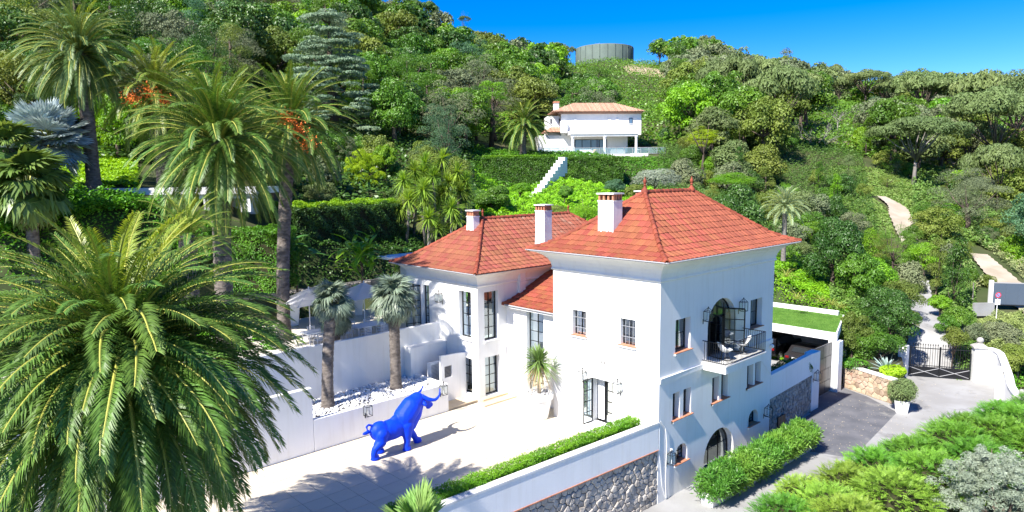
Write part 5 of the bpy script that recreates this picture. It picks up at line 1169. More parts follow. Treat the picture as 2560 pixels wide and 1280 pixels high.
# ---- oleanders in white troughs
tr0 = None
for i in range(5):
    x = 1.5 + i * 2.02; yy = -1.75 - .06 * i
    lab = ('first oleander trough, nearest the foot of the tower corner', 'second oleander trough from the tower corner', 'middle oleander trough in front of the arched garage door', 'fourth oleander trough, just right of the arched door', 'last oleander trough at the asphalt end of the row')[i]
    t = empty('oleander_trough', (x, yy, -2.6), math.radians(-2), lab, 'planter', 'white troughs of oleander along the tower')
    mb = MB(); V = [(0, -.3, 0), (1.85, -.3, 0), (1.85, .3, 0), (0, .3, 0), (-.05, -.38, .62), (1.9, -.38, .62), (1.9, .38, .62), (-.05, .38, .62)]; mb.add(V, [(0, 3, 2, 1), (4, 5, 6, 7), (0, 1, 5, 4), (1, 2, 6, 5), (2, 3, 7, 6), (3, 0, 4, 7)], PAINT); mb.build('trough', PAINT, t, bevel=.015)
    rs = np.random.RandomState(50 + i); Vs = []
    for k in range(260):                                    # whorls of narrow leaves on shoots
        c = np.array([rs.uniform(-.15, 2.0), rs.uniform(-.9, .65), 0]); c[2] = .3 + rs.uniform(.05, 1.35) * (1 - .3 * abs(c[1])); c[1] *= .8 + .5 * (c[2] - .7); n = 26
        d = unit(rs.normal(size=(n, 3)) + [0, 0, .7]); C = c + d * .16 + rs.normal(0, .06, (n, 3)); s = unit(np.cross(d, rs.normal(size=(n, 3)))); L = .15; Wd = .026
        Vs.append(np.stack([C - d * L * .8, C + s * Wd, C + d * L, C - s * Wd], 1).reshape(-1, 3))
    V = np.concatenate(Vs); F = np.arange(len(V)).reshape(-1, 4); link('foliage', mesh_np('oleander_foliage', V, F, [OLEAN]), t)
# ---- bank, road gate and signs at the far right
g0 = at(2481, 762, 62); g1 = at(2720, 775, 60)
rgx = (Vector((g1.x, g1.y, 0)) - Vector((g0.x, g0.y, 0))); rl = rgx.length; rgx.normalize(); zb = g0.z - .05
road_gate = empty('road_gate', (g0.x, g0.y, zb), math.atan2(rgx.y, rgx.x), 'wide solid slate blue sliding gate by the pale access road', 'gate'); SLATE = mat('slate_blue_metal', (.07, .095, .13), .5, spec=.4)
MB().box(0, rl, -.04, .04, .12, 2.05, SLATE).build('gate_leaf', SLATE, road_gate); MB().box(0, rl, -.06, .06, 2.051, 2.13, GUTTER).build('top_rail', GUTTER, road_gate); MB().box(-.35, -.05, -.15, .15, -.5, 2.3, PLASTER).build('gate_post', PLASTER, road_gate); MB().box(0, rl, -.08, .08, .03, .119, BLACK).build('bottom_rail', BLACK, road_gate)
for k in range(int(rl / .95)): MB().box(.02 + k * .95, .94 + k * .95, -.052, -.041, .16, 2.0, SLATE).build('gate_panel', SLATE, road_gate)
sp = at(2491, 787, 56); sg = empty('no_parking_sign', (sp.x, sp.y, sp.z - .3), YAW * 0 - math.radians(43), 'round red and blue no parking sign on a thin pole above a small notice', 'sign')
mb = MB(); mb.tube([(0, 0, 0), (0, 0, 2.1)], .03, PAINT, 8); mb.build('pole', PAINT, sg)
def disc(r, y, m, nm, par, inner=0, z=1.95):
    mb = MB(); n = 28; vs = []
    for k in range(n): a = 2 * math.pi * k / n; vs += [(r * math.cos(a), y, z + r * math.sin(a)), (inner * math.cos(a), y, z + inner * math.sin(a))]
    mb.add(vs, [(2 * k, 2 * ((k + 1) % n), 2 * ((k + 1) % n) + 1, 2 * k + 1) for k in range(n)], m); return mb.build(nm, m, par)
RED = mat('sign_red', (.6, .03, .04), .5); BLU = mat('sign_blue', (.25, .3, .6), .5)
mb = MB(); M = Matrix.Translation((0, -.035, 1.95)) @ Matrix.Rotation(math.pi / 2, 4, 'X'); q = MB(); q.lathe([(.24, 0), (.24, .02)], GUTTER, 28); o = q.build('sign_plate', GUTTER, sg); o.matrix_local = M
disc(.24, -.06, RED, 'red_ring', sg, .17); disc(.169, -.061, BLU, 'blue_disc', sg, .0); mb = MB(); mb.bar((-.12, -.066, 2.07), (.12, -.066, 1.83), .035, RED); mb.build('red_slash', RED, sg)
mb = MB(); mb.box(-.22, .22, -.05, -.03, 1.15, 1.6, PAINT); nb_ = mb.build('notice_board', PAINT, sg)
for k in range(4): MB().box(-.18, .18, -.056, -.051, 1.22 + k * .1, 1.24 + k * .1, GUTTER).build('text_line', GUTTER, nb_)
w0 = at(2436, 768, 60); w1 = at(2487, 760, 60); mb = MB(); ax = Vector((w1.x - w0.x, w1.y - w0.y, 0)); L_ = ax.length; ax.normalize(); P0 = Vector((w0.x, w0.y, w0.z)); ny = Vector((-ax.y, ax.x, 0))
mb.add([P0 + ax * a + ny * b + Vector((0, 0, c)) for a, b, c in ((0, 0, -.8), (L_, 0, -.8), (L_, .25, -.8), (0, .25, -.8), (0, 0, .35), (L_, 0, .35), (L_, .25, .35), (0, .25, .35))], [(0, 3, 2, 1), (4, 5, 6, 7), (0, 1, 5, 4), (1, 2, 6, 5), (2, 3, 7, 6), (3, 0, 4, 7)], CONC); tag(mb.build('low_wall', CONC), 'short pale block wall left of the slate blue gate', 'wall')
for px, py in ((2432, 738), (2474, 738)):
    q = at(px, py, 62); mb = MB(); mb.tube([(q.x, q.y, q.z - .4), (q.x, q.y, q.z + 1.15)], .05, GBARK, 8); tag(mb.build('fence_post', GBARK), 'thin %s fence post by the access road' % ('left' if px < 2450 else 'right'), 'post')
# ---- hill villa
hv = empty('hill_villa', at(1511, 386, 109), math.radians(-43.15 + 4), 'two-storey white villa with balustrade balcony and pale tiled roof on the hill', 'house')
SC = 109 / FPX                                # metres per photo pixel there
def hx(px): return (px - 1500) * SC
def hz(py): return (386 - py) * SC
OT = mat('pale_roman_tile', (.47, .30, .21), .85, (.36, .20, .14), 3, 6, bump=.4, bscale=9, island=.25, spec=.1)
def hb(name, x0, x1, y0, y1, z0, z1, m=PLASTER, par=None): mb = MB(); mb.box(x0, x1, y0, y1, z0, z1, m); return mb.build(name, m, par or hv)
hb('upper_wall', hx(1399), hx(1607), 3.5, 10.5, hz(335), hz(279)); hb('ground_wall', hx(1340), hx(1572), 3.6, 9.5, -.5, hz(335) - .01)
hb('side_wing', hx(1366), hx(1398), 4.4, 9, hz(335), hz(285)); hb('stair_gable', hx(1396), hx(1412), 2.2, 3.4, hz(330), hz(300))
# roof of the villa as ribbed courses
def tileroof(par, x0, x1, y0, y1, ze, zr, n, name='roof', hipl=True):
    half = (y1 - y0) / 2; V = []; F = []
    mb = MB(); a = [(x0, y0, ze), (x1, y0, ze), (x1, y1, ze), (x0, y1, ze), (x0 + half * hipl, y0 + half, zr), (x1 - half, y0 + half, zr)]
    mb.add(a, [(0, 1, 5, 4), (1, 2, 5), (2, 3, 4, 5), (3, 0, 4), (0, 3, 2, 1)], OT); r = mb.build(name, OT, par)
    mb = MB()
    w = (x1 - x0) / n
    for i in range(n):
        xc = x0 + (i + .5) * w; d = min(half, (xc - x0) if hipl else half, x1 - xc)
        if d < .15: continue
        A = Vector((xc, y0 - .04, ze + .03)); Bp = Vector((xc, y0 + d, ze + (zr - ze) * d / half + .04)); k = max(2, int(d / .55)); path = []; rr = []
        for j in range(k):
            path += [A.lerp(Bp, j / k), A.lerp(Bp, (j + .97) / k)]; rr += [w * .36, w * .27]
        mb.tube(path, rr, OT, 5)
    tag(mb.build('roof_tiles', OT, r), kind='stuff'); return r
tileroof(hv, hx(1372), hx(1615), 2.6, 11.2, hz(276), hz(249), 58)
hb('eave_moulding', hx(1392), hx(1609), 3.2, 3.49, hz(281.5), hz(277) - .01, mat('eave_clay', (.42, .26, .2), .9))
tileroof(hv, hx(1352), hx(1414), 2.9, 7.6, hz(327), hz(306), 17)
hb('chimney', hx(1384), hx(1397), 5, 6, hz(274), hz(251)); hb('chimney_cap', hx(1383), hx(1398), 4.9, 6.1, hz(251) + .001, hz(247), BRICK)
hb('balcony_slab', hx(1414), hx(1587), 0, 3.49, hz(336), hz(327)); hb('arcade_beam', hx(1416), hx(1585), .15, .55, hz(341), hz(336) - .001)
for x in (1419, 1500, 1580):
    mb = MB(); mb.lathe([(.3, -.4), (.3, .1), (.24, .14), (.2, hz(346)), (.3, hz(344)), (.3, hz(341.2))], PLASTER, 14, (hx(x + 2), .35, 0)); mb.build('column', PLASTER, hv, smooth=True)
for x in (1419, 1500, 1582): hb('balustrade_pier', hx(x - 4), hx(x + 5), .05, .5, hz(327) + .001, hz(309.5), COPING)
hb('balustrade_rail', hx(1418), hx(1584), .1, .42, hz(312), hz(310), COPING)
mb = MB(); mb.lathe([(.09, 0), (.05, .08), (.12, .3), (.05, .62), (.09, .8), (.09, .9)], PLASTER, 8); bm2 = mb.mesh('baluster', PLASTER, smooth=True)
for k in range(34):
    x = 1424 + k * 4.65
    if abs(x - 1500) > 6: link('baluster', bm2, hv, (hx(x), .27, hz(327) + .01))
GB = mat('blue_glass', (.08, .14, .22), .06, spec=.8)
wf = hb('patio_window', hx(1434), hx(1518), 3.5, 3.598, -.02, hz(346), BLACK)
for a, b in ((1436, 1452), (1454, 1475), (1477, 1497), (1499, 1516)): hb('pane', hx(a), hx(b), 3.45, 3.499, .05, hz(347.5), GB, wf)
w2 = hb('arched_window', hx(1575), hx(1584), 3.4, 3.499, hz(307), hz(292), BLACK); hb('pane', hx(1576), hx(1583), 3.38, 3.399, hz(306), hz(293), GB, w2)
for x in (1432, 1520, 1540): hb('shutter', hx(x), hx(x + 8), 3.42, 3.499, hz(311), hz(293), PAINT)
for x in (1373, 1395): hb('window', hx(x), hx(x + 3), 4.3, 4.399, hz(303), hz(292), BLACK)
tag(MB().box(0, 1, 0, 1, 0, 1, PLASTER).build('tmp', PLASTER), kind='structure'); bpy.data.objects.remove(bpy.data.objects['tmp'])
mb = MB(); mb.box(hx(1325), hx(1600), -1.2, 12, -5, -.02, PLASTER); ts = mb.build('terrace_base', PLASTER, hv)
mb = MB(); mb.box(hx(1560), hx(1602), -2.2, -1.21, -5, .02, PLASTER); mb.build('arched_undercroft', PLASTER, hv)
mb = MB(); mb.prism([(hx(1563), -5), (hx(1583), -5)] + [(hx(1573) + hx(1510) * 0 + .62 * math.cos(a), -1.9 + .9 * math.sin(a)) for a in [math.pi * k / 8 for k in range(9)]], .04, GB, 1, -2.25); mb.build('arched_pane', GB, hv)
rl_ = MB()
for z in (.05, 1.0): rl_.bar((hx(1340), -1.1, z), (hx(1650), -1.1, z), .05, GUTTER)
for k in range(16): x = hx(1340) + k * (hx(1650) - hx(1340)) / 15; rl_.bar((x, -1.1, 0), (x, -1.1, 1.0), .05, GUTTER)
rl_.build('terrace_railing', GUTTER, hv)
gp_ = MB(); gp_.add([(hx(1342), -1.1, .08), (hx(1648), -1.1, .08), (hx(1648), -1.1, .97), (hx(1342), -1.1, .97)], [(0, 1, 2, 3)], GLASS); gp_.build('glass_panel', glassmat('rail_glass', (.8, .88, .88), .85), hv)
for (x, l, c) in ((1455, 'pale outdoor sofa on the hill villa terrace', PAINT), (1535, 'grey outdoor sofa right of the hill villa column', GUTTER)):
    p = hv.matrix_basis @ Vector((hx(x), .4, 0)); mb = MB(); mb.box(-1, 1, -.4, .4, .0, .4, c); mb.box(-1, 1, .25, .45, .401, .8, c); mb.box(-1.15, -1.001, -.4, .4, 0, .6, c); mb.box(1.001, 1.15, -.4, .4, 0, .6, c); o = mb.build('outdoor_sofa', c, loc=p, rot=(0, 0, math.radians(-39)), bevel=.03); tag(o, l, 'sofa')
p = hv.matrix_basis @ Vector((hx(1484), -.2, 0)); mb = MB(); mb.lathe([(.8, 0), (.85, .1), (.85, .75), (.78, .8), (.7, .7), (.68, .35)], mat('tan_wicker', (.5, .33, .18), .9, bump=.5, bscale=30), 22); tag(mb.build('wicker_daybed', None, loc=p, smooth=True), 'round tan wicker daybed on the hill villa terrace', 'daybed')
p = hv.matrix_basis @ Vector((hx(1588), .3, 0)); tbb = empty('bistro_table', p, 0, 'small white round table at the right of the hill villa terrace', 'table'); mb = MB(); mb.lathe([(.45, .7), (.45, .74)], PAINT, 16); mb.build('tabletop', PAINT, tbb); mb = MB(); mb.tube([(0, 0, 0), (0, 0, .7)], .04, PAINT); mb.build('leg', PAINT, tbb)
# ---- white stair balustrade climbing the bank
s0, s1 = at(1331, 506, 80), at(1410, 400, 90); st = empty('garden_stair', (s0.x, s0.y, s0.z), 0, 'narrow white stepped wall climbing between the hedges to the hill villa', 'stairs')
n = 12
for i in range(n):
    a = s0.lerp(s1, i / n); b = s0.lerp(s1, (i + 1) / n); d = Vector((b.x - a.x, b.y - a.y, 0)); L_ = d.length; d.normalize(); m_ = Vector((d.y, -d.x, 0)) * .45
    V = [a + m_, b + m_, b - m_, a - m_]; top = b.z + .35; bot = a.z - 1.3
    mb = MB(); mb.add([Vector((v.x, v.y, bot)) for v in V] + [Vector((v.x, v.y, top)) for v in V], [(0, 3, 2, 1), (4, 5, 6, 7), (0, 1, 5, 4), (1, 2, 6, 5), (2, 3, 7, 6), (3, 0, 4, 7)], PLASTER); mb.build('step', PLASTER, st)
adopt(st)
# ---- water tank on the ridge
wt = at(1511, 156, 262); tk = empty('water_tank', (wt.x, wt.y, wt.z - 1), 0, 'big round grey-green water tank on the hilltop', 'water tank'); TK = mat('tank_green', (.13, .17, .14), .8, (.10, .13, .11), .3, bump=.1)
mb = MB(); mb.lathe([(11, -3), (11, 5.9), (10.9, 6.1), (7, 6.5), (.1, 6.8)], TK, 48); mb.build('tank', TK, tk, smooth=True)
for k in range(24): a = 2 * math.pi * k / 24; mb = MB(); mb.box(10.9, 11.12, -.12, .12, -2, 5.9, TK); o = mb.build('wall_rib', TK, tk); o.rotation_euler = (0, 0, a)
mb = MB()
for k in range(20): a = .5 + 3 * k / 20; b = .5 + 3 * (k + 1) / 20; mb.bar((5 * math.cos(a), 5 * math.sin(a), 7.4), (5 * math.cos(b), 5 * math.sin(b), 7.4), .05, GUTTER); mb.bar((5 * math.cos(a), 5 * math.sin(a), 6.5), (5 * math.cos(a), 5 * math.sin(a), 7.4), .05, GUTTER)
mb.build('railing', GUTTER, tk)
# ---- white pergola terrace at the far left
def pbox(px0, px1, py0, py1, d, dep, name, par, m=PLASTER):
    a = at(px0, py0, d); b = at(px1, py0, d); c = at(px0, py1, d); ax = Vector((b.x - a.x, b.y - a.y, 0)); L_ = ax.length; ax.normalize(); ny = Vector((-ax.y, ax.x, 0)); zt, zb = a.z, c.z
    V = [Vector((a.x, a.y, 0)) + ax * u + ny * v + Vector((0, 0, z)) for u, v, z in ((0, 0, zb), (L_, 0, zb), (L_, dep, zb), (0, dep, zb), (0, 0, zt), (L_, 0, zt), (L_, dep, zt), (0, dep, zt))]
    mb = MB(); mb.add(V, [(0, 3, 2, 1), (4, 5, 6, 7), (0, 1, 5, 4), (1, 2, 6, 5), (2, 3, 7, 6), (3, 0, 4, 7)], m); return mb.build(name, m, par)
pg = empty('white_pavilion', at(400, 520, 47), 0, 'long low white flat-roofed pavilion behind the palm trunks', 'pavilion')
pbox(190, 640, 472, 489, 46, 4.5, 'flat_roof', pg); pbox(200, 232, 489.5, 519, 46.3, .6, 'column', pg); pbox(508, 530, 489.5, 530, 46.3, .5, 'column', pg); pbox(236, 640, 489.5, 500, 46.3, .3, 'beam', pg); pbox(200, 640, 489.5, 540, 49.5, .3, 'rear_wall', pg, mat('pale_blue_wall', (.55, .6, .68), .8)); pbox(600, 625, 489.5, 530, 46.3, .5, 'column', pg); adopt(pg)
# ------------------------------------------------------------------ palms
PALMG = leafmat('date_palm_leaflet', (.058, .125, .020), (.12, .20, .034), .45, .22, rand=.22, huevar=.012, island=.28, spec=.35, patch=.7)
PALMY = leafmat('young_palm_leaflet', (.15, .22, .025), (.24, .29, .04), .38, .3, rand=.15, huevar=.01, island=.2, spec=.5)
PALMD = leafmat('date_palm_dark_leaflet', (.065, .12, .035), (.12, .18, .05), .45, .2, rand=.2, huevar=.01, island=.25, spec=.35)
RACH = mat('palm_rachis', (.42, .42, .08), .5, spec=.4)
DEADP = leafmat('dead_palm_leaflet', (.30, .23, .13), (.38, .30, .18), .8, .15, rand=.2, huevar=.01)
FRUIT = mat('orange_dates', (.75, .20, .02), .6, (.6, .13, .02), 20, rand=.1)
def frond_mesh(e0, bend, nl, lmax, seed, m, w=.011, vee=.45, fwd=.6, base=.1, side=0.0, lw=None, rach=None):
    rs = np.random.RandomState(seed); K = 24; P = [np.array([0., 0, 0])]; T = []
    for k in range(K):
        t = (k + .5) / K; a = math.radians(e0 - bend * t ** 1.35); yaw = side * t * t; d = np.array([math.cos(a) * math.cos(yaw), math.cos(a) * math.sin(yaw), math.sin(a)]); T.append(d); P.append(P[-1] + d / K)
    P = np.array(P); T.append(T[-1]); T = np.array(T)
    V = []; F = []; I = []
    for k in range(K + 1):
        t = T[k]; s = unit(np.cross(t, [0, 0, 1.])); u = np.cross(s, t); wd = w * (1.25 - t_ if (t_ := k / K) < 1 else .25)
        V += [P[k] - s * wd, P[k] + u * wd * .6, P[k] + s * wd]
    for k in range(K):
        b = 3 * k; F += [(b, b + 1, b + 4, b + 3), (b + 1, b + 2, b + 5, b + 4)]; I += [1, 1]
    V = np.array(V); tt = np.linspace(base, .995, nl); L = []
    for sg in (-1, 1):
        f = tt * K; i = np.minimum(f.astype(int), K - 1); fr = (f - i)[:, None]; p = P[i] * (1 - fr) + P[i + 1] * fr; t = T[i]; s = unit(np.cross(t, np.array([0, 0, 1.]))) * sg; u = np.cross(np.cross(t, [0, 0, 1.]), t); u = unit(u)
        u = np.where((u[:, 2:] < -0.2), -u, u)
        fw = fwd + tt[:, None] * .9 + rs.normal(0, .1, (nl, 1)); d = unit(s + t * fw + u * (vee + rs.normal(0, .16, (nl, 1)))); ln = lmax * (np.sin(np.pi * (.12 + .80 * tt)) ** .7)[:, None] * rs.uniform(.85, 1.1, (nl, 1))
        lwid = (lw or lmax * .064); nrm = unit(np.cross(d, t)); bd = unit(np.cross(nrm, d))
        tip = p + d * ln - np.array([0, 0, 1.]) * ln * .28; mid = p + d * ln * .45
        L.append(np.stack([p, mid + bd * lwid / 2, tip, mid - bd * lwid / 2], 1).reshape(-1, 3))
    LV = np.concatenate(L); LF = np.arange(len(LV)).reshape(-1, 4)
    V2, F2, I2 = join([(V, np.array(F), 1), (LV, LF, 0)]); return mesh_np('frond', V2, F2, [m, rach or RACH], I2)
EC = [(84, 48), (68, 66), (50, 76), (30, 74), (10, 66), (-15, 55), (-40, 40)]
FR = {}
def frond(key, m, cls, v, nl=74, lmax=.125, **kw):
    k = (key, cls, v)
    if k not in FR: e, b = EC[cls]; FR[k] = frond_mesh(e, b * (1 + .12 * (v - .5)), nl, lmax, hash((cls, v)) % 1000 + 3, m, side=(v - .5) * .35, **kw)
    return FR[k]
def trunk_mesh(h, r, bm=None, seed=0, top=1.15, lean=(0, 0), flare=1.35):
    """ringed palm trunk with stubs of old leaf bases"""
    V = []; F = []; n = 18; K = max(12, int(h / .14)); rs = random.Random(seed)
    for k in range(K + 1):
        t = k / K; rr = r * (1 + (flare - 1) * math.exp(-t * h / .5) + (top - 1) * math.exp(-(1 - t) * h / .8))
        for j in range(n):
            a = 2 * math.pi * (j + .5 * (k % 2)) / n; q = rr * (1 + (.07 if (j + k) % 2 else -.03) + rs.uniform(-.025, .025)); V.append((q * math.cos(a) + lean[0] * t * t, q * math.sin(a) + lean[1] * t * t, h * t))
    for k in range(K):
        for j in range(n): F.append((k * n + j, k * n + (j + 1) % n, (k + 1) * n + (j + 1) % n, (k + 1) * n + j))
    mb = MB(); mb.add(V, F, bm or PALMBARK); return mb.mesh('trunk', bm or PALMBARK, smooth='all')
def fruit_mesh():
    rs = np.random.RandomState(5); n = 260; C = rs.normal(0, [.22, .22, .2], (n, 3)) + [0, 0, -.25 ]; V, F = leaf_quads(C, unit(rs.normal(size=(n, 3))), .09, .06, rs); me = mesh_np('fruit_cluster', V, F, [FRUIT]); return me
FRM = fruit_mesh()
def date_palm(base, crown, L, n, label, key='g', m=None, r=.42, lo=6, fruits=(), dead=0, skew=1.0, seed=1, nl=74, group=None, young=6, lmax=.125):
    m = m or PALMG; h = crown.z - base.z; rs = random.Random(seed)
    t = empty('date_palm', base, 0, label, 'palm tree', group); link('trunk', trunk_mesh(h - .15, r, seed=seed, lean=(crown.x - base.x, crown.y - base.y)), t)
    c = (crown.x - base.x, crown.y - base.y, h)
    mb = MB(); mb.sphere((c[0], c[1], c[2] - .25), (r * 1.35, r * 1.35, .6), PALMBARK, 16, 8); mb.build('crown_boss', PALMBARK, t, smooth='all')
    for i in range(n):
        u = (i + .5) / n; x = (u ** skew) * (lo + .999); cls = min(6, int(x)); e = x - cls
        me = frond(key, m, cls, rs.randint(0, 1), nl, lmax)
        if i < young: me = frond(key + 'y', PALMY, cls, rs.randint(0, 1), nl, lmax)
        o = link('frond', me, t, c, (rs.uniform(-.12, .12), math.radians((e - .5) * 18 + rs.uniform(-5, 5)), i * 2.39996 + rs.uniform(-.12, .12)), L * rs.uniform(.88, 1.06) * (.8 + .2 * min(1, u * 5)))
    for i in range(dead):
        o = link('dead_frond', frond('dead', DEADP, 6, i % 2, nl, lmax), t, (c[0], c[1], c[2] - .4), (0, math.radians(rs.uniform(20, 42)), rs.uniform(0, 6.28)), L * rs.uniform(.55, .8))
    for (a, dd, dz) in fruits:
        tag(link('fruit_cluster', FRM, t, (c[0] + dd * math.cos(a), c[1] + dd * math.sin(a), c[2] + dz), (0, 0, a), (1.3, 1.3, 1.3)), kind='stuff')
    return t
P5 = at(305, 895, 19.3); date_palm(Vector((P5.x, P5.y, -.0)), P5, 5.45, 330, 'huge date palm filling the lower left beside the bull terrace', 'g', r=.5, lo=6, seed=3, nl=92, young=12, lmax=.13, skew=.66)
P3 = at(548, 362, 34); date_palm(Vector((P3.x - .3, P3.y - .2, 3.31)), P3, 4.9, 140, 'broad date palm with thick dark trunk in front of the white pavilion', 'g', r=.42, seed=5, dead=12, fruits=())
ca = math.atan2(CAM.y - P3.y, CAM.x - P3.x)
P4 = at(730, 312, 41); date_palm(Vector((-8.55, 20.9, 3.29)), P4, 4.5, 100, 'date palm with orange fruit whose slim trunk stands on the upper terrace', 'g', r=.36, seed=7, dead=7, fruits=((ca, 2.6, -.1), (ca + .25, 2.5, -.9), (ca - .2, 2.4, .5)))
P2 = at(392, 238, 47); b2 = Vector((P2.x, P2.y, gz(P2.x, P2.y))); date_palm(b2, P2, 4.6, 100, 'yellow-green date palm with orange fruit between the tall left palm and the broad one', 'yg', leafmat('yellow_palm_leaflet', (.12, .17, .025), (.20, .25, .04), .38, .28, spec=.5), r=.38, seed=9, dead=8, fruits=((ca - .5, 2.7, -.2), (ca - .1, 2.6, .2), (ca + .2, 2.6, -.3)))
P1 = at(200, 135, 45); b1 = at(236, 478, 45); date_palm(b1, P1, 4.35, 170, 'tallest date palm at the far left with grey curved bare trunk', 'd', PALMD, r=.40, seed=11, skew=.85)
P7 = at(1310, 312, 101); b7 = at(1308, 385, 101); date_palm(Vector((b7.x, b7.y, gz(b7.x, b7.y))), P7, 5.0, 70, 'date palm left of the white villa on the hill', 'g', r=.4, seed=13, nl=50, lmax=.13)
Pb = at(470, 600, 30); date_palm(Vector((Pb.x, Pb.y, Pb.z - 4)), Pb, 2.6, 40, 'small date palm crown peeping above the huge foreground palm', 'g', r=.3, seed=15, lo=4)
# butia by the tower roof
P8 = at(1958, 520, 62); b8 = at(1958, 652, 62)
bp = empty('pindo_palm', b8, 0, 'small pale palm with arching feathery fronds right of the tower roof', 'palm tree'); link('trunk', trunk_mesh(P8.z - b8.z, .2, GBARK, top=1.0, flare=1.1), bp)
BUT = leafmat('pindo_leaflet', (.20, .27, .13), (.27, .33, .17), .5, .3)
for i in range(56): x = i / 56 * 5.5; link('frond', frond('b', BUT, int(x), i % 2, 50, .2), bp, (0, 0, P8.z - b8.z), (0, math.radians(rnd.uniform(-8, 8)), i * 2.4), 2.3 * rnd.uniform(.9, 1.05))
# ---- fan palms
FANM = {}
def fan_mesh(key, m, nb=30, spread=2.1, pet=.45, seed=0, droop=.25, w=.055, vee=.12):
    if key == 'blue': w = .036; nb = 38
    k = (key, seed)
    if k in FANM: return FANM[k]
    rs = np.random.RandomState(seed + 7); V = [(0, -.012, 0), (0, .012, 0), (pet, .010, 0), (pet, -.010, 0)]; F = [(0, 1, 2, 3)]; I = [1]
    for i in range(nb):
        a = spread * (i / (nb - 1) - .5) * 2 / 1.15; l = (1 - pet) * (1 - .22 * abs(a) / spread) * rs.uniform(.92, 1.05); d = np.array([math.cos(a), math.sin(a), .06 * (i % 2) + vee * abs(math.sin(a))]); d = unit(d); s = np.array([-math.sin(a), math.cos(a), 0]); c = np.array([pet, 0, 0.]); b = len(V)
        pm = c + d * l * .55; tp = c + d * l - np.array([0, 0, 1]) * l * droop * rs.uniform(.6, 1.5) * (.3 + .7 * 1); wv = w * l / .55
        V += [tuple(c), tuple(pm + s * wv), tuple(tp), tuple(pm - s * wv)]; F.append((b, b + 1, b + 2, b + 3)); I.append(0)
    FANM[k] = mesh_np('fan_leaf', np.array(V), np.array(F), [m, RACH], I); return FANM[k]
def fan_palm(name, base, crown, L, n, label, key, m, r=.2, seed=1, lo=-50, hi=80, droop=.25, dead=0, nb=30, pet=.45, cat='palm tree', spread=2.1, bark=None):
    rs = random.Random(seed); t = empty(name, base, 0, label, cat); h = crown.z - base.z; lx, ly = crown.x - base.x, crown.y - base.y
    if h > .3: link('trunk', trunk_mesh(h, r, bark, seed=seed, lean=(lx, ly)), t)
    for i in range(n):
        u = (i + .5) / n; el = hi + (lo - hi) * u + rs.uniform(-8, 8)
        link('fan_leaf', fan_mesh(key, m, nb, spread, pet, i % 3, droop), t, (lx, ly, h), (rs.uniform(-.4, .4), -math.radians(el), i * 2.4 + rs.uniform(-.2, .2)), L * rs.uniform(.85, 1.08))
    for i in range(dead): link('dead_leaf', fan_mesh('dead', DEADP, 18, 1.6, .4, i % 3, .5), t, (lx, ly, h - .15), (rs.uniform(-.3, .3), math.radians(rs.uniform(60, 85)), rs.uniform(0, 6.28)), L * rs.uniform(.6, .9))
    return t
BLUEP = leafmat('blue_palm_leaf', (.12, .165, .11), (.19, .235, .165), .45, .2, spec=.5); SILV = leafmat('silver_palm_leaf', (.30, .36, .34), (.38, .44, .42), .45, .15, spec=.5); FANG = leafmat('green_fan_leaf', (.09, .16, .03), (.16, .22, .05), .4, .25, spec=.5); LFAN = leafmat('lime_fan_leaf', (.20, .33, .09), (.27, .40, .12), .4, .35, spec=.4)
fan_palm('fan_palm', Vector((-9.95, 13.1, 1.3)), at(829, 756, 35.6), 1.3, 50, 'left of the two blue-green fan palms growing in the pebble planter', 'blue', BLUEP, .27, 3, -80, 85, .6, 16, bark=PALMBARK)
fan_palm('fan_palm', Vector((-5.85, 13.1, 1.3)), at(984, 748, 37), 1.55, 56, 'right of the two blue-green fan palms growing in the pebble planter', 'blue', BLUEP, .27, 4, -75, 85, .6, 12, bark=PALMBARK)
q = at(842, 860, 39.5); fan_palm('fan_palm', Vector((q.x, q.y, 3.3)), at(842, 790, 39.5), 1.3, 30, 'small fan palm on the upper terrace behind the left planter palm', 'blue', BLUEP, .16, 14, -75, 60, .4, 10, bark=PALMBARK)
q = at(122, 350, 43); fan_palm('fan_palm', Vector((q.x, q.y, q.z - 3.5)), q, 2.7, 70, 'big silvery blue fan palm left of the tall palm trunk', 'silver', SILV, .3, 5, -60, 80, .1, 0, nb=36)
q = at(70, 465, 37); fan_palm('fan_palm', Vector((q.x, q.y, q.z - 6)), q, 2.6, 60, 'shaggy green fan palm with drooping leaves at the left edge', 'green', FANG, .3, 6, -80, 70, .45, 20)
q = at(20, 370, 40); fan_palm('fan_palm', Vector((q.x, q.y, q.z - 6)), q, 1.9, 36, 'yellow-green fan palm cut by the left edge above the shaggy one', 'green', FANG, .25, 8, -70, 80, .3, 4)
q = at(1050, 1350, 16.5); fan_palm('fan_palm', Vector((q.x, q.y, -3.2)), q, 1.5, 5, 'pale lime fan palm leaves rising at the bottom edge before the parapet', 'lime', LFAN, .2, 9, 48, 86, .1, 0, nb=22, pet=.35, spread=1.25)
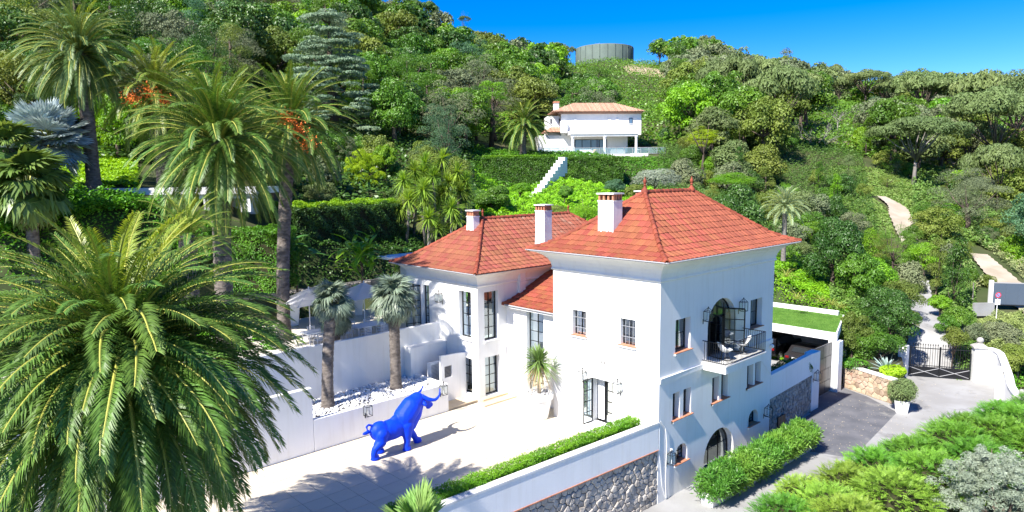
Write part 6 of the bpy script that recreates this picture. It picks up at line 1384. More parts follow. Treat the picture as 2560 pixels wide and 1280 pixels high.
# ---- yucca thicket
YUC = leafmat('yucca_leaf', (.15, .25, .03), (.23, .33, .05), .45, .3)
V, F = blades(190, 1.0, .07, .3, -.7, 1.5); YM = mesh_np('rosette', V, F, [YUC])
for i, (px, py, d) in enumerate(((1035, 428, 58), (1062, 408, 59), (1105, 398, 60), (1142, 432, 60), (1008, 452, 57), (1083, 440, 57), (1152, 478, 59), (1128, 522, 57), (1058, 476, 56), (1022, 500, 56), (1103, 488, 58), (1164, 455, 60), (1072, 545, 55), (1120, 455, 58))):
    q = at(px, py, d); bz = gz(q.x, q.y); t = empty('yucca', (q.x, q.y, min(bz, q.z - 1.5)), 0, 'spiky tree yucca in the thicket behind the wing chimney, ' + ('highest row' if py < 420 else 'upper row' if py < 460 else 'middle row' if py < 500 else 'lowest row') + (', left side' if px < 1055 else ', centre' if px < 1115 else ', right side'), 'yucca', 'tree yuccas in the thicket left of the round bush')
    h = q.z - t.location.z; mb = MB(); mb.tube([(rnd.uniform(-.4, .4), rnd.uniform(-.4, .4), 0), (rnd.uniform(-.15, .15), 0, h * .5), (0, 0, h)], [.16, .12, .09], GBARK, 8); mb.build('trunk', GBARK, t, smooth='all')
    link('rosette', YM, t, (0, 0, h), (rnd.uniform(-.2, .2), rnd.uniform(-.2, .2), rnd.uniform(0, 6)), rnd.uniform(1.25, 1.6))
    if 1: link('rosette', YM, t, (rnd.uniform(-.6, .6), rnd.uniform(-.6, .6), h - .8), (rnd.uniform(-.2, .2), rnd.uniform(-.2, .2), rnd.uniform(0, 6)), rnd.uniform(1.1, 1.3))
CY = leafmat('cycad_leaf', (.14, .19, .03), (.21, .25, .05), .45, .25)
for i, (px, py, d, r, l) in enumerate(((1965, 690, 57, .95, 'cycad highest on the ivy bank, nearest the tower edge'), (1992, 745, 54, .8, 'second cycad on the ivy bank above the turf roof'), (2052, 752, 55, .8, 'third cycad from the tower above the turf roof'), (2080, 760, 55, .7, 'fourth cycad above the turf roof'), (2100, 768, 55, .7, 'cycad nearest the dark conifers above the turf roof'))):
    q = at(px, py, d); t = empty('cycad', (q.x, q.y, q.z - .3), 0, l, 'cycad', 'cycads on the ivy bank')
    for k in range(28): link('frond', frond('c', CY, [1, 2, 3][k % 3], k % 2, 36, .12), t, (0, 0, .2), (0, 0, k * 2.4), r * rnd.uniform(1.0, 1.3))
# banana-like shrub over the umbrellas
BAN = leafmat('big_leaf', (.12, .26, .02), (.18, .34, .03), .35, .35, spec=.5)
def bigleaf(name, q, n, L, label, m=BAN, spread=1.2, seed=1):
    rs = np.random.RandomState(seed); t = empty(name, q, 0, label, 'shrub'); V = []; F = []
    for k in range(7):
        u = k / 6; wv = .16 * math.sin(math.pi * (.08 + .86 * u)) ** .7; z = -.35 * u * u; V += [(u, -wv, z + wv * .35), (u, 0, z), (u, wv, z + wv * .35)]
    for k in range(6): b = 3 * k; F += [(b, b + 1, b + 4, b + 3), (b + 1, b + 2, b + 5, b + 4)]
    mb = MB(); mb.add(V, F, m); me = mb.mesh('leaf', m, smooth='all')
    for i in range(n): c = rs.normal(0, [.45 * spread, .45 * spread, .4 * spread]); link('leaf', me, t, (c[0], c[1], c[2] + 1), (rs.uniform(-.3, .3), rs.uniform(-1.0, .5), rs.uniform(0, 6.28)), L * rs.uniform(.7, 1.2))
    mb = MB(); mb.tube([(0, 0, -2), (0, 0, 1)], .08, BARK, 6); mb.build('stem', BARK, t); return t
q = at(905, 672, 46); bigleaf('broadleaf_shrub', q, 110, 1.0, 'bright broad-leaved shrub behind the white umbrellas', spread=1.6)
q = at(740, 655, 45); bigleaf('broadleaf_shrub', q, 36, 1.2, 'dark banana-like plant in the shade right of the palm trunk', leafmat('dark_big_leaf', (.05, .13, .03), (.08, .17, .04), .35, .3), 1.0, 5)
# ------------------------------------------------------------------ trees
def crown_np(kind, seed, n, L=.085, asp=.55):
    """leaves of a crown of radius 1 (centre at 0); clumps of leaves on boughs with gaps between"""
    rs = np.random.RandomState(seed); C = []; N = []; cl = []; up = None
    if kind == 'oak':
        for i in range(30):
            d = unit(rs.normal(size=3) * [1, 1, .9] + [0, 0, .25]); q = d * rs.uniform(.48, .72) * [1, 1, .82]; cl.append((q, rs.uniform(.2, .36), (1, 1, .8)))
        cl.append((np.zeros(3), .5, (1, 1, .8)))
    elif kind == 'umbrella':
        for i in range(34):
            a = rs.uniform(0, 6.28); r = math.sqrt(rs.uniform(0, 1)) * .82; q = np.array([r * math.cos(a), r * math.sin(a), .30 * (1 - r * r) + rs.uniform(-.05, .05)]); cl.append((q, rs.uniform(.18, .28), (1, 1, .55)))
        L *= 1.0; asp = .4
    elif kind == 'column':
        for i in range(26):
            z = rs.uniform(-.95, .95); a = rs.uniform(0, 6.28); r = .17 * math.sqrt(max(0, 1 - z * z)) * (1.1 - z * .25); cl.append((np.array([r * math.cos(a), r * math.sin(a), z]), rs.uniform(.12, .19), (1, 1, 1.5)))
        L *= .6; asp = .4; up = [0, 0, 1.5]
    elif kind == 'cedar':
        for i in range(120):
            z = rs.uniform(-.9, .95); R0 = .9 * (1 - ((z + .9) / 2.1)) ** .75 + .06
            a = rs.uniform(0, 6.28); r = R0 * rs.uniform(.35, 1.0) ** .6; cl.append((np.array([r * math.cos(a), r * math.sin(a), z - .16 * r]), rs.uniform(.11, .2), (1.35, 1.35, .25)))
        L *= .6; asp = .35
    elif kind == 'feather':
        for i in range(46):
            d = unit(rs.normal(size=3) + [0, 0, .3]); cl.append((d * rs.uniform(.3, .8) * [1, 1, 1.0], rs.uniform(.12, .26), (1.1, 1.1, .75)))
        L *= .75; asp = .25
    elif kind == 'cone':
        for i in range(34):
            z = rs.uniform(-.9, .8); R0 = .55 * (1 - (z + .9) / 2.0) + .1; a = rs.uniform(0, 6.28); cl.append((np.array([R0 * math.cos(a), R0 * math.sin(a), z]), rs.uniform(.14, .24), (1.1, 1.1, .7)))
        L *= .75; asp = .3
    elif kind == 'loose':
        for i in range(420):
            d = unit(rs.normal(size=3) + [0, 0, .4]); q = d * rs.uniform(.3, 1.0) ** .4 * (.85 + .12 * math.sin(d[0] * 5 + 1) * math.sin(d[1] * 6)); cl.append((q, rs.uniform(.05, .11), (1, 1, 1.2)))
    elif kind == 'shrub':
        for i in range(16):
            d = unit(rs.normal(size=3) * [1, 1, .8] + [0, 0, .3]); cl.append((d * rs.uniform(.4, .6), rs.uniform(.3, .45), (1, 1, .9)))
        cl.append((np.zeros(3), .6, (1, 1, .9)))
    tot = sum(r ** 2 for _, r, _ in cl)
    for q, r, sc in cl:
        k = max(6, int(n * r * r / tot)); d = unit(rs.normal(size=(k, 3))); d[:, 2] = np.where(d[:, 2] < -.35, -d[:, 2], d[:, 2])
        C.append(q + d * r * np.array(sc) * (1 - np.abs(rs.normal(0, .14, (k, 1))))); N.append(unit(d + rs.normal(0, .36, (k, 3))))
    V, F = leaf_quads(np.concatenate(C), np.concatenate(N), L, L * asp, rs, up, .12); return V, F, cl
def limbs(mb, cl, h, r, m, seed, k=9, kind='oak'):
    rs = random.Random(seed); fork = {'umbrella': -h * .45, 'column': -.8, 'cedar': .85, 'cone': .7}.get(kind, -.45)
    mb.tube([(rs.uniform(-.05, .05), rs.uniform(-.05, .05), -h), (.03, 0, (fork - h) / 2), (0, 0, fork)] + ([(0, 0, -.1)] if kind in ('oak', 'shrub', 'feather', 'loose') else []), [r * 1.35, r, r * .8 if kind not in ('cedar', 'cone') else r * .15] + ([r * .3] if kind in ('oak', 'shrub', 'feather', 'loose') else []), m, 8)
    for q, rr, _ in rs.sample(cl, min(k, len(cl))):
        z0 = fork if kind == 'umbrella' else min(fork, q[2] - .05); a = Vector((0, 0, z0 + rs.uniform(-.08, .05))); b = Vector(q); c = a.lerp(b, .5) + Vector((rs.uniform(-.05, .05), rs.uniform(-.05, .05), -.04 if kind != 'umbrella' else -.02)); mb.tube([a, c, b], [r * .5, r * .3, r * .1], m, 5)
TV = {}
def tree_var(kind, v, n, L, bark, hrel, asp=.55):
    k = (kind, v, n)
    if k not in TV:
        V, F, cl = crown_np(kind, 31 * v + len(kind), n, L, asp); me = mesh_np('crown', V, F, [H_MID]); mb = MB(); limbs(mb, cl, hrel, {'umbrella': .038, 'column': .03}.get(kind, .06), bark, v, 15 if kind == 'umbrella' else 10, kind)
        tm = mb.mesh('trunk', bark, smooth='all'); V2 = np.array([tuple(x) for x in mb.v])
        # one-mesh version for far trees (quads only)
        fs = [f for f in mb.f if len(f) == 4]; VV, FF, II = join([(V, F, 0), (V2, np.array(fs), 1)]); TV[k] = (me, tm, mesh_np('tree', VV, FF, [H_MID, bark], II))
    return TV[k]
LM = {
 'deep': leafmat('leaf_deep', (.030, .075, .012), (.060, .125, .018), .42, .2, spec=.4), 'mid': leafmat('leaf_mid', (.060, .145, .014), (.105, .205, .02), .42, .28, spec=.4),
 'bright': leafmat('leaf_bright', (.11, .25, .012), (.17, .33, .018), .45, .35, spec=.4), 'olive': leafmat('leaf_olive', (.10, .145, .022), (.155, .195, .035), .5, .25, spec=.3),
 'grey': leafmat('leaf_grey', (.115, .145, .07), (.165, .19, .10), .6, .2, spec=.2), 'pine': leafmat('leaf_pine', (.095, .14, .045), (.15, .195, .065), .55, .2, spec=.25),
 'lime': leafmat('leaf_lime', (.22, .36, .012), (.30, .42, .02), .5, .4, spec=.3), 'blue': leafmat('leaf_blue', (.06, .14, .065), (.10, .20, .09), .5, .25, spec=.3), 'rust': leafmat('leaf_rust', (.17, .12, .06), (.22, .17, .08), .6, .2, spec=.2),
 'silver': leafmat('leaf_silver', (.25, .29, .20), (.34, .38, .28), .6, .15, spec=.25), 'cedarb': leafmat('leaf_cedar', (.10, .165, .095), (.17, .235, .14), .5, .2, spec=.3)}
def setmat(o, m, i=0): o.material_slots[i].link = 'OBJECT'; o.material_slots[i].material = m
def tree(kind, p, R, col, label, name='tree', H=None, sz=1.0, n=2600, L=.085, v=None, bark=None, hrel=1.2, cat='tree', group=None, far=False, asp=.55, rz=None):
    """tree whose crown centre is at p, crown radius R (sz stretches it upwards)"""
    v = rnd.randint(0, 3) if v is None else v; me, tm, fm = tree_var(kind, v, n, L, bark or BARK, hrel, asp); rz = rnd.uniform(0, 6.28) if rz is None else rz
    if far:
        o = link(name, fm, None, p, (0, 0, rz), (R, R * rnd.uniform(.9, 1.1), R * sz)); setmat(o, LM[col]); return tag(o, label, cat, group)
    g_ = gz(p[0], p[1]); t = empty(name, (p[0], p[1], min(g_, p[2] - R * .4)), rz, label, cat, group); h = p[2] - t.location.z
    c = link('crown', me, t, (0, 0, h), None, (R, R, R * sz)); setmat(c, LM[col]); k = link('trunk', tm, t, (0, 0, h), None, (R, R, max(h / hrel, .3 * R))); return t
def at_ground(px, py, d): q = at(px, py, d); return q
TREES = []
def T(kind, px, py, d, rpx, col, label, **kw):
    q = at(px, py, d); TREES.append((px, py, d, rpx)); return tree(kind, q, rpx * d / FPX, col, label, **kw)
# named individuals
T('cedar', 828, 178, 84, 150, 'cedarb', 'big layered blue-green cedar behind the palms', name='cedar', n=30000, L=.085, hrel=1.0, sz=1.0, v=1, cat='cedar tree')
T('feather', 1110, 350, 78, 92, 'blue', 'blue-green feathery mimosa left of the hill palm', name='mimosa', n=9000, L=.06, sz=1.1)
T('umbrella', 2165, 205, 205, 66, 'pine', 'umbrella pine with flat crown standing on the skyline right of the tank', name='umbrella_pine', n=7000, hrel=.8, v=0, L=.07)
T('umbrella', 2293, 345, 102, 118, 'pine', 'large umbrella pine with fanning bare limbs beside the dirt track', name='umbrella_pine', n=14000, hrel=.95, v=1, L=.06, bark=GBARK)
T('umbrella', 2495, 300, 112, 135, 'pine', 'tall umbrella pine cut by the right edge of the picture', name='umbrella_pine', n=14000, hrel=1.3, v=2, L=.055, sz=1.35)
T('oak', 2545, 250, 120, 90, 'pine', 'dense pine crown at the right edge above the umbrella pine', name='pine', n=9000, L=.06)
T('umbrella', 1048, 35, 168, 52, 'deep', 'dark umbrella pine alone on the skyline above the cedar', name='umbrella_pine', n=5000, hrel=.7, v=3, sz=1.5)
T('umbrella', 1162, 52, 178, 20, 'deep', 'small dark pine sticking out of the skyline', name='umbrella_pine', n=2500, hrel=1.6, v=1, sz=1.3)
T('oak', 1650, 118, 262, 30, 'pine', 'pine just right of the water tank', name='pine', n=3000)
T('umbrella', 1418, 132, 262, 26, 'pine', 'pine overlapping the left edge of the water tank', name='pine', n=3000, sz=1.5)
T('oak', 1563, 175, 238, 20, 'pine', 'small dark pine in front of the water tank', name='pine', n=2000)
T('umbrella', 1780, 182, 225, 42, 'pine', 'rounded grey-green pine on the slope right of the tank', name='pine', n=3500, sz=1.8)
T('umbrella', 2300, 215, 190, 62, 'pine', 'broad pine on the skyline right of the flat umbrella pine', name='pine', n=4500, sz=1.5)
for px, py, w, h, d, l, c in ((2390, 700, 42, 92, 62, 'tallest dark green cypress by the pale access road', 'deep'), (2345, 660, 22, 60, 66, 'slim cypress left of the tallest one', 'olive'), (1848, 398, 18, 30, 92, 'small dark cypress above the lit hedge', 'deep'), (2048, 440, 18, 34, 92, 'small cypress in the middle of the right slope', 'mid'), (2090, 490, 24, 50, 84, 'lime green cypress left of the dirt track', 'bright'), (2170, 640, 28, 60, 66, 'pale cypress below the dirt track', 'bright'), (2120, 420, 15, 28, 98, 'slender cypress beside the bare trees', 'pine')):
    T('column', px, py, d, h, c, l, name='cypress', n=5000, sz=1.0, L=.09, hrel=1.05, cat='cypress').children[0].scale.x *= w / h / .28; TREES[-1] = (px, py, d, w)
for px, py, d, r, l in ((1968, 275, 150, 42, 'leafless grey tree on the right slope'), (2035, 350, 118, 55, 'larger leafless grey tree above the hillside yard'), (2095, 290, 140, 26, 'small dead tree left of the umbrella pine limbs'), (900, 45, 150, 24, 'bare tree on the skyline above the cedar'), (1905, 260, 152, 24, 'thin leafless tree left of the grey one')):
    q = at(px, py, d); R0 = r * d / FPX; t = empty('bare_tree', (q.x, q.y, q.z - R0 * 1.2), 0, l, 'tree'); rs = random.Random(px); BT = mat('dead_wood', (.34, .31, .29), .9, (.24, .22, .2), 6); mb = MB(); mb.tube([(0, 0, -.3), (0.02, 0, .5 * R0), (.05, 0, R0)], [R0 * .06, R0 * .045, R0 * .03], BT, 7)
    def br(p, d_, l_, r_, dep):
        e = p + d_ * l_; mb.tube([p, p.lerp(e, .5) + Vector((rs.uniform(-.1, .1), rs.uniform(-.1, .1), rs.uniform(-.05, .1))) * l_, e], [r_, r_ * .7, r_ * .45], BT, 4, False)
        if dep:
            for _ in range(3): br(e if _ else p.lerp(e, .6), (d_ + Vector((rs.uniform(-.8, .8), rs.uniform(-.8, .8), rs.uniform(-.2, .6)))).normalized(), l_ * .68, r_ * .5, dep - 1)
    for k in range(7): a = k * 2.4; br(Vector((0, 0, R0 * (.4 + .09 * k))), Vector((math.cos(a), math.sin(a), .8)).normalized(), R0 * .62, R0 * .024, 3)
    mb.build('branches', BT, t); TREES.append((px, py, d, r * .5))
# garden shrubs and hedges on the bank
bs = lambda px, py, d, rx, ry, col, label, n=6000, L=.17, name='shrub', cat='shrub', **kw: (lambda q: tree(kw.pop('kind', 'shrub'), q, rx * d / FPX, col, label, name=name, n=n, L=L / (rx * d / FPX), sz=ry / rx, cat=cat, hrel=1.0, **kw))(at(px, py, d))
bs(1230, 500, 66, 56, 46, 'mid', 'large clipped round bush behind the wing chimney', n=16000, L=.2); bs(1412, 483, 72, 25, 23, 'mid', 'small clipped ball bush right of the white stair', n=7000); bs(1590, 483, 74, 34, 27, 'olive', 'rounded clipped bush just left of the tower finial', n=7000)
bs(1300, 472, 74, 40, 18, 'bright', 'low bright bush left of the white stair foot'); bs(1540, 470, 78, 34, 24, 'blue', 'blue-green bush beside the rounded clipped bush'); bs(1830, 455, 80, 70, 26, 'bright', 'bright low bush on the slope behind the tower roof', n=9000)
bs(1385, 530, 64, 60, 20, 'olive', 'yellowish low shrub behind the wing ridge'); bs(1460, 540, 62, 60, 30, 'bright', 'bright green ivy mound between the chimneys', n=9000)
bs(905, 435, 66, 58, 75, 'lime', 'yellow-lime bamboo clump left of the yucca thicket', n=12000, L=.22, kind='feather', name='bamboo', cat='bamboo'); bs(965, 395, 70, 34, 50, 'bright', 'bright green tree between cedar and bamboo', n=6000, kind='oak', name='tree', cat='tree'); bs(800, 470, 62, 40, 40, 'lime', 'lime bamboo glimpsed between the right palm fronds', n=8000, kind='feather', name='bamboo', cat='bamboo')
bs(1760, 345, 100, 56, 34, 'lime', 'golden bamboo clump right of the hill villa', n=9000, kind='feather', name='bamboo', cat='bamboo'); bs(1640, 452, 86, 78, 36, 'silver', 'silvery grey clipped bush right of the dark hedges', n=12000, L=.2); LM['silver2'] = LM['silver']
bs(1150, 300, 98, 40, 34, 'mid', 'leafy tree behind the blue-green mimosa', kind='oak', name='tree', cat='tree'); bs(1190, 250, 110, 50, 44, 'deep', 'dark oak above the hill palm', kind='oak', name='tree', cat='tree')
def bank_hedge(pxa, pya, da, pxb, pyb, db, hpx, dep, m, label, leaf=.16, dens=160, **kw):
    a, b = at(pxa, pya, da), at(pxb, pyb, db); v = Vector((b.x - a.x, b.y - a.y, 0)); hh = hpx * da / FPX
    return hedge(kw.pop('name', 'hedge'), v.length, dep, hh, leaf, dens, m, label, origin=(a.x, a.y, min(a.z, b.z) - hh), rz=math.atan2(v.y, v.x), lump=kw.pop('lump', .22), depth=.3, aspect=.6, **kw)
bank_hedge(1203, 392, 90, 1388, 392, 90.5, 95, 3.5, H_DARK, 'long dark hedge with lit top left of the white stair', dens=300, leaf=.15, lump=.1); bank_hedge(1206, 387, 90.2, 1386, 387, 90.7, 9, 3.4, H_BRIGHT, 'added lime strip, sunlight put into its colour, on the hedge left of the white stair', dens=380, leaf=.15, lump=.06)  # brighter leaf strip added to paint sunlight on the hedge top
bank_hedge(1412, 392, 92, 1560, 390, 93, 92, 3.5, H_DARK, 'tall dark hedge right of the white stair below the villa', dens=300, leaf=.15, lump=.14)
bank_hedge(735, 505, 48, 1012, 508, 56, 165, 4.0, leafmat('painted_shade_leaf', (.02, .055, .012), (.04, .095, .014), .4, .15), 'big dark hedge with bright clipped top behind the umbrellas', dens=330, leaf=.13)  # leaf colour darkened to carry the shade on the hedge face
bank_hedge(745, 498, 48.6, 1005, 500, 57, 9, 3.4, H_BRIGHT, 'added clipped strip, sunlight put into its leaf colour, along the big dark hedge top', dens=420, leaf=.13)  # separate strip whose bright leaf colour stands in for sun on the top
bank_hedge(1740, 420, 92, 1900, 428, 96, 40, 3.0, H_BRIGHT, 'bright lit hedge on the slope right of the villa', dens=160, leaf=.2)
bank_hedge(560, 560, 41, 700, 575, 41, 160, 3.0, H_MID, 'leafy green hedge between the two palm trunks', dens=330, leaf=.13)
bank_hedge(230, 540, 42, 520, 560, 42, 90, 2.5, H_MID, 'low leafy hedge in front of the white pavilion', dens=330, leaf=.13)
bank_hedge(-60, 560, 40, 240, 560, 41, 120, 3.0, H_DARK, 'dark leafy hedge at the left edge under the shaggy fan palm', dens=260, leaf=.15)
bank_hedge(1005, 690, 40, 740, 650, 40, 60, 1.5, H_DARK, 'dark ivy hedge over the rubble wall behind the umbrellas', dens=400, leaf=.12) if False else None
SCR0 = leafmat('slope_green', (.055, .12, .018), (.10, .18, .03), .5, .25)
# ---- ivy and ground cover: one mass each
_r1 = [gxy(2275, 77), gxy(2262, 81), gxy(2245, 86), gxy(2235, 90), gxy(2195, 94)]; _r2 = [gxy(2640, 58), gxy(2560, 64), gxy(2490, 71), gxy(2430, 78)]; _r3 = [(p0.x - 1, p0.y), gxy(2335, 56), gxy(2318, 62), gxy(2300, 70)]
RD = [(a, b, w_) for pts, w_ in ((_r1, 1.25), (_r2, 1.9), (_r3, 1.5)) for a, b in zip(pts, pts[1:])]
def carpet(name, quad, n, L, m, label=None, mound=.35, asp=.75, h=.25):
    """quad = four (px, depth) ground corners"""
    c = [gpt(px, d) for px, d in quad]; u = NR.rand(n); v = NR.rand(n)
    X = (1 - u) * (1 - v) * c[0].x + u * (1 - v) * c[1].x + u * v * c[2].x + (1 - u) * v * c[3].x; Y = (1 - u) * (1 - v) * c[0].y + u * (1 - v) * c[1].y + u * v * c[2].y + (1 - u) * v * c[3].y
    keep = np.ones(n, bool)
    for A_, B_, W_ in RD:
        ax, ay = B_[0] - A_[0], B_[1] - A_[1]; t = np.clip(((X - A_[0]) * ax + (Y - A_[1]) * ay) / (ax * ax + ay * ay), 0, 1); keep &= (X - A_[0] - t * ax) ** 2 + (Y - A_[1] - t * ay) ** 2 > W_ * W_
    X, Y = X[keep], Y[keep]; n = len(X)
    Z = ground(X, Y) + mound * (np.sin(X * 1.7 + np.sin(Y * 1.3) * 2) * np.sin(Y * 1.9)) ** 2 + NR.uniform(0, h, n)
    V, F = leaf_quads(np.stack([X, Y, Z], -1), unit(NR.normal(0, .45, (n, 3)) + [-.15, -.15, .9]), L, L * asp); o = tag(link(name, mesh_np(name, V, F, [m])), kind='stuff'); return o
carpet('ivy', [(1900, 50), (2130, 52), (2130, 70), (1880, 72)], 42000, .17, IVY); carpet('ivy', [(1180, 60), (1640, 62), (1640, 90), (1190, 88)], 60000, .2, IVY, mound=.5)
carpet('ivy', [(140, 46), (360, 48), (360, 66), (120, 64)], 22000, .2, leafmat('lime_ivy', (.22, .38, .012), (.30, .46, .02), .45, .35), mound=.2); carpet('ivy', [(700, 43), (1120, 47), (1120, 60), (720, 58)], 34000, .17, MATS['painted_shade_leaf'], mound=.5); carpet('ivy', [(-80, 36), (680, 38), (680, 43), (-80, 42)], 40000, .18, H_MID, mound=.8, h=.6)  # ivy behind the umbrellas shares the leaf colour darkened for shade
carpet('scrub', [(2475, 50.5), (2720, 51), (2720, 62), (2440, 58)], 26000, .2, leafmat('grassy_scrub', (.16, .23, .06), (.24, .30, .1), .6, .3), mound=.6, h=.5, asp=.3); carpet('scrub', [(2560, 36), (3200, 40), (3200, 60), (2540, 51)], 30000, .22, H_MID, mound=.5, h=.5); carpet('scrub', [(2400, 66), (2760, 72), (2760, 105), (2300, 100)], 30000, .3, leafmat('dry_scrub', (.15, .20, .07), (.25, .25, .11), .7, .25), mound=.7, h=.5, asp=.4)
carpet('scrub', [(1640, 66), (2230, 66), (2130, 130), (1640, 118)], 90000, .24, SCR0, mound=.8, h=.7, asp=.5)
carpet('undergrowth', [(-100, 53), (1190, 62), (1190, 130), (-150, 120)], 70000, .45, LM['deep'], mound=.9, h=.8, asp=.6); carpet('undergrowth', [(1190, 118), (2200, 118), (2300, 260), (1150, 260)], 90000, .6, LM['mid'], mound=1.2, h=1.0, asp=.6)
carpet('undergrowth', [(2100, 120), (2800, 120), (2800, 260), (2200, 260)], 40000, .6, LM['olive'], mound=1.0, h=.8, asp=.5)
SCR = leafmat('slope_scrub', (.10, .19, .03), (.17, .25, .06), .55, .3)
carpet('scrub', [(2100, 50), (2300, 50), (2285, 76), (2060, 72)], 30000, .2, SCR, mound=.7, h=.5); carpet('scrub', [(2345, 50), (2460, 50), (2440, 74), (2335, 76)], 22000, .2, SCR, mound=.7, h=.6); carpet('scrub', [(2275, 80), (2800, 76), (2800, 125), (2270, 120)], 60000, .33, SCR, mound=.8, h=.7); carpet('scrub', [(2330, 76), (2440, 80), (2420, 100), (2290, 90)], 12000, .3, SCR, mound=.8, h=.6)
# big trees and shrubs beside the drive
T('oak', 2085, 640, 62, 88, 'deep', 'tall dense dark conifer just right of the pale pindo palm', name='conifer', n=16000, L=.055, sz=1.35)
T('oak', 2150, 690, 60, 70, 'mid', 'second dense conifer above the turf roof corner', name='conifer', n=10000, L=.07, sz=1.3)
T('oak', 2205, 800, 53, 98, 'deep', 'broad dense juniper tree over the tan stone wall', name='conifer', n=22000, L=.045, sz=1.05); T('shrub', 2190, 860, 51.5, 70, 'mid', 'dense juniper skirt right behind the agave', name='conifer', n=14000, L=.06, cat='conifer')
T('oak', 2135, 830, 52, 55, 'olive', 'brown-tipped juniper against the garage corner', name='conifer', n=12000, L=.06, sz=1.4)
T('oak', 2255, 740, 58, 62, 'olive', 'olive green tree shading the left of the drive', n=8000, L=.06)
T('feather', 2420, 500, 84, 118, 'grey', 'broad grey-green tree under the large umbrella pine', n=14000, L=.05, sz=.8)
T('oak', 2340, 560, 80, 66, 'olive', 'bushy yellow-green tree right of the dirt track', n=8000, L=.06)
T('oak', 2500, 590, 86, 60, 'grey', 'rounded grey-green tree at the right edge above the access road', n=7000, L=.06)
T('feather', 2235, 610, 68, 62, 'mid', 'feathery green tree above the drive', n=8000, L=.06, sz=.9)
T('oak', 2310, 640, 70, 55, 'bright', 'bright round tree left of the tallest cypress', n=7000, L=.06)
T('shrub', 2400, 800, 55, 42, 'mid', 'leafy shrub right of the drive below the tallest cypress', name='shrub', n=6000, cat='shrub'); T('shrub', 2385, 850, 52, 40, 'olive', 'shrub overhanging the right half of the iron gate', name='shrub', n=6000, cat='shrub')
T('shrub', 2440, 840, 54, 36, 'grey', 'grey-green bush behind the lamp post', name='shrub', n=5000, cat='shrub'); T('shrub', 2500, 850, 54, 55, 'grey', 'wide grey-green bush over the curved wall', name='shrub', n=8000, cat='shrub'); T('shrub', 2545, 900, 50, 50, 'olive', 'grassy bush at the right edge above the curved wall', name='shrub', n=8000, cat='shrub')
T('shrub', 2540, 660, 76, 50, 'bright', 'green bush beyond the access road at the right edge', name='shrub', n=5000, cat='shrub'); T('shrub', 2470, 620, 84, 44, 'mid', 'dark bush where the access road disappears', name='shrub', n=5000, cat='shrub')
T('oak', 2030, 560, 74, 50, 'mid', 'mid green tree behind the pindo palm', n=6000, L=.06); T('oak', 1880, 545, 78, 58, 'olive', 'olive green tree behind the tower roof ridge', n=7000, L=.06); T('oak', 1810, 520, 80, 50, 'deep', 'dark green tree just over the tower roof', n=6000, L=.06)
T('oak', 2130, 560, 74, 48, 'grey', 'grey-green shrubby tree left of the dirt track', n=6000, L=.06); T('shrub', 2190, 700, 60, 60, 'bright', 'bright ivy-clad shrub above the turf roof', name='shrub', n=7000, cat='shrub')
carpet('ivy', [(1180, 89), (1720, 89), (1720, 108), (1180, 106)], 30000, .25, H_MID, mound=.3, h=.3); carpet('scrub', [(2090, 80), (2330, 80), (2360, 112), (2060, 108)], 26000, .28, SCR, mound=.12, h=.16)
T('oak', 2368, 812, 55, 36, 'mid', 'leafy bush crowding the right edge of the lane behind the iron gate', name='shrub', n=7000, cat='shrub'); T('oak', 2352, 758, 59, 30, 'bright', 'bright young tree over the upper lane behind the gate', name='young_tree', n=6000); T('oak', 2268, 800, 55, 34, 'olive', 'olive bush overhanging the left edge of the gate lane', name='shrub', n=7000, cat='shrub')
T('shrub', 2470, 705, 68, 26, 'olive', 'low bush hiding the near edge of the access road', name='shrub', n=5000, cat='shrub'); T('shrub', 2425, 690, 69, 26, 'mid', 'bush at the left edge of the access road', name='shrub', n=5000, cat='shrub'); T('shrub', 2160, 478, 93, 26, 'olive', 'bush where the dirt track disappears uphill', name='shrub', n=5000, cat='shrub'); T('shrub', 2280, 590, 76, 30, 'mid', 'bush hiding the lower end of the dirt track', name='shrub', n=5000, cat='shrub')
# ---- foreground junipers
JM = {}
def juniper(p, R, label, seed, sz=.75, m=CONIF):
    k = seed % 4
    if k not in JM:
        rs = np.random.RandomState(k + 40); Vs = []
        for i in range(1250):                                   # flat fans of scale-leaf sprays, reaching outwards
            d = unit(rs.normal(size=3) + [0, 0, .6]); d[2] = abs(d[2]); c = d * rs.uniform(.55, 1.0); f = unit(d * [1, 1, .45] + rs.normal(0, .25, 3) + [0, 0, .12]); s = unit(np.cross(f, [0, 0, 1.] + rs.normal(0, .35, 3))); nn = 9
            for j in range(nn):
                u = j / (nn - 1); p0 = c + f * (.2 * u - .08); sd = (1 if j % 2 else -1); e = unit(f + s * sd * .85); l = .085 * (1.15 - u); w = .015
                b = unit(np.cross(e, np.cross(f, s))) * w; Vs += [p0, p0 + e * l * .5 + b, p0 + e * l - np.array([0, 0, .012]), p0 + e * l * .5 - b]
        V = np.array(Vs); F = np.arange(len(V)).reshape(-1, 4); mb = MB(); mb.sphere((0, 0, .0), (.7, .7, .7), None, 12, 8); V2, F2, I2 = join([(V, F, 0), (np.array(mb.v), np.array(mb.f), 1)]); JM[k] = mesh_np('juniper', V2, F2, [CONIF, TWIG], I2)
    o = link('juniper', JM[k], None, p, (0, 0, rnd.uniform(0, 6.28)), (R, R, R * sz)); setmat(o, m); return tag(o, label, 'conifer shrub', 'junipers along the near side of the drive')
JY = leafmat('yellow_juniper', (.16, .27, .03), (.22, .34, .045), .5, .3); JB = leafmat('rusty_juniper', (.22, .16, .04), (.30, .20, .06), .6, .25)
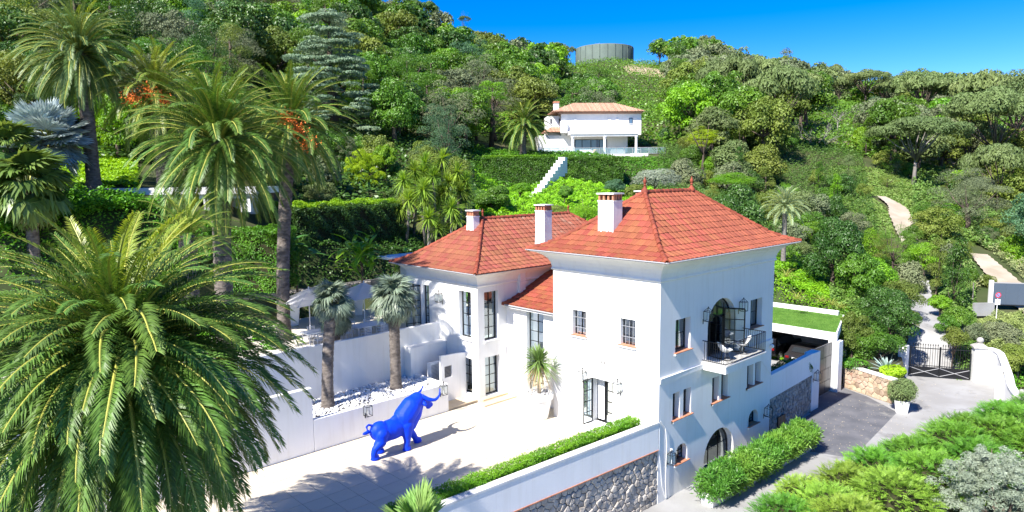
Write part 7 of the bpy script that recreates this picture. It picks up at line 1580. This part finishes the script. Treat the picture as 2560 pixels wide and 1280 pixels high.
jp = [(16.0, -9.3, 1.5, 0), (19.5, -10.4, 1.6, 0), (12.0, -8.0, 1.3, 0), (22.6, -11.6, 1.7, 0), (-2.2, -6.3, 1.4, 0), (.6, -6.6, 1.5, 0), (2.6, -7.6, 1.7, 1), (3.6, -6.0, 1.2, 1), (5.6, -7.2, 1.6, 1), (8.2, -7.6, 1.7, 0), (10.8, -8.5, 1.8, 0), (13.2, -9.6, 1.9, 0), (15.6, -10.8, 1.9, 0), (18.2, -11.8, 2.0, 0), (20.8, -12.9, 2.1, 0), (5.0, -9.4, 1.8, 1), (8.0, -10.0, 1.9, 0), (11.0, -11.2, 2.0, 0), (14.4, -12.8, 2.1, 0), (1.2, -9.0, 1.7, 1), (23.4, -13.8, 2.0, 0), (-1.2, -8.6, 1.6, 0)]
for i, (x, y, r, k) in enumerate(jp): juniper((x, y + .75, -1.8 + (.4 if y < -8.5 else 0)), r * 1.08, ('bright green juniper, ' if k == 0 else 'yellowing juniper, ') + ('paving side' if y > -8.0 else 'middle row' if y > -10.5 else 'camera side') + ' of the bank, ' + ('near the oleanders' if x < 2.3 else 'after the first oleander' if x < 5.5 else 'below the arch' if x < 9 else 'below the asphalt' if x < 13.5 else 'past the asphalt' if x < 18 else 'near the white pier'), i, .85, JY if k == 1 else CONIF)
for x, y in ((3.0, -6.3), (6.3, -8.2)): juniper((x, y, -2.0), .55, 'rusty brown dying juniper tuft among the green ones', 2, .8, JB)
OLT = leafmat('olive_tree_leaf', (.19, .225, .155), (.28, .315, .23), .55, .15, rand=.05, spec=.35); LM['olt'] = OLT
oq = Vector((6.6, -12.2, -.4)); ot = tree('loose', oq, 2.75, 'olt', 'silvery grey olive tree at the bottom right corner', name='olive_tree', n=46000, L=.04, hrel=1.0, sz=.8, asp=.3)
# ---- the wooded hillside
PROT = [(1322, 226, 1680, 392, 116), (1195, 384, 1705, 500, 90), (1438, 95, 1590, 158, 285), (1570, 165, 1630, 220, 236), (2150, 470, 2262, 560, 92), (1912, 495, 2006, 660, 62), (690, 40, 1000, 300, 80), (1025, 260, 1200, 440, 76), (2215, 395, 2370, 475, 100), (2430, 655, 2700, 800, 66), (2285, 700, 2360, 930, 52), (1995, 300, 2075, 400, 112), (1245, 255, 1375, 385, 99), (975, 395, 1190, 600, 56), (860, 370, 980, 490, 62), (1700, 310, 1830, 380, 95), (1165, 450, 1290, 545, 64), (200, 395, 350, 470, 60), (150, 465, 640, 520, 50), (1900, 655, 2130, 790, 68), (720, 495, 1015, 640, 50), (2100, 175, 2240, 225, 200), (2050, 300, 2110, 340, 130), (1000, 640, 1400, 760, 60)]
roads = [gxy(2300, 72), gxy(2262, 80), gxy(2235, 90), gxy(2190, 95), gxy(2130, 101), gxy(2060, 112), gxy(2560, 64), gxy(2490, 71), gxy(2430, 78), gxy(2335, 56), gxy(2318, 62), gxy(2300, 70)]
LMK = [(200, 135, 'tall left palm'), (548, 325, 'broad middle palm'), (728, 300, 'slim-trunked palm'), (828, 178, 'layered cedar'), (1110, 350, 'blue-green mimosa'), (1312, 312, 'hill palm'), (1490, 310, 'hill villa'), (1511, 135, 'water tank'), (2165, 205, 'flat skyline pine'), (2293, 345, 'big umbrella pine'), (2495, 300, 'right edge pine'), (2210, 510, 'dirt track'), (1760, 345, 'golden bamboo'), (1800, 520, 'tower roof'), (1958, 520, 'pindo palm'), (2388, 705, 'tallest cypress'), (2035, 350, 'larger bare tree'), (1080, 470, 'yucca thicket'), (1048, 35, 'lone skyline pine'), (2520, 735, 'slate blue gate'), (450, 120, 'bright oaks top left'), (1240, 180, 'middle of the ridge'), (1900, 190, 'right ridge line')]
LMK = [q for q in LMK if 'oaks' not in q[2] and 'ridge' not in q[2]]
USED = set()
def named(prefix, px, py):
    for k in range(5):
        l = prefix + ' ' + where(px, py, k)
        if l not in USED: break
    USED.add(l); return l
def where(px, py, k=0):
    a, b, nme = sorted(LMK, key=lambda q: math.hypot(q[0] - px, (q[1] - py) * 1.3))[k]; dx, dy = px - a, py - b; dist = math.hypot(dx, dy)
    v = 'above' if dy < -22 else ('below' if dy > 22 else ''); h = 'left' if dx < -30 else ('right' if dx > 30 else '')
    w_ = ' and '.join([t for t in (v, h) if t]) or 'touching'
    if h and not v: w_ = h
    far_ = 'close' if dist < 90 else ('some way' if dist < 190 else 'far')
    return far_ + ' ' + w_ + (' of the ' if h else ' the ') + nme
placed = []; far_n = 0; FARJ = []; oak_n = 0
def zone(px, py, d):
    if px < 350: a = 'behind the tall left palm'
    elif px < 700: a = 'above the middle palms'
    elif px < 1010: a = 'round the layered cedar'
    elif px < 1260: a = 'between the cedar and the hill palm'
    elif px < 1680: a = 'behind the hill villa' if d > 108 else 'beside the garden bank'
    elif px < 1960: a = 'right of the hill villa'
    elif px < 2230: a = 'left of the big umbrella pine'
    else: a = 'round the big umbrella pine'
    return a
AD = {'deep': 'dark green', 'mid': 'mid green', 'bright': 'bright green', 'olive': 'olive green', 'grey': 'grey-green', 'pine': 'dull green', 'blue': 'blue-green', 'rust': 'rusty brown', 'lime': 'lime', 'silver': 'silvery'}
KD = {'oak': 'round-headed oak', 'umbrella': 'flat-topped pine', 'feather': 'feathery tree', 'cone': 'pointed conifer', 'shrub': 'low bushy shrub', 'column': 'slim cypress'}
d = 50.0; rt = random.Random(99)
while d < 285:
    s = 4.4 + d * .022; lat = -(1380 / FPX) * d - 4; row = 0
    while lat < (1390 / FPX) * d:
        L_ = lat + rt.uniform(-.35, .35) * s; D_ = d + rt.uniform(-.4, .4) * s; lat += s
        x = CAM.x + HR.x * L_ + HF.x * D_; y = CAM.y + HR.y * L_ + HF.y * D_
        if (x < 13 and y < 28.5) or (x < 32 and y < 16): continue
        if x < 38 and y < 4 and D_ < 62: continue
        z = gz(x, y); px, py, dd = proj((x, y, z))
        if dd < 40: continue
        R0 = s * rt.uniform(.60, .92); R0 *= .78 if dd > 185 else 1; far = dd > 135; kind = 'oak'
        if px > 1950 and rt.random() < .12: kind = 'umbrella'
        elif 1600 < px < 1950 and rt.random() < .08: kind = 'umbrella'
        elif rt.random() < .10: kind = 'cone'
        elif rt.random() < .14: kind = 'feather'
        if dd < 100 and px > 1650 and rt.random() < .35: kind = 'shrub'; R0 *= .75
        if dd < 62 and px < 1200: R0 *= .8
        h = R0 * rt.uniform(.85, 1.25)
        if kind == 'umbrella': h = R0 * 1.25
        if kind == 'shrub': h = R0 * .55
        cpx, cpy, cd_ = proj((x, y, z + h)); rp = R0 / dd * FPX
        if any(cpx + rp * .9 > a and cpx - rp * .9 < c and cpy - rp * .9 < e and cpy + rp * .8 > b and dd < f for a, b, c, e, f in PROT): continue
        if any((x - rx) ** 2 + (y - ry) ** 2 < (3.0 + R0 * .6) ** 2 for rx, ry in roads): continue
        if any(abs(cpx - a) < (rp + r_) * .6 and abs(dd - f) < 7 and abs(cpy - b) < (rp + r_) * .6 for a, b, f, r_ in TREES): continue
        if cpy - rp > 1280 or cpx + rp < -40 or cpx - rp > 2600 or cpy + rp * 1.2 < 0: continue
        if 1400 < cpx < 1900 and cpy - rp > 640: continue
        nz = math.sin(x * .11 + 2) * math.cos(y * .09) + rt.uniform(-.7, .7)
        if px < 1350: pal = ['deep', 'deep', 'deep', 'mid', 'mid', 'bright', 'olive', 'grey', 'mid']
        elif px < 1700: pal = ['mid', 'mid', 'bright', 'deep', 'olive', 'mid', 'pine']
        else: pal = ['olive', 'grey', 'mid', 'pine', 'bright', 'olive', 'grey', 'mid', 'pine']
        if dd < 75 and px > 1600: pal = ['mid', 'bright', 'mid', 'olive', 'deep', 'blue']
        c = rt.choice(pal) if kind != 'umbrella' else 'pine'
        if kind == 'feather' and rt.random() < .4: c = rt.choice(['blue', 'grey', 'grey', 'rust' if px > 600 else 'mid'])
        z_ = zone(cpx, cpy, dd); gr = 'wood ' + z_
        lab = '%s %s %s' % ('small' if rp < 42 else ('medium' if rp < 62 else 'large'), AD[c], KD[kind])
        nm = {'oak': 'oak_tree', 'umbrella': 'pine_tree', 'feather': 'leafy_tree', 'cone': 'conifer', 'shrub': 'wild_shrub'}[kind]
        if dd > 150 and kind in ('oak', 'feather', 'cone') and (oak_n >= 250 or dd > 190): FARJ.append((kind, (x, y, z + h), R0, c, rt.uniform(.85, 1.15), rt.randint(0, 2), rt.uniform(0, 6.28))); continue
        oak_n += kind == 'oak'; lab = named(lab, cpx, cpy)
        n_ = 9000 if dd < 90 else (5500 if dd < 150 else 3200); L0 = (.20 if dd < 90 else .28 if dd < 150 else .42) / 3.6
        tree(kind, Vector((x, y, z + h)), R0, c, lab, name=nm, n=n_, L=L0, v=rt.randint(0, 3), hrel=1.3 if kind != 'umbrella' else .9, cat='shrub' if kind == 'shrub' else 'tree', group=gr, far=far, asp=.6, sz=rt.uniform(.85, 1.15) if kind != 'umbrella' else rt.uniform(1.6, 2.3))
        far_n += 1
    d += s * .86
rq = random.Random(5)
for (qx0, qx1, qd0, qd1, cnt) in ((1640, 2560, 64, 126, 150), (720, 1230, 54, 92, 45), (2280, 2560, 54, 100, 40)):
    for _ in range(cnt):
        qx, dd = rq.uniform(qx0, qx1), rq.uniform(qd0, qd1); p = gpt(qx, dd)
        if (p.x < 32 and p.y < 16) or (p.x < 13 and p.y < 28): continue
        R0 = rq.uniform(1.0, 2.3) * (.7 + dd / 180); h = R0 * rq.uniform(.4, .9); cpx, cpy, _d = proj((p.x, p.y, p.z + h)); rp = R0 / dd * FPX
        if any(cpx + rp * .9 > a and cpx - rp * .9 < c and cpy - rp * .9 < e and cpy + rp * .8 > b and dd < f for a, b, c, e, f in PROT): continue
        if any((p.x - rx) ** 2 + (p.y - ry) ** 2 < (2.4 + R0 * .6) ** 2 for rx, ry in roads): continue
        if 1400 < cpx < 1900 and cpy - rp > 640: continue
        kd = rq.choice(['shrub', 'oak', 'shrub', 'feather', 'cone']); c = rq.choice(['mid', 'olive', 'grey', 'mid', 'deep', 'bright', 'olive', 'pine'])
        lab = named('%s %s %s' % ('small' if rp < 30 else 'low', AD[c], {'shrub': 'bushy shrub', 'oak': 'young oak', 'feather': 'feathery bush', 'cone': 'young conifer'}[kd]), cpx, cpy)
        tree(kd, Vector((p.x, p.y, p.z + h)), R0, c, lab, name={'shrub': 'wild_shrub', 'oak': 'young_tree', 'feather': 'feathery_bush', 'cone': 'young_conifer'}[kd], n=5500, L=.2 / 2.2 if dd < 90 else .26 / 2.2, v=rq.randint(0, 3), hrel=1.1, cat='shrub', group='shrubs on the open slope', asp=.55, sz=rq.uniform(.8, 1.3))
if FARJ:
    cache = {}; PV = []; PF = []; PI = []; b = 0; cols = sorted(set(f[3] for f in FARJ))
    for kind, p, R0, c, sz, v, rz in FARJ:
        if (kind, v) not in cache: V, F, cl = crown_np(kind, 31 * v + 77, 1100, .15, .65); cache[(kind, v)] = (V, F)
        V, F = cache[(kind, v)]; cs, sn = math.cos(rz), math.sin(rz); W = np.stack([V[:, 0] * cs - V[:, 1] * sn, V[:, 0] * sn + V[:, 1] * cs, V[:, 2] * sz], -1) * R0 + np.array(p)
        PV.append(W); PF.append(F + b); b += len(W); PI.append(np.full(len(F), cols.index(c)))
    fw = link('distant_wood', mesh_np('distant_wood', np.concatenate(PV), np.concatenate(PF), [LM[c] for c in cols], np.concatenate(PI))); tag(fw, kind='stuff')
print('trees', far_n, 'joined', len(FARJ))
